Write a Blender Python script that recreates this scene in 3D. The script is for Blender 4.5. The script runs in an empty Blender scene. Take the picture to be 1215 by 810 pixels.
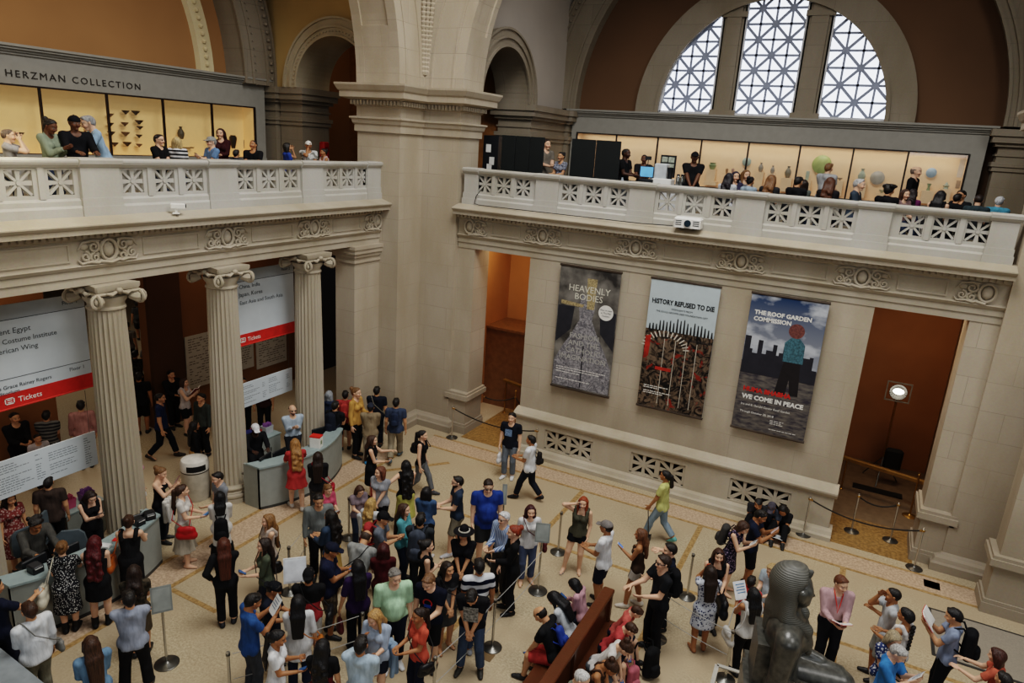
import bpy, math, random
import numpy as np
from mathutils import Vector, Matrix
random.seed(7)
PI = math.pi
COL = bpy.context.scene.collection

# ------------------------------------------------------------ materials
MATS = {}
def s2l(c):
    return tuple(((v / 12.92) if v <= .04045 else ((v + .055) / 1.055) ** 2.4) for v in c)
def hexc(h):
    h = h.lstrip('#'); h = ''.join(c * 2 for c in h) if len(h) == 3 else h
    return s2l(tuple(int(h[i:i + 2], 16) / 255 for i in (0, 2, 4)))
def newmat(name):
    m = bpy.data.materials.new(name); m.use_nodes = True
    nt = m.node_tree
    return m, nt, nt.nodes['Principled BSDF']
def N(nt, t, **kw):
    n = nt.nodes.new(t)
    for k, v in kw.items():
        if k.startswith('i_'):
            n.inputs[k[2:].replace('_', ' ')].default_value = v
        else:
            setattr(n, k, v)
    return n
def L(nt, a, b): nt.links.new(a, b)
def mixc(nt, fac, a, b, mode='MIX'):
    n = nt.nodes.new('ShaderNodeMix'); n.data_type = 'RGBA'; n.blend_type = mode
    for s, v in ((0, fac), (6, a), (7, b)):
        if hasattr(v, 'is_output'): L(nt, v, n.inputs[s])
        elif s == 0: n.inputs[0].default_value = v
        else: n.inputs[s].default_value = (*v[:3], 1)
    return n.outputs[2]
def ramp(nt, fac, p0, p1):
    n = nt.nodes.new('ShaderNodeMapRange'); L(nt, fac, n.inputs[0])
    n.inputs[1].default_value = p0; n.inputs[2].default_value = p1
    return n.outputs[0]

def plain(h, rough=.6, metal=0., noise=.12, scale=6., spec=.3, emit=0.):
    key = ('p', h, rough, metal, noise, scale, emit)
    if key in MATS: return MATS[key]
    m, nt, b = newmat('mat_' + h.strip('#'))
    c = hexc(h)
    tc = N(nt, 'ShaderNodeTexCoord')
    no = N(nt, 'ShaderNodeTexNoise'); no.inputs['Scale'].default_value = scale; no.inputs['Detail'].default_value = 3
    L(nt, tc.outputs['Object'], no.inputs['Vector'])
    dark = tuple(v * (1 - noise * 1.6) for v in c); lite = tuple(min(1, v * (1 + noise)) for v in c)
    col = mixc(nt, ramp(nt, no.outputs['Fac'], .3, .7), dark, lite)
    L(nt, col, b.inputs['Base Color'])
    b.inputs['Roughness'].default_value = rough; b.inputs['Metallic'].default_value = metal
    b.inputs['Specular IOR Level'].default_value = spec
    if emit:
        L(nt, col, b.inputs['Emission Color']); b.inputs['Emission Strength'].default_value = emit
    MATS[key] = m
    return m

def mute(c, k=.8):
    l_ = .3 * c[0] + .6 * c[1] + .1 * c[2]
    return tuple((l_ + (v - l_) * k) * .92 for v in c)
def fabric(h, pattern=None, h2=None, scale=1.):
    key = ('f', h, pattern, h2, scale)
    if key in MATS: return MATS[key]
    m, nt, b = newmat('cloth_' + h.strip('#') + (pattern or ''))
    c = mute(hexc(h)); c2 = mute(hexc(h2)) if h2 else c
    tc = N(nt, 'ShaderNodeTexCoord')
    no = N(nt, 'ShaderNodeTexNoise'); no.inputs['Scale'].default_value = 9; no.inputs['Detail'].default_value = 2
    mp = N(nt, 'ShaderNodeMapping'); mp.inputs['Scale'].default_value = (1.6, 1.6, .5)
    L(nt, tc.outputs['Object'], mp.inputs['Vector']); L(nt, mp.outputs[0], no.inputs['Vector'])
    base = mixc(nt, ramp(nt, no.outputs['Fac'], .35, .65), tuple(v * .78 for v in c), tuple(min(1, v * 1.1) for v in c))
    if pattern == 'stripe':
        w = N(nt, 'ShaderNodeTexWave', bands_direction='Z'); w.inputs['Scale'].default_value = 3.2 * scale
        L(nt, tc.outputs['Object'], w.inputs['Vector'])
        base = mixc(nt, ramp(nt, w.outputs['Fac'], .47, .53), base, c2)
    elif pattern == 'vstripe':
        w = N(nt, 'ShaderNodeTexWave', bands_direction='X'); w.inputs['Scale'].default_value = 9 * scale
        L(nt, tc.outputs['Object'], w.inputs['Vector'])
        base = mixc(nt, ramp(nt, w.outputs['Fac'], .45, .6), base, c2)
    elif pattern == 'floral':
        v = N(nt, 'ShaderNodeTexVoronoi'); v.inputs['Scale'].default_value = 24 * scale
        L(nt, tc.outputs['Object'], v.inputs['Vector'])
        base = mixc(nt, ramp(nt, v.outputs['Distance'], .34, .42), c2, base)
    elif pattern == 'dots':
        v = N(nt, 'ShaderNodeTexVoronoi'); v.inputs['Scale'].default_value = 40 * scale
        L(nt, tc.outputs['Object'], v.inputs['Vector'])
        base = mixc(nt, ramp(nt, v.outputs['Distance'], .28, .36), c2, base)
    elif pattern == 'camo':
        v = N(nt, 'ShaderNodeTexNoise'); v.inputs['Scale'].default_value = 11 * scale
        L(nt, tc.outputs['Object'], v.inputs['Vector'])
        base = mixc(nt, ramp(nt, v.outputs['Fac'], .48, .53), base, c2)
    elif pattern == 'split':      # second colour above the given height
        sp = N(nt, 'ShaderNodeSeparateXYZ'); L(nt, tc.outputs['Object'], sp.inputs[0])
        base = mixc(nt, ramp(nt, sp.outputs[2], scale - .01, scale + .01), base, c2)
    L(nt, base, b.inputs['Base Color'])
    bp = N(nt, 'ShaderNodeBump'); bp.inputs['Strength'].default_value = .5; bp.inputs['Distance'].default_value = .03
    L(nt, no.outputs['Fac'], bp.inputs['Height']); L(nt, bp.outputs[0], b.inputs['Normal'])
    b.inputs['Roughness'].default_value = .85; b.inputs['Specular IOR Level'].default_value = .15
    MATS[key] = m
    return m

def stone(name, h, joints=1., bw=1.5, bh=.62, dirt=.5, rough=.75):
    m, nt, b = newmat(name)
    c = hexc(h)
    g = N(nt, 'ShaderNodeNewGeometry')
    sp = N(nt, 'ShaderNodeSeparateXYZ'); L(nt, g.outputs['Position'], sp.inputs[0])
    sn = N(nt, 'ShaderNodeSeparateXYZ'); L(nt, g.outputs['True Normal'], sn.inputs[0])
    ab = N(nt, 'ShaderNodeMath', operation='ABSOLUTE'); L(nt, sn.outputs[0], ab.inputs[0])
    gt = N(nt, 'ShaderNodeMath', operation='GREATER_THAN'); L(nt, ab.outputs[0], gt.inputs[0]); gt.inputs[1].default_value = .7
    mx = N(nt, 'ShaderNodeMix'); L(nt, gt.outputs[0], mx.inputs[0]); L(nt, sp.outputs[0], mx.inputs[2]); L(nt, sp.outputs[1], mx.inputs[3])
    cb = N(nt, 'ShaderNodeCombineXYZ'); L(nt, mx.outputs[0], cb.inputs[0]); L(nt, sp.outputs[2], cb.inputs[1])
    br = N(nt, 'ShaderNodeTexBrick'); L(nt, cb.outputs[0], br.inputs['Vector'])
    br.inputs['Scale'].default_value = 1; br.inputs['Brick Width'].default_value = bw; br.inputs['Row Height'].default_value = bh
    br.inputs['Mortar Size'].default_value = .007; br.inputs['Mortar Smooth'].default_value = .6; br.inputs['Bias'].default_value = -.1
    br.inputs['Color1'].default_value = (*[v * 1.03 for v in c], 1); br.inputs['Color2'].default_value = (*[v * .93 for v in c], 1)
    br.inputs['Mortar'].default_value = (*[v * (1 - .38 * joints) for v in c], 1)
    n1 = N(nt, 'ShaderNodeTexNoise'); n1.inputs['Scale'].default_value = 1.1; n1.inputs['Detail'].default_value = 6
    mp = N(nt, 'ShaderNodeMapping'); mp.inputs['Scale'].default_value = (1, 1, .35)
    L(nt, g.outputs['Position'], mp.inputs['Vector']); L(nt, mp.outputs[0], n1.inputs['Vector'])
    base = br.outputs['Color'] if joints > 0 else None
    if base is None:
        rgb = N(nt, 'ShaderNodeRGB'); rgb.outputs[0].default_value = (*c, 1); base = rgb.outputs[0]
    base = mixc(nt, ramp(nt, n1.outputs['Fac'], .62, .35), base, tuple(v * (1 - .35 * dirt) * k for v, k in zip(c, (1, .97, .9))))
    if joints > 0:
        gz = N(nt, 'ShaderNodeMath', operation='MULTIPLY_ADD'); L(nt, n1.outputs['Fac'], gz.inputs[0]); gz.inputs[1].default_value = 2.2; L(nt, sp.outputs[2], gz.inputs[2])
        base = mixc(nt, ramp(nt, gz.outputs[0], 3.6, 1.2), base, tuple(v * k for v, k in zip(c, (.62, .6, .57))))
    n2 = N(nt, 'ShaderNodeTexNoise'); n2.inputs['Scale'].default_value = 22; n2.inputs['Detail'].default_value = 4
    L(nt, g.outputs['Position'], n2.inputs['Vector'])
    base = mixc(nt, .18, base, n2.outputs['Color'], 'SOFT_LIGHT')
    L(nt, base, b.inputs['Base Color']); b.inputs['Roughness'].default_value = rough
    bp = N(nt, 'ShaderNodeBump'); bp.inputs['Strength'].default_value = .25; bp.inputs['Distance'].default_value = .01
    L(nt, n2.outputs['Fac'], bp.inputs['Height']); L(nt, bp.outputs[0], b.inputs['Normal'])
    b.inputs['Specular IOR Level'].default_value = .25
    return m

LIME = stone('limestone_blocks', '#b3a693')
LIMEP = stone('limestone_carved', '#b0a593', joints=0)
LIMEL = stone('limestone_pale', '#b4b1aa', joints=0, dirt=.4)
LIMEG = stone('limestone_grey', '#877d6e')
def floormat():
    m, nt, b = newmat('terrazzo')
    g = N(nt, 'ShaderNodeNewGeometry')
    v = N(nt, 'ShaderNodeTexNoise'); v.inputs['Scale'].default_value = 26; v.inputs['Detail'].default_value = 5; v.inputs['Roughness'].default_value = .75
    L(nt, g.outputs['Position'], v.inputs['Vector'])
    base = mixc(nt, ramp(nt, v.outputs['Fac'], .36, .64), hexc('#8f7e62'), hexc('#c2b296'))
    n = N(nt, 'ShaderNodeTexNoise'); n.inputs['Scale'].default_value = .7; n.inputs['Detail'].default_value = 5
    L(nt, g.outputs['Position'], n.inputs['Vector'])
    base = mixc(nt, ramp(nt, n.outputs['Fac'], .62, .38), base, hexc('#a8957a'))
    L(nt, base, b.inputs['Base Color']); b.inputs['Roughness'].default_value = .42; b.inputs['Specular IOR Level'].default_value = .3
    return m
def speck(name, a, bcol, scale=18, rough=.45):
    m, nt, b = newmat(name)
    g = N(nt, 'ShaderNodeNewGeometry')
    v = N(nt, 'ShaderNodeTexNoise'); v.inputs['Scale'].default_value = scale; v.inputs['Detail'].default_value = 5
    L(nt, g.outputs['Position'], v.inputs['Vector'])
    L(nt, mixc(nt, ramp(nt, v.outputs['Fac'], .4, .6), hexc(a), hexc(bcol)), b.inputs['Base Color'])
    b.inputs['Roughness'].default_value = rough; b.inputs['Specular IOR Level'].default_value = .3
    return m
FLOORM = floormat()

# ------------------------------------------------------------ mesh builder
class MB:
    def __init__(s): s.v = []; s.f = []
    def add(s, vs, fs):
        o = len(s.v); s.v += [tuple(p) for p in vs]; s.f += [tuple(i + o for i in f) for f in fs]; return s
    def box(s, x0, x1, y0, y1, z0, z1):
        return s.add([(x0, y0, z0), (x1, y0, z0), (x1, y1, z0), (x0, y1, z0), (x0, y0, z1), (x1, y0, z1), (x1, y1, z1), (x0, y1, z1)],
                     [(3, 2, 1, 0), (4, 5, 6, 7), (0, 1, 5, 4), (1, 2, 6, 5), (2, 3, 7, 6), (3, 0, 4, 7)])
    def obox(s, c, ax, ay, az):     # oriented box by half axes
        c, ax, ay, az = map(Vector, (c, ax, ay, az))
        vs = [c + sx * ax + sy * ay + sz * az for sz in (-1, 1) for sx, sy in ((-1, -1), (1, -1), (1, 1), (-1, 1))]
        return s.add(vs, [(3, 2, 1, 0), (4, 5, 6, 7), (0, 1, 5, 4), (1, 2, 6, 5), (2, 3, 7, 6), (3, 0, 4, 7)])
    def rbox(s, x0, x1, y0, y1, z0, z1, r=.02):   # box with chamfered vertical and top edges
        pts = [(x0 + r, y0), (x1 - r, y0), (x1, y0 + r), (x1, y1 - r), (x1 - r, y1), (x0 + r, y1), (x0, y1 - r), (x0, y0 + r)]
        cx, cy = (x0 + x1) / 2, (y0 + y1) / 2
        k = lambda p: (cx + (p[0] - cx) * (1 - 2 * r / max(x1 - x0, .001)), cy + (p[1] - cy) * (1 - 2 * r / max(y1 - y0, .001)))
        return s.loft([[(*p, z0) for p in pts], [(*p, z1 - r) for p in pts], [(*k(p), z1) for p in pts]], True, True)
    def loft(s, rings, cap0=False, cap1=False, closed=True):
        n = len(rings[0]); o = len(s.v)
        for r in rings: s.v += [tuple(p) for p in r]
        for i in range(len(rings) - 1):
            for j in range(n if closed else n - 1):
                a = o + i * n + j; b = o + i * n + (j + 1) % n
                s.f.append((a, b, b + n, a + n))
        if cap0: s.f.append(tuple(o + j for j in range(n - 1, -1, -1)))
        if cap1: s.f.append(tuple(o + (len(rings) - 1) * n + j for j in range(n)))
        return s
    def lathe(s, c, prof, n=20, a0=0, a1=2 * PI):   # prof [(r,z)]
        full = abs(a1 - a0 - 2 * PI) < 1e-6
        rings = []
        for r, z in prof:
            rings.append([(c[0] + r * math.cos(a0 + (a1 - a0) * j / (n if full else n - 1)), c[1] + r * math.sin(a0 + (a1 - a0) * j / (n if full else n - 1)), c[2] + z) for j in range(n)])
        return s.loft(rings, prof[0][0] > 1e-4, prof[-1][0] > 1e-4, full)
    def tube(s, pts, r, n=8, cap=True):
        pts = [Vector(p) for p in pts]; rings = []
        up = None
        for i, p in enumerate(pts):
            d = (pts[min(i + 1, len(pts) - 1)] - pts[max(i - 1, 0)])
            if d.length < 1e-9: d = Vector((0, 0, 1))
            d.normalize()
            if up is None:
                up = Vector((0, 0, 1)) if abs(d.z) < .9 else Vector((1, 0, 0))
            x = d.cross(up)
            if x.length < 1e-4: x = d.orthogonal()
            x.normalize(); y = x.cross(d); up = y
            rr = r[i] if isinstance(r, (list, tuple)) else r
            rings.append([p + x * rr * math.cos(2 * PI * j / n) + y * rr * math.sin(2 * PI * j / n) for j in range(n)])
        return s.loft(rings, cap, cap)
    def sphere(s, c, r, n=10, sx=1, sy=1, sz=1):
        rings = []
        for i in range(1, n):
            a = -PI / 2 + PI * i / n
            rings.append([(c[0] + sx * r * math.cos(a) * math.cos(2 * PI * j / (2 * n)), c[1] + sy * r * math.cos(a) * math.sin(2 * PI * j / (2 * n)), c[2] + sz * r * math.sin(a)) for j in range(2 * n)])
        return s.loft(rings, True, True)
    def prism(s, poly, t0, t1, fn):   # 2D polygon (a,b) extruded between t0,t1; fn(a,b,t)->xyz
        return s.loft([[fn(a, b, t0) for a, b in poly], [fn(a, b, t1) for a, b in poly]], True, True)
    def quad(s, a, b, c, d): return s.add([a, b, c, d], [(0, 1, 2, 3)])
    def mesh(s, name):
        me = bpy.data.meshes.new(name); me.from_pydata(s.v, [], s.f); me.update()
        return me

def obj(name, mb, mat, parent=None, smooth=False, label=None, loc=None, origin=None):
    if isinstance(mb, MB):
        if origin is not None:
            mb.v = [(x - origin[0], y - origin[1], z - origin[2]) for x, y, z in mb.v]
        me = mb.mesh(name)
        import bmesh
        bm = bmesh.new(); bm.from_mesh(me); bmesh.ops.recalc_face_normals(bm, faces=bm.faces); bm.to_mesh(me); bm.free()
    else: me = mb
    if smooth:
        me.polygons.foreach_set('use_smooth', [True] * len(me.polygons))
        try: me.set_sharp_from_angle(angle=math.radians(40))
        except Exception: pass
    if mat is not None and not me.materials: me.materials.append(mat)
    o = bpy.data.objects.new(name, me); COL.objects.link(o)
    if origin is not None: o.location = origin
    if loc is not None: o.location = loc
    if parent is not None:
        o.parent = parent
        if origin is not None: o.location = Vector(origin) - Vector(parent.location) if not parent.parent else Vector(origin)
    if label: o['label'] = label
    return o
def thing(name, label, cat, loc=(0, 0, 0), rz=0, group=None):
    o = bpy.data.objects.new(name, None); COL.objects.link(o)
    o.empty_display_size = .1
    o.location = loc; o.rotation_euler = (0, 0, rz)
    return tag(o, label, cat, group)
def tag(o, label, cat, group=None):
    o['label'] = label; o['category'] = cat; o['kind'] = 'thing'
    if group: o['group'] = group
    return o
def struct(name, mb, mat, parent=None, smooth=False):
    o = obj(name, mb, mat, parent, smooth)
    if parent is None: o['kind'] = 'structure'
    return o
def text(name, body, size, mat, parent, M, align='LEFT', ext=.002, squeeze=1., spacing=1., bold=0.):
    cu = bpy.data.curves.new(name, 'FONT'); cu.body = body; cu.size = size; cu.align_x = align; cu.extrude = ext; cu.space_character = spacing
    cu.resolution_u = 2; cu.offset = bold
    tmp = bpy.data.objects.new(name, cu); COL.objects.link(tmp)
    dg_ = bpy.context.evaluated_depsgraph_get(); me = bpy.data.meshes.new_from_object(tmp.evaluated_get(dg_)); me.name = name
    bpy.data.objects.remove(tmp); bpy.data.curves.remove(cu)
    me.materials.clear(); me.materials.append(mat)
    o = bpy.data.objects.new(name, me); COL.objects.link(o)
    if parent: o.parent = parent
    o.matrix_basis = M @ Matrix.Diagonal((squeeze, 1, 1, 1))
    return o
def TM(loc, right, up):
    r = Vector(right); u = Vector(up); n = r.cross(u)
    M = Matrix((r, u, n)).transposed().to_4x4(); M.translation = Vector(loc)
    return M
def dup(root, loc, rz=None, label=None, group=None):
    r = root.copy(); COL.objects.link(r); r.location = loc
    if rz is not None: r.rotation_euler = (0, 0, rz)
    if label: r['label'] = label
    if group: r['group'] = group
    for ch in list(root.children):
        c = ch.copy(); COL.objects.link(c); c.parent = r
        for gch in ch.children:
            d = gch.copy(); COL.objects.link(d); d.parent = c
    return r

# ------------------------------------------------------------ camera
CF, YAW, PITCH, ROLL, CH = 827.761, -.465844, -.276617, .066138, 8.4
def cam_axes():
    cyw, syw = math.cos(YAW), math.sin(YAW); cp, sp = math.cos(PITCH), math.sin(PITCH)
    F = np.array([syw * cp, cyw * cp, sp]); Rt = np.array([cyw, -syw, 0]); U = np.cross(Rt, F)
    c, s = math.cos(ROLL), math.sin(ROLL)
    return c * Rt + s * U, -s * Rt + c * U, F
CR, CU, CFW = cam_axes(); CP = np.array([0, 0, CH])
def ray(px, py): return CFW + CR * (px - 607.5) / CF - CU * (py - 405) / CF
def onz(px, py, z): d = ray(px, py); return CP + d * (z - CH) / d[2]
def onx(px, py, x): d = ray(px, py); return CP + d * x / d[0]
def ony(px, py, y): d = ray(px, py); return CP + d * y / d[1]
cd = bpy.data.cameras.new('camera'); cam = bpy.data.objects.new('camera', cd); COL.objects.link(cam)
cd.sensor_fit = 'HORIZONTAL'; cd.sensor_width = 36; cd.lens = CF * 36 / 1215; cd.clip_start = .1; cd.clip_end = 200
Mc = Matrix((Vector(CR), Vector(CU), Vector(-CFW))).transposed().to_4x4(); Mc.translation = Vector(CP)
cam.matrix_world = Mc
bpy.context.scene.camera = cam

# ------------------------------------------------------------ setting
XL, YR = -12.12, 16.70
BCX, BCY = -3.87, 9.065         # centre of the domed bay
YE, ZF = 15.5, 6.6              # left bay end, balcony floor
PED_R = [-10.05 + .0, -7.67, -5.14, -2.61, -.08, 2.3]
PED_L = [2.6, 5.12, 7.72, 10.32, 12.92, 15.3]
CY = [2.52, 5.12, 7.72, 10.32, 12.92]

struct('floor', MB().box(-40, 30, -14, 30, -.3, 0), FLOORM)
PINK = speck('pink_terrazzo', '#a18870', '#bfa58c', 20); BRN = speck('brown_mosaic', '#86683f', '#a8875a', 14)
t = .003
b = MB().box(-10.35, 30, 15.36, 16.0, 0, t).box(-11.25, -10.5, -6, 14.2, 0, t)
struct('trim_1', b, PINK)
b = MB()
for y in (15.33, 16.0): b.box(-10.4, 30, y - .04, y + .04, 0, t + .001)
for x in (-11.25, -10.48): b.box(x - .05, x + .05, -6, 14.3, 0, t + .001)
for x in (-5.4, -2.39, .7): b.box(x - .06, x + .06, 8.6, 15.28, 0, t)
b.box(-10.4, -9.2, 7.2, 7.3, 0, t)
for y in (12.6,): b.box(-10.4, 12, y - .05, y + .05, 0, t - .0012)
b.loft([[(-9.1, 14.75, 0), (-9.0, 14.68, 0), (-9.0, 14.68, t), (-9.1, 14.75, t)], [(-10.45, 13.1, 0), (-10.35, 13.03, 0), (-10.35, 13.03, t), (-10.45, 13.1, t)]], True, True)
struct('trim_2', b, BRN)
b = MB().box(-.9, .1, 13.6, 13.68, 0, t); 
struct('trim_3', MB().box(2.25, 2.55, 15.55, 15.85, 0, t), plain('#6a5a45'))

# generic profile extruded along an axis. prof: [(out, z)] where out is the distance in front of the wall plane
def extr(mb, prof, axis, plane, a0, a1):
    if axis == 'x': fn = lambda o, z, a: (a, plane - o, z)
    else: fn = lambda o, z, a: (plane + o, a, z)
    return mb.prism(prof, a0, a1, fn)
ENT = [(-.6, 5.51), (.0, 5.51), (.0, 5.66), (.03, 5.67), (.03, 5.8), (.06, 5.81), (.1, 5.87), (.03, 5.9), (.03, 6.3), (.07, 6.33), (.07, 6.36), (.11, 6.36), (.11, 6.43),
       (.16, 6.43), (.36, 6.45), (.36, 6.53), (.39, 6.55), (.43, 6.6), (.43, 6.62), (.1, 6.72), (-.6, 6.72)]

def balustrade(axis, plane, peds, pw, ends, name, label):
    root = thing(name, label, 'balustrade', (0, 0, 0))
    P = lambda a, o, z: (a, plane - o, z) if axis == 'x' else (plane + o, a, z)
    def bx(mb, a0, a1, o0, o1, z0, z1):
        if axis == 'x': mb.box(a0, a1, plane - o1, plane - o0, z0, z1)
        else: mb.box(plane + o0, plane + o1, a0, a1, z0, z1)
    e0, e1 = ends
    m = MB(); extr(m, [(-.22, 6.62), (.06, 6.62), (.06, 6.86), (.02, 6.9), (.02, 6.98), (-.02, 7.02), (-.22, 7.02)], axis, plane, e0, e1)
    obj('plinth', m, LIMEL, root)
    m = MB(); extr(m, [(-.26, 7.53), (.0, 7.53), (.03, 7.56), (.06, 7.58), (.08, 7.62), (.08, 7.65), (.05, 7.68), (-.2, 7.68), (-.26, 7.64)], axis, plane, e0, e1)
    obj('rail', m, LIMEL, root)
    for p in peds:
        a0, a1 = max(p - pw / 2, e0), min(p + pw / 2, e1)
        if a1 - a0 < .1: continue
        m = MB(); bx(m, a0, a1, -.24, .04, 7.02, 7.53); bx(m, a0 - .03, a1 + .03, -.24, .085, 6.62, 6.88); bx(m, a0 - .015, a1 + .015, -.24, .06, 6.88, 7.02)
        extr(m, [(-.26, 7.535), (.05, 7.535), (.11, 7.6), (.12, 7.66), (.06, 7.69), (-.24, 7.69)], axis, plane, a0 - .03, a1 + .03)
        obj('pedestal', m, LIMEL, root)
    for p, q in zip(peds[:-1], peds[1:]):
        s0, s1 = p + pw / 2, q - pw / 2
        n = 3
        cs = [(p + q) / 2 + (i - 1) * .655 for i in range(n)]
        if p == peds[0]: cs = [s1 - .40 - .58 * i for i in range(n)][::-1]
        if q == peds[-1]: cs = [s0 + .40 + .58 * i for i in range(n)]
        pitch = cs[1] - cs[0]
        edges = [s0] + [(cs[i] + cs[i + 1]) / 2 for i in range(n - 1)] + [s1]
        for i, c in enumerate(cs):
            h = .205; zc = 7.285
            if c - h < e0 or c + h > e1: continue
            m = MB()
            a0, a1 = max(edges[i], e0), min(edges[i + 1], e1)
            bx(m, a0, c - h, -.14, -.03, 7.02, 7.53); bx(m, c + h, a1, -.14, -.03, 7.02, 7.53)
            bx(m, c - h, c + h, -.14, -.03, 7.02, zc - h); bx(m, c - h, c + h, -.14, -.03, zc + h, 7.53)
            # thin raised margin between neighbouring panels
            for k in (a0,):
                if abs(k - s0) > .01: bx(m, k - .05, k + .05, -.15, .0, 7.02, 7.53)
            star(m, lambda u, v, o: P(c + u, o, zc + v), h, -.13, -.05)
            obj('pierced_panel', m, LIMEL, root)
    return root
def star(m, fn, h, o0, o1):
    for k in range(8):
        a = k * PI / 4
        R = h if k % 2 == 0 else h * 1.38
        w0, w1 = h * .10, h * (.2 if k % 2 == 0 else .17)
        ca, sa = math.cos(a), math.sin(a)
        poly = [(0 * ca + w0 * sa, 0 * sa - w0 * ca), (R * ca + w1 * sa, R * sa - w1 * ca), (R * ca - w1 * sa, R * sa + w1 * ca), (-w0 * sa, w0 * ca)]
        poly = [(max(-h, min(h, x)), max(-h, min(h, y))) for x, y in poly]
        m.prism(poly, o0, o1, fn)
    m.prism([(h * .2 * math.cos(i * PI / 4), h * .2 * math.sin(i * PI / 4)) for i in range(8)], o0, o1 + .015, fn)

def cartouche(axis, plane, a, parent, half=0):
    # carved shield with scrolls either side on the frieze
    z = 6.1; m = MB(); out = .03
    P = lambda u, o, v: (a + u, plane - o, z + v) if axis == 'x' else (plane + o, a + u, z + v)
    def blob(u, v, r, su=1, sv=1, d=.5):
        n = 8; rings = []
        for i in range(0, 4):
            t_ = i / 4 * PI / 2
            rings.append([P(u + r * su * math.cos(t_) * math.cos(2 * PI * j / n), out + r * d * math.sin(t_), v + r * sv * math.cos(t_) * math.sin(2 * PI * j / n)) for j in range(n)])
        m.loft(rings, False, True)
    def scroll(u, v, r, s, turns=1.4, w=.028):
        pts = []; rs = []
        for i in range(17):
            t_ = i / 16; an = PI / 2 + s * t_ * turns * 2 * PI; rr = r * (1 - .78 * t_)
            pts.append(P(u + rr * math.cos(an), out + .035 + .03 * t_, v + rr * math.sin(an))); rs.append(w * (1 - .45 * t_))
        m.tube(pts, rs, 6)
    lim = (lambda u: True) if half == 0 else (lambda u: u * half >= -.01)
    blob(0, .02, .13, .85, 1.15, .75)
    m.tube([P(.145 * math.cos(i * PI / 8), out + .05, .02 + .185 * math.sin(i * PI / 8)) for i in range(17)], .03, 6)
    for s in (-1, 1):
        if half and s != half: continue
        scroll(s * .27, .09, .11, s); scroll(s * .26, -.1, .085, -s); scroll(s * .43, -.07, .09, s); blob(s * .42, .1, .09, 1, .8, .5)
        m.tube([P(s * .14, out + .04, -.16), P(s * .22, out + .06, -.19), P(s * .36, out + .05, -.17), P(s * .5, out + .04, -.19), P(s * .56, out + .03, -.12)], [.03, .035, .03, .028, .012], 6)
        m.tube([P(s * .16, out + .04, .19), P(s * .3, out + .05, .2), P(s * .47, out + .04, .17), P(s * .55, out + .03, .05)], [.02, .026, .024, .012], 6)
        blob(s * .18, -.06, .06)
    m.tube([P(-.2 if half <= 0 else 0, out + .04, -.17), P(0, out + .08, -.205), P(.2 if half >= 0 else 0, out + .04, -.17)], .035, 6)
    return obj('carved_cartouche', m, LIMEP, parent, True)

def entablature(axis, plane, marks, e0, e1, name):
    m = MB(); extr(m, ENT, axis, plane, e0, e1)
    root = struct(name, m, LIMEP)
    m = MB(); n = int((e1 - e0) / .115)
    for i in range(n):
        a = e0 + .03 + i * .115
        if axis == 'x': m.box(a, a + .066, plane - .17, plane - .09, 6.36, 6.435)
        else: m.box(plane + .09, plane + .17, a, a + .066, 6.36, 6.435)
    d = obj('dentils', m, LIMEP, root)
    for p, q in zip(marks[:-1], marks[1:]):
        s0, s1 = p + .68, q - .68
        if s1 - s0 < .5: continue
        m = MB()
        for z0, z1, a0, a1 in ((5.95, 5.98, s0, s1), (6.24, 6.27, s0, s1), (5.98, 6.24, s0, s0 + .03), (5.98, 6.24, s1 - .03, s1)):
            if axis == 'x': m.box(a0, a1, plane - .055, plane - .02, z0, z1)
            else: m.box(plane + .02, plane + .055, a0, a1, z0, z1)
        obj('frieze_panel', m, LIMEP, root)
    for i, p in enumerate(marks):
        cartouche(axis, plane, p, root, 1 if p == marks[0] else (-1 if p == marks[-1] else 0))
    return root
entablature('x', YR, [-9.9, -7.67, -5.14, -2.61, -.08, 2.2], -10.28, 2.56, 'trim_4')
entablature('y', XL, [2.7, 5.12, 7.72, 10.32, 12.92, 15.35], 2.6, 15.5, 'trim_5')
balustrade('x', YR, PED_R, .64, (-10.15, 2.45), 'stone_balustrade', 'pierced stone balustrade along the balcony above the exhibition banners')
balustrade('y', XL, PED_L, .7, (2.0, 15.55), 'stone_balustrade', 'pierced stone balustrade along the balcony above the fluted columns')

# balcony slabs and the dim hall below the left balcony
struct('trim_6', MB().box(-17.4, XL - .3, 2, 19.5, 6.1, 6.6).box(-17.5, 12, YR + .3, 24, 6.1, 6.6), plain('#6d6250', .8))
BROWN = plain('#7d522d', .7, noise=.06, scale=1.5); BROWN2 = plain('#4a2d18', .7, noise=.06, scale=1.5)
m = MB().box(-17.3, -17.0, 11.75, 30, 0, 6.1).box(-17.3, -17.0, -14, 9.2, 0, 6.1).box(-17.3, -17.0, 9.2, 11.75, 5.2, 6.1)
struct('wall_left_lower', m, BROWN)
struct('wall_left_pier', MB().box(-17.0, -16.88, 11.75, 12.75, 0, 6.1), BROWN2)
struct('wall_far_left', MB().box(-36, -17.3, 21.5, 21.8, 0, 6.1).box(-36.3, -36, -5, 21.8, 0, 6.1).box(-36, -17.3, -5, -4.7, 0, 6.1), BROWN)
struct('ceiling_left_lower', MB().box(-36, -17.3, -5, 21.8, 6.1, 6.4), plain('#5b5040'))
struct('door_1', MB().box(-17.0, -16.9, 17.2, 19.8, 0, 4.1), plain('#2a1c12', .5))

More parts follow.
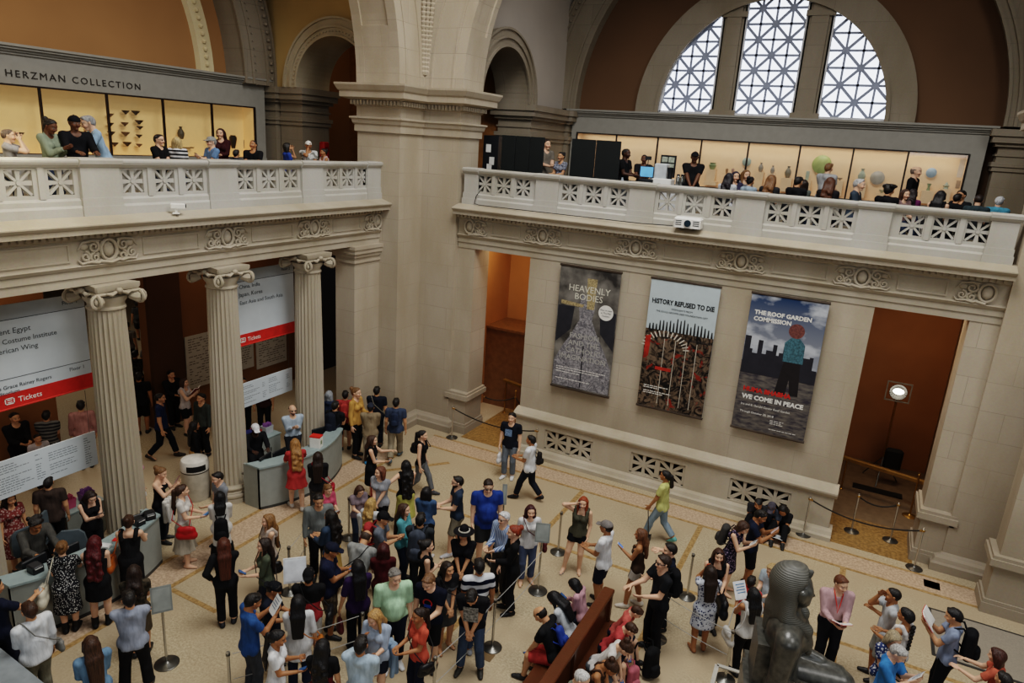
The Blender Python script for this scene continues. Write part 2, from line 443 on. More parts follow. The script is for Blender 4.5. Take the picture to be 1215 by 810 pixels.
# Ionic columns ------------------------------------------------------------
def shaft():
    n = 24; per = 6; rings = []
    H0, H1 = .42, 5.0
    for k in range(13):
        t_ = k / 12; z = H0 + (H1 - H0) * t_
        r = .37 - .06 * t_ ** 1.5
        depth = .045 * (1 if 0 < k < 12 else .25)
        ring = []
        for j in range(n * per):
            ph = (j % per) / per
            dd = depth * max(0., math.sin(PI * min(1, max(0, (ph - .12) / .88)))) ** .7
            a = 2 * PI * j / (n * per)
            ring.append(((r - dd) * math.cos(a), (r - dd) * math.sin(a), z))
        rings.append(ring)
    m = MB(); m.loft(rings, True, True); return m
def capital():
    m = MB()
    m.lathe((0, 0, 0), [(.30, 5.0), (.335, 5.02), (.335, 5.05), (.31, 5.07), (.31, 5.12), (.37, 5.2), (.37, 5.26), (.2, 5.27)], 28)
    # abacus with curved-in sides
    pts = []
    for k in range(4):
        a0 = PI / 4 + k * PI / 2; a1 = a0 + PI / 2
        c0 = Vector((.62 * math.cos(a0), .62 * math.sin(a0))); c1 = Vector((.62 * math.cos(a1), .62 * math.sin(a1)))
        dirn = (c1 - c0).normalized(); nrm = Vector((math.cos((a0 + a1) / 2), math.sin((a0 + a1) / 2)))
        for s in (0.04, .25, .5, .75, .96):
            p = c0.lerp(c1, s) - nrm * .07 * math.sin(PI * s)
            pts.append((p.x, p.y))
    m.loft([[(x * .94, y * .94, 5.38) for x, y in pts], [(x, y, 5.43) for x, y in pts], [(x, y, 5.5) for x, y in pts]], True, True)
    for k in range(4):      # corner volutes
        a = PI / 4 + k * PI / 2
        ca, sa = math.cos(a), math.sin(a)
        for sgn in (-1, 1):
            # volute lies in the plane of an adjacent side, curling under the abacus corner
            b = a + sgn * PI / 4; nx, ny = math.cos(b), math.sin(b); tx, ty = -ny * -sgn, nx * -sgn
            tx, ty = (ca - nx * (ca * nx + sa * ny)), (sa - ny * (ca * nx + sa * ny)); tl = math.hypot(tx, ty); tx /= tl; ty /= tl
            pts = []; rs = []
            cx_, cz_ = .40, 5.22
            pts.append((nx * .36 + tx * .02, ny * .36 + ty * .02, 5.335)); rs.append(.028)
            for i in range(19):
                t_ = i / 18; an = PI / 2 - t_ * 2 * PI * 1.5; rr = .13 * (1 - .8 * t_)
                u = cx_ + rr * math.cos(an); z = cz_ + rr * math.sin(an); d_ = .37 + .035 * t_ + .03
                pts.append((nx * d_ + tx * u, ny * d_ + ty * u, z)); rs.append(.032 * (1 - .3 * t_))
            m.tube(pts, rs, 6)
        m.tube([(ca * .40, sa * .40, 5.25), (ca * .52, sa * .52, 5.22), (ca * .6, sa * .6, 5.22)], [.07, .105, .1], 8)
        b = k * PI / 2
        m.sphere((math.cos(b) * .43, math.sin(b) * .43, 5.4), .06, 5, 1, 1, .9)
        for s in (-1, 1):
            bx_, by_ = -math.sin(b) * s, math.cos(b) * s
            m.tube([(math.cos(b) * .42 + bx_ * .05, math.sin(b) * .42 + by_ * .05, 5.37), (math.cos(b) * .43 + bx_ * .15, math.sin(b) * .43 + by_ * .15, 5.33), (math.cos(b) * .42 + bx_ * .24, math.sin(b) * .42 + by_ * .24, 5.36)], [.03, .04, .015], 6)
    return m
def base():
    m = MB()
    pr = [(.46, 0), (.46, .1)] + [(.42 + .04 * math.cos(a), .165 + .065 * math.sin(a)) for a in np.linspace(-PI / 2, PI / 2, 7)] + [(.43, .245), (.40, .275), (.415, .3)] + [(.40 + .035 * math.cos(a), .345 + .04 * math.sin(a)) for a in np.linspace(-PI / 2, PI / 2, 6)] + [(.38, .4), (.37, .425)]
    m.lathe((0, 0, 0), pr, 36); return m
COLX = -12.3
proto = None
clab = {7.73: 'fluted ionic column between the hanging ticket banners, beside the left ticket desk', 10.32: 'fluted ionic column with the waste bin beside its base', 12.92: 'fluted ionic column behind the far ticket desk, nearest the stone corner pier', 5.12: 'fluted ionic column beyond the near end of the left ticket desk', 2.52: 'fluted ionic column farthest from the corner pier'}
for y in (5.12, 7.73, 10.32, 12.92):
    if proto is None:
        proto = thing('ionic_column', clab[y], 'column', (COLX, y, 0))
        obj('shaft', shaft(), LIMEP, proto, True); obj('capital', capital(), LIMEP, proto, True); obj('column_base', base(), LIMEP, proto, True)
        proto['group'] = 'ionic columns under the left balcony'
    else: dup(proto, (COLX, y, 0), None, clab[y])

# piers ----------------------------------------------------------------------
def xsec(mir=False):     # L-shaped nose of the pier, seen from the bay: x from -12.88 to -10.3, y from 15.5 to 17.6
    return [(-12.88, 17.6), (-12.88, 15.5), (-11.47, 15.5), (-11.47, 16.55), (-10.3, 16.55), (-10.3, 17.6)]
def grow(poly, d):       # offset of an axis-aligned polygon
    out = []
    n = len(poly)
    for i in range(n):
        p0, p1, p2 = Vector(poly[i - 1]), Vector(poly[i]), Vector(poly[(i + 1) % n])
        a = (p1 - p0).normalized(); c = (p2 - p1).normalized()
        n1 = Vector((a.y, -a.x)); n2 = Vector((c.y, -c.x))
        out.append(tuple(p1 + d * (n1 + n2)))
    return out
def pier(mirror, name, top=9.65):
    base_ = xsec()
    mm = (lambda p: (2 * BCX - p[0], p[1])) if mirror else (lambda p: p)
    def ring(d, z): return [(*mm(p), z) for p in grow(base_, d)]
    m = MB(); m.loft([ring(d, z) for d, z in ((.2, 0), (.2, .18), (.16, .22), (.13, .3), (.05, .34), (0, .4), (0, 8.45))], True, True)
    m.loft([ring(d, z) for d, z in ((0, 8.44), (.06, 8.45), (.06, 8.62), (.1, 8.66), (.12, 8.75), (.16, 8.78), (.16, 8.82), (.02, 8.84), (.02, 9.08), (.06, 9.1), (.06, 9.13), (.12, 9.13), (.12, 9.24), (.2, 9.26), (.34, 9.3), (.34, 9.44), (.38, 9.48), (.44, 9.6), (.44, 9.65), (.0, 9.66))], False, True)
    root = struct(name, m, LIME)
    d = MB()
    g = grow(base_, .13)
    for i in range(len(g)):
        p, q = Vector(g[i]), Vector(g[(i + 1) % len(g)])
        ln = (q - p).length; dr = (q - p).normalized(); nr = Vector((dr.y, -dr.x)); k = int(ln / .11)
        if p.y > 18.5 or q.y > 19: continue
        for j in range(k):
            c = p + dr * (.06 + j * .11) + nr * .03
            c2 = mm((c.x, c.y))
            d.box(c2[0] - .03, c2[0] + .03, c2[1] - .03, c2[1] + .03, 9.13, 9.235)
    obj('dentils', d, LIMEP, root)
    return root
pier(False, 'wall_corner_pier'); pier(True, 'wall_right_pier')
# base ledge block on the right pier's near arm
def pil_base(mb, x0, x1, y0, y1):
    for d, z0, z1 in ((0, 0, 1.0), (.06, .0, .22), (.04, .22, .3), (.05, 1.0, 1.06), (.1, 1.06, 1.2), (.06, 1.2, 1.27)):
        mb.box(x0 - d, x1 + d, y0 - d, y1 + d, z0, z1)
m = MB(); pil_base(m, 3.25, 4.6, 15.25, 15.9); m.box(3.3, 4.6, 15.3, 15.9, 1.27, 5.4); struct('trim_7', m, LIME)

# arches springing from the piers, with pendentive between
def arch(axis, c, zc, r0, r1, t0, t1, a0=0, a1=PI, n=48, panel=True):
    m = MB(); rings = []
    P = (lambda u, z, t_: (c + u, t_, z)) if axis == 'x' else (lambda u, z, t_: (t_, c + u, z))
    for i in range(n + 1):
        a = a0 + (a1 - a0) * i / n; ca, sa = math.cos(a), math.sin(a)
        rings.append([P(r * ca, zc + r * sa, t_) for r, t_ in ((r0, t0), (r0, t1), (r1, t1), (r1, t0))])
    m.loft(rings, True, True)
    if panel:     # raised margins on the soffit and bead lines on the faces
        w = t1 - t0
        for q0, q1 in ((t0, t0 + .2 * w), (t1 - .2 * w, t1)):
            m.loft([[P(r * math.cos(a), zc + r * math.sin(a), t_) for r, t_ in ((r0 - .05, q0), (r0 - .05, q1), (r0, q1), (r0, q0))] for a in np.linspace(a0, a1, n + 1)], True, True)
        for s0, s1 in ((0, .07), (.93, 1)):
            m.loft([[P(r * math.cos(a), zc + r * math.sin(a), t_) for r, t_ in ((r0 - .049, t0 + .19 * w), (r0 - .049, t1 - .19 * w), (r0, t1 - .19 * w), (r0, t0 + .19 * w))] for a in np.linspace(a0 + (a1 - a0) * s0, a0 + (a1 - a0) * s1, 8)], True, True)
        for f in (.22, .8):
            rr = r0 + f * (r1 - r0)
            for t_, sg in ((t0, -1), (t1, 1)):
                m.loft([[P(r * math.cos(a), zc + r * math.sin(a), t_ + d) for r, d in ((rr - .03, 0), (rr - .03, sg * .03), (rr + .03, sg * .03), (rr + .03, 0))] for a in np.linspace(a0, a1, n + 1)], True, True)
    return m
struct('wall_arch_left', arch('y', BCY, 9.65, 6.43, 7.49, -12.88, -11.47), LIME)
struct('wall_arch_right', arch('x', BCX, 9.65, 6.43, 7.6, 16.55, 17.6), LIME)
R0 = math.hypot(7.6, 7.49)
def pendentive(sx):
    m = MB(); rings = []
    for i in range(15):
        z = .0 + 7.2 * i / 14; r = math.sqrt(R0 * R0 - z * z)
        b0 = math.acos(min(1, 7.72 / r)); b1 = math.asin(min(1, 7.62 / r))
        rings.append([(BCX - sx * r * math.cos(b0 + (b1 - b0) * j / 10), BCY + r * math.sin(b0 + (b1 - b0) * j / 10), 9.65 + z) for j in range(11)])
    m.loft(rings, closed=False)
    # carved garland up the middle of the pendentive and bead bands at its edges
    for i in range(1, 90):
        z = .35 + 3.3 * i / 90; r = math.sqrt(R0 * R0 - z * z) - .03
        b0 = math.acos(7.6 / r); b1 = math.asin(7.49 / r); w = .10 + .05 * z
        for s in (-1, 0, 1):
            bb = (b0 + b1) / 2 + s * w * .55 / r
            m.sphere((BCX - sx * r * math.cos(bb), BCY + r * math.sin(bb), 9.65 + z), .045 + .012 * (i % 3), 4)
    return m
struct('wall_pendentive_left', pendentive(1), LIME, smooth=True)
struct('wall_pendentive_right', pendentive(-1), LIME, smooth=True)

# right-hand wall: panel with banners, openings either side -------------------
m = MB().box(-8.02, .28, YR + .02, 17.55, 0, 5.55)
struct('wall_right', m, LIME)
m = MB()
for x0, x1 in ((-10.32, -9.75), (2.03, 2.6)):
    m.box(x0, x1, YR + .02, 17.55, 1.2, 5.55)
    pil_base(m, x0 + .0, x1, YR - .1, 17.55)
struct('wall_right_pilaster', m, LIME)
# the wide base course with its moulded ledge, pierced by three pairs of grilles
m = MB()
gr = [(-7.10, -5.68), (-4.61, -3.17), (-2.06, -.63)]
z0, z1 = .27, .84; yb0, yb1 = YR - .18, YR + .05
xs = [-8.02] + [v for g_ in gr for v in g_] + [.28]
for i in range(0, len(xs), 2): m.box(xs[i], xs[i + 1], yb0, yb1, 0, 1.0)
for a, c in gr: m.box(a, c, yb0, yb1, 0, z0); m.box(a, c, yb0, yb1, z1, 1.0)
extr(m, [(-.05, 1.0), (.2, 1.0), (.24, 1.04), (.27, 1.1), (.27, 1.14), (.2, 1.2), (.06, 1.26), (-.05, 1.27)], 'x', YR, -8.07, .33)
extr(m, [(-.05, 0), (.42, 0), (.42, .1), (.34, .12), (.3, .2), (.22, .23), (-.05, .23)], 'x', YR, -8.1, .36)
struct('trim_8', m, LIMEP)
m = MB()
for a, c in gr: m.box(a, c, YR + .0, YR + .04, z0, z1)
struct('trim_9', m, plain('#120e0a', .9))
for k, (a, c) in enumerate(gr):
    gname = ('beneath the grey dress banner', 'beneath the red and black banner', 'beneath the night sky banner')[k]
    r = thing('vent_grille', 'pale stone vent grille of two star panels ' + gname, 'grille', ((a + c) / 2, yb0, z0), 0, 'star grilles in the base of the wall')
    hw = (c - a) / 2; zc = (z1 - z0) / 2
    for s in (-1, 1):
        g_ = MB(); u0 = s * hw / 2; h = hw / 2
        for q in ((u0 - h, u0 - h + .06, 0, 2 * zc), (u0 + h - .06, u0 + h, 0, 2 * zc), (u0 - h, u0 + h, 0, .03), (u0 - h, u0 + h, 2 * zc - .03, 2 * zc)): g_.box(q[0], q[1], .03, .1, q[2], q[3])
        for kk in range(8):
            if kk == 0: g_.prism([(.065 * math.cos(q_ * PI / 4), .065 * math.sin(q_ * PI / 4)) for q_ in range(8)], .035, .09, lambda u, v, o: (u0 + u, o, zc + v))
            an = kk * PI / 4; ca, sa = math.cos(an), math.sin(an)
            hx, hz = h - .05, zc - .02
            R = min(hx / abs(ca) if abs(ca) > .01 else 9, hz / abs(sa) if abs(sa) > .01 else 9)
            if kk % 2: ca, sa, R = math.copysign(hx, ca), math.copysign(hz, sa), 1; ln = math.hypot(ca, sa); ca /= ln; sa /= ln; R = ln
            w0, w1 = .028, .045
            g_.prism([(w0 * sa, -w0 * ca), (R * ca + w1 * sa, R * sa - w1 * ca), (R * ca - w1 * sa, R * sa + w1 * ca), (-w0 * sa, w0 * ca)], .04, .09, lambda u, v, o: (u0 + u, o, zc + v))
        obj('star_panel', g_, LIMEP, r)
# left pilaster against the corner pier
m = MB().box(-12.75, -12.1, 14.45, 15.5, 0, 5.2)
for d, a, c in ((.04, 5.05, 5.1), (.05, 5.2, 5.3), (.1, 5.3, 5.42), (.13, 5.42, 5.51), (.06, 0, .3)): m.box(-12.75 - d, -12.1 + d, 14.45 - d, 15.5, a, c)
struct('wall_left_pilaster', m, LIME)

# rooms behind the two openings
ORANGE = plain('#b58050', .8, noise=.08, scale=.8)
m = MB().box(-13, -8.0, 20.6, 20.9, 0, 6.1).box(-10.9, -10.6, 17.6, 20.6, 0, 6.1).box(-8.02, -7.8, 17.55, 20.6, 0, 6.1)
struct('wall_stair', m, ORANGE)
m = MB()
for i in range(9): m.box(-10.6, -8.02, 19.3 + .14 * i, 20.6, .2 * i, .2 * (i + 1))
struct('floor_stair', m, plain('#4b3020', .7))
m = MB().box(-10.6, -9.2, 19.2, 20.55, 0, 2.6); 
m.loft([[(-9.2, 19.2, 0), (-9.2, 20.55, 0), (-9.2, 20.55, 2.7), (-9.2, 19.2, 2.6)], [(-8.02, 19.2, 0), (-8.02, 20.55, 0), (-8.02, 20.55, 3.7), (-8.02, 19.2, 3.55)]], True, True)
m.box(-10.6, -9.2, 19.15, 20.55, 2.6, 2.68)
m.loft([[(-9.2, 19.12, 2.6), (-9.2, 20.55, 2.6), (-9.2, 20.55, 2.72), (-9.2, 19.12, 2.72)], [(-8.02, 19.12, 3.55), (-8.02, 20.55, 3.55), (-8.02, 20.55, 3.67), (-8.02, 19.12, 3.67)]], True, True)
struct('wall_stair_parapet', m, plain('#7a5434', .6))
DKBR = plain('#96643a', .5, noise=.1, scale=.8)
m = MB().box(-1.2, 4.4, 22.0, 22.3, 0, 6.1).box(-.2, .28, 17.55, 22, 0, 6.1).box(3.6, 3.9, 17.55, 22, 0, 6.1)
struct('wall_vestibule', m, DKBR)
struct('wall_vestibule_return', MB().box(2.5, 2.8, 19.6, 22, 0, 6.1), plain('#8a7350', .7))
struct('ceiling_right_lower', MB().box(-13, 5, 17.55, 22.3, 6.1, 6.25), plain('#5b5040'))
LITFL = speck('terrazzo_lit_gold', '#73562f', '#947243', 14)  # terrazzo tinted golden to paint in the warm light at the doorways
struct('floor_threshold_lit', MB().box(.3, 2.05, 16.35, 17.9, 0, .004).box(-9.7, -8.04, 16.35, 19.2, 0, .004), LITFL)
struct('floor_vestibule', MB().box(.28, 3.6, 17.9, 22, 0, .004), plain('#6d5a44', .7))  # brown tint stands in for the dim warm light on this floor

# ------------------------------------------------------------ left gallery
CASEG = plain('#8d8a82', .6, noise=.04)
GALL = plain('#b39560', .85, noise=.05, scale=.6); GALD = plain('#6d4526', .85, noise=.05, scale=.6)
struct('wall_gallery_left', MB().box(-18.3, -18.0, -6, 22, 6.6, 16), plain('#926a43', .85, noise=.05, scale=.6))
m = MB(); m.loft([[(x, BCY + r * math.cos(a), 9.6 + r * math.sin(a)) for r, x in ((5.55, -18.0), (5.6, -17.86), (6.05, -17.86), (6.1, -18.0))] for a in np.linspace(0, PI, 49)], True, True)
for i in range(90):
    a = i * PI / 90
    m.sphere((-17.85, BCY + 5.82 * math.cos(a), 9.6 + 5.82 * math.sin(a)), .07, 4)
struct('trim_10', m, stone('limestone_warm', '#d8c8a2', joints=0))
# big wall arch of the gallery bay, with its pier, then the small cross arch
m = arch('y', BCY, 9.6, 6.6, 7.75, -18.0, -17.2, 0, PI, 48, False)
for f in (.0, .25, .72, 1.0):
    rr = 6.6 + 1.15 * f
    m.loft([[(-17.2 + d, BCY + r * math.cos(a), 9.6 + r * math.sin(a)) for r, d in ((rr - .04, 0), (rr - .04, .05), (rr + .04, .05), (rr + .04, 0))] for a in np.linspace(0, PI, 49)], True, True)
for i in range(110):
    a = i * PI / 110
    for rr, s in ((7.6, .07), (7.0, .03)): m.sphere((-17.18, BCY + rr * math.cos(a), 9.6 + rr * math.sin(a)), s, 3)
struct('wall_arch_gallery', m, LIMEG)
def band(m, x0, x1, y0, y1):
    for d, a, c in ((.0, 6.6, 9.6), (.05, 8.5, 8.62), (.09, 8.62, 8.74), (.04, 8.9, 8.95), (.1, 9.15, 9.25), (.2, 9.25, 9.42), (.26, 9.42, 9.6)): m.box(x0 - d, x1 + d, y0 - d, y1 + d, a, c)
m = MB(); band(m, -18.0, -17.25, 16.85, 17.4); band(m, -17.2, -16.3, 17.0, 18.2)
struct('wall_gallery_pier', m, LIMEG)
m = arch('x', -14.83, 9.6, 1.45, 1.92, 16.75, 18.2, 0, PI, 32, False)
for f in (0, .5, 1): 
    rr = 1.45 + .47 * f
    m.loft([[(-14.83 + r * math.cos(a), 16.75 + d, 9.6 + r * math.sin(a)) for r, d in ((rr - .03, 0), (rr - .03, -.06), (rr + .03, -.06), (rr + .03, 0))] for a in np.linspace(0, PI, 33)], True, True)
for i in range(1, 40):
    a = i * PI / 40; m.sphere((-14.83 + 1.56 * math.cos(a), 16.73, 9.6 + 1.56 * math.sin(a)), .03, 3)
struct('wall_cross_arch_left', m, stone('limestone_mid', '#b5a88f', joints=0))
# wall above the cross arch
m = MB(); n = 24
for i in range(n):
    a0, a1 = PI * i / n, PI * (i + 1) / n
    p = [(-14.83 + 1.9 * math.cos(a), 9.6 + 1.9 * math.sin(a)) for a in (a0, a1)]
    m.prism([p[0], p[1], (p[1][0], 15), (p[0][0], 15)], 16.85, 17.1, lambda u, v, o: (u, o, v))
m.box(-18, -16.73, 16.85, 17.1, 9.6, 15)
m.box(-12.93, -12.0, 16.85, 17.1, 9.6, 15)
struct('wall_gallery_spandrel', m, GALL)
m = MB().box(-18, -11, 21.2, 21.5, 6.6, 15); struct('wall_gallery_end', m, plain('#8a5c30', .8))
struct('ceiling_gallery_left', MB().box(-18.3, -11.5, -6, 21.5, 15.2, 15.4), GALL)
struct('door_2', MB().box(-14.9, -13.4, 21.1, 21.2, 6.6, 8.9), plain('#2a130c', .6))

# right gallery
GW = 23.9
def lun_wall():
    m = MB(); n = 64; cx_, zc_ = -3.78, 9.68
    R = 4.15
    # wall outside the lunette opening, as a fan of quads out to a big rectangle
    X0, X1, Z1 = -13, 6, 16.2
    def edge(a):
        ca, sa = math.cos(a), math.sin(a)
        t_ = min((X1 - cx_) / ca if ca > 1e-6 else 1e9, (X0 - cx_) / ca if ca < -1e-6 else 1e9, (Z1 - zc_) / sa if sa > 1e-6 else 1e9)
        return cx_ + t_ * ca, zc_ + t_ * sa
    for i in range(n):
        a0, a1 = PI * i / n, PI * (i + 1) / n
        p = [(cx_ + R * math.cos(a0), zc_ + R * math.sin(a0)), (cx_ + R * math.cos(a1), zc_ + R * math.sin(a1)), edge(a1), edge(a0)]
        m.prism(p, GW + .35, GW + .6, lambda u, v, o: (u, o, v))
    m.box(X0, X1, GW + .6, GW + .8, 6.6, zc_)
    return m
struct('wall_gallery_right', lun_wall(), plain('#5e4530', .85, noise=.05, scale=.6))
m = arch('x', -3.78, 9.68, 3.45, 4.2, GW + .1, GW + .7, 0, PI, 48, False)
m.loft([[(-3.78 + r * math.cos(a), GW + d, 9.68 + r * math.sin(a)) for r, d in ((3.40, .12), (3.40, .02), (3.52, .02), (3.52, .12))] for a in np.linspace(0, PI, 49)], True, True)
struct('trim_11', m, LIMEG)
# three-light lunette window
LX = [(-7.18, -5.43), (-4.74, -2.95), (-2.23, -.3)]
WZ0, WCX, WCZ, WR = 9.72, -3.74, 9.75, 3.44
FR = plain('#cfd0d4', .5); BARM = plain('#8e97ad', .5)
m = MB()
for a, c in ((-5.43, -4.74), (-2.95, -2.23)): m.box(a, c, GW + .2, GW + .6, 9.68, 13.05); m.box(a + .12, c - .12, GW + .12, GW + .3, 9.68, 13.0); m.box(a - .06, c + .06, GW + .1, GW + .6, 9.68, 9.85); m.box(a - .05, c + .05, GW + .1, GW + .6, 12.6, 12.75)
struct('trim_12', m, LIMEG)
def clipseg(p, q, x0, x1):
    # samples along pq kept inside light
    n = 60; best = []
    for i in range(n + 1):
        t_ = i / n; x = p[0] + (q[0] - p[0]) * t_; z = p[1] + (q[1] - p[1]) * t_
        if x0 <= x <= x1 and z >= WZ0 and math.hypot(x - WCX, z - WCZ) <= WR: best.append((x, z))
    return (best[0], best[-1]) if len(best) > 1 else None
for k, (x0, x1) in enumerate(LX):
    pts = [(x, min(WZ0 + 6, WCZ + math.sqrt(max(.0001, WR ** 2 - (x - WCX) ** 2)))) for x in np.linspace(x0, x1, 20)]
    poly = [(x0, WZ0), (x1, WZ0)] + pts[::-1]
    fm = MB()
    for i in range(len(poly)):
        p, q = Vector(poly[i]), Vector(poly[(i + 1) % len(poly)])
        if (q - p).length < 1e-4: continue
        d = (q - p).normalized() * .0; nn = Vector(((q - p).y, -(q - p).x)).normalized() * .05
        fm.prism([tuple(p - nn), tuple(q - nn), tuple(q + nn), tuple(p + nn)], GW + .2, GW + .34, lambda u, v, o: (u, o, v))
    w = struct('window_%d' % (k + 1), fm, FR)
    bm_ = MB(); S = (x1 - x0) / 4
    def seg(p, q, w_):
        r = clipseg(p, q, x0, x1)
        if not r: return
        p, q = Vector(r[0]), Vector(r[1])
        if (q - p).length < .05: return
        nn = Vector(((q - p).y, -(q - p).x)).normalized() * w_
        bm_.prism([tuple(p - nn), tuple(q - nn), tuple(q + nn), tuple(p + nn)], GW + .24, GW + .3, lambda u, v, o: (u, o, v))
    for i in range(1, 4): seg((x0 + i * S, WZ0), (x0 + i * S, 13.5), .034)
    for j in range(1, 9): seg((x0, WZ0 + j * S), (x1, WZ0 + j * S), .034)
    for i in range(4):
        for j in range(9):
            a, c = x0 + i * S, WZ0 + j * S
            if (i + j + (k == 1)) % 2: seg((a, c), (a + S, c + S), .042)
            else: seg((a + S, c), (a, c + S), .042)
    for i in range(5):
        for j in range(9):
            x, z = x0 + i * S, WZ0 + j * S
            if (i + j + (k == 1)) % 2 == 1 and math.hypot(x - WCX, z - WCZ) < WR - .08 and x0 < x < x1:
                bm_.prism([(x + 0.11 * math.cos(t_ * PI / 4), z + .11 * math.sin(t_ * PI / 4)) for t_ in range(8)], GW + .225, GW + .31, lambda u, v, o: (u, o, v))
    obj('window_bars', bm_, BARM, w)
    gm = MB(); gm.prism(poly, GW + .3, GW + .32, lambda u, v, o: (u, o, v))
    obj('pane', gm, plain('#e9f0ff', .3, noise=.02, emit=3.2), w)
# big arch ring and end piers of the right gallery
m = arch('x', BCX + .1, 9.68, 6.35, 7.5, GW - .1, GW + .4, 0, PI, 48, False)
for f in (.0, .2, .75, 1.0):
    rr = 6.35 + 1.15 * f
    m.loft([[(BCX + .1 + r * math.cos(a), GW - .1 - d, 9.68 + r * math.sin(a)) for r, d in ((rr - .04, 0), (rr - .04, .05), (rr + .04, .05), (rr + .04, 0))] for a in np.linspace(0, PI, 49)], True, True)
for i in range(110):
    a = i * PI / 110; m.sphere((BCX + .1 + 7.32 * math.cos(a), GW - .12, 9.68 + 7.32 * math.sin(a)), .06, 3)
struct('wall_arch_gallery_right', m, LIMEG)
m = MB(); band(m, -11.4, -10.25, GW - .2, GW + .4); band(m, 2.55, 4.0, GW - .2, GW + .4); band(m, -11.6, -10.4, 21.0, GW - .2); band(m, 4.0, 5, 20.5, GW)
struct('wall_gallery_pier_right', m, LIMEG)
m = arch('y', 19.25, 9.6, 1.5, 1.97, -11.6, -10.4, 0, PI, 32, False)
for f in (0, .5, 1):
    rr = 1.5 + .47 * f
    m.loft([[(-10.4 + d, 19.25 + r * math.cos(a), 9.6 + r * math.sin(a)) for r, d in ((rr - .03, 0), (rr - .03, .06), (rr + .03, .06), (rr + .03, 0))] for a in np.linspace(0, PI, 33)], True, True)
struct('wall_cross_arch_right', m, LIMEG)
m = MB()
for i in range(n):
    a0, a1 = PI * i / n, PI * (i + 1) / n
    p = [(19.25 + 1.95 * math.cos(a), 9.6 + 1.95 * math.sin(a)) for a in (a0, a1)]
    m.prism([p[0], p[1], (p[1][0], 15), (p[0][0], 15)], -10.6, -10.8, lambda u, v, o: (o, u, v))
m.box(-10.8, -10.6, 21.2, 24.2, 9.6, 15)
struct('wall_gallery_spandrel_right', m, plain('#a89f95', .85, noise=.05, scale=.6))
struct('wall_gallery_far', MB().box(-13, -12.8, 17, 24.5, 6.6, 9.9).box(-13, -12.8, 17, 24.5, 9.9, 15), plain('#6d6152', .8))
struct('ceiling_gallery_right', MB().box(-13, 6, 17.6, 24.5, 16.2, 16.4), plain('#a89f95'))
struct('wall_right_bay', MB().box(5.1, 18, 17.4, 17.7, 0, 9.6), LIME)
# ------------------------------------------------------------ figure engine: smooth implicit surfaces turned into quad meshes
V = lambda *a: np.array(a, float)
def cap(a, b, ra, rb=None, k=.02, flat=None, cuts=(), sub=False, inf=0.):
    return dict(a=np.asarray(a, float), b=np.asarray(b, float), ra=ra, rb=ra if rb is None else rb, k=k, flat=flat, cuts=cuts, sub=sub)
def inflate(p, t, **kw):
    q = dict(p); q['ra'] = p['ra'] + t; q['rb'] = p['rb'] + t; q.update(kw); return q
def field(prims, v, planes=()):
    m = 2.2 * v + .02
    add = [p for p in prims if not p['sub']]
    lo = np.min([np.minimum(p['a'], p['b']) - max(p['ra'], p['rb']) - m for p in add], 0)
    hi = np.max([np.maximum(p['a'], p['b']) + max(p['ra'], p['rb']) + m for p in add], 0)
    n = np.ceil((hi - lo) / v).astype(int) + 1
    F = np.full(n, 1., np.float32)
    ax = [(lo[i] + v * np.arange(n[i])).astype(np.float32) for i in range(3)]
    for p in add + [q for q in prims if q['sub']]:
        a, b = p['a'], p['b']; R = max(p['ra'], p['rb']) + m
        i0 = np.maximum(((np.minimum(a, b) - R - lo) / v).astype(int), 0)
        i1 = np.minimum(((np.maximum(a, b) + R - lo) / v).astype(int) + 2, n)
        if (i1 <= i0).any(): continue
        sl = tuple(slice(i0[i], i1[i]) for i in range(3))
        X = ax[0][sl[0]][:, None, None] - a[0]; Y = ax[1][sl[1]][None, :, None] - a[1]; Z = ax[2][sl[2]][None, None, :] - a[2]
        d = b - a; dd = d @ d
        if dd < 1e-12: t = np.zeros((1, 1, 1), np.float32)
        else: t = np.clip((X * d[0] + Y * d[1] + Z * d[2]) / dd, 0, 1)
        qx = X - t * d[0]; qy = Y - t * d[1]; qz = Z - t * d[2]
        s2 = qx * qx + qy * qy + qz * qz
        if p['flat'] is not None:
            nv, s = p['flat']; u = qx * nv[0] + qy * nv[1] + qz * nv[2]
            s2 = s2 + u * u * (s * s - 1)
        D = np.sqrt(s2) - (p['ra'] + (p['rb'] - p['ra']) * t)
        for (pp, nn) in p['cuts']:
            D = np.maximum(D, (X + a[0] - pp[0]) * nn[0] + (Y + a[1] - pp[1]) * nn[1] + (Z + a[2] - pp[2]) * nn[2])
        f = F[sl]; k = p['k']
        if p['sub']: F[sl] = np.maximum(f, -D)
        else:
            h = np.maximum(k - np.abs(f - D), 0)
            F[sl] = np.minimum(f, D) - h * h / (4 * k)
    for (pp, nn) in planes:
        G = (ax[0] - pp[0])[:, None, None] * nn[0] + (ax[1] - pp[1])[None, :, None] * nn[1] + (ax[2] - pp[2])[None, None, :] * nn[2]
        F = np.maximum(F, G)
    return F, lo
EDGES = [(0, 1), (2, 3), (4, 5), (6, 7), (0, 2), (1, 3), (4, 6), (5, 7), (0, 4), (1, 5), (2, 6), (3, 7)]   # corner = x*4+y*2+z
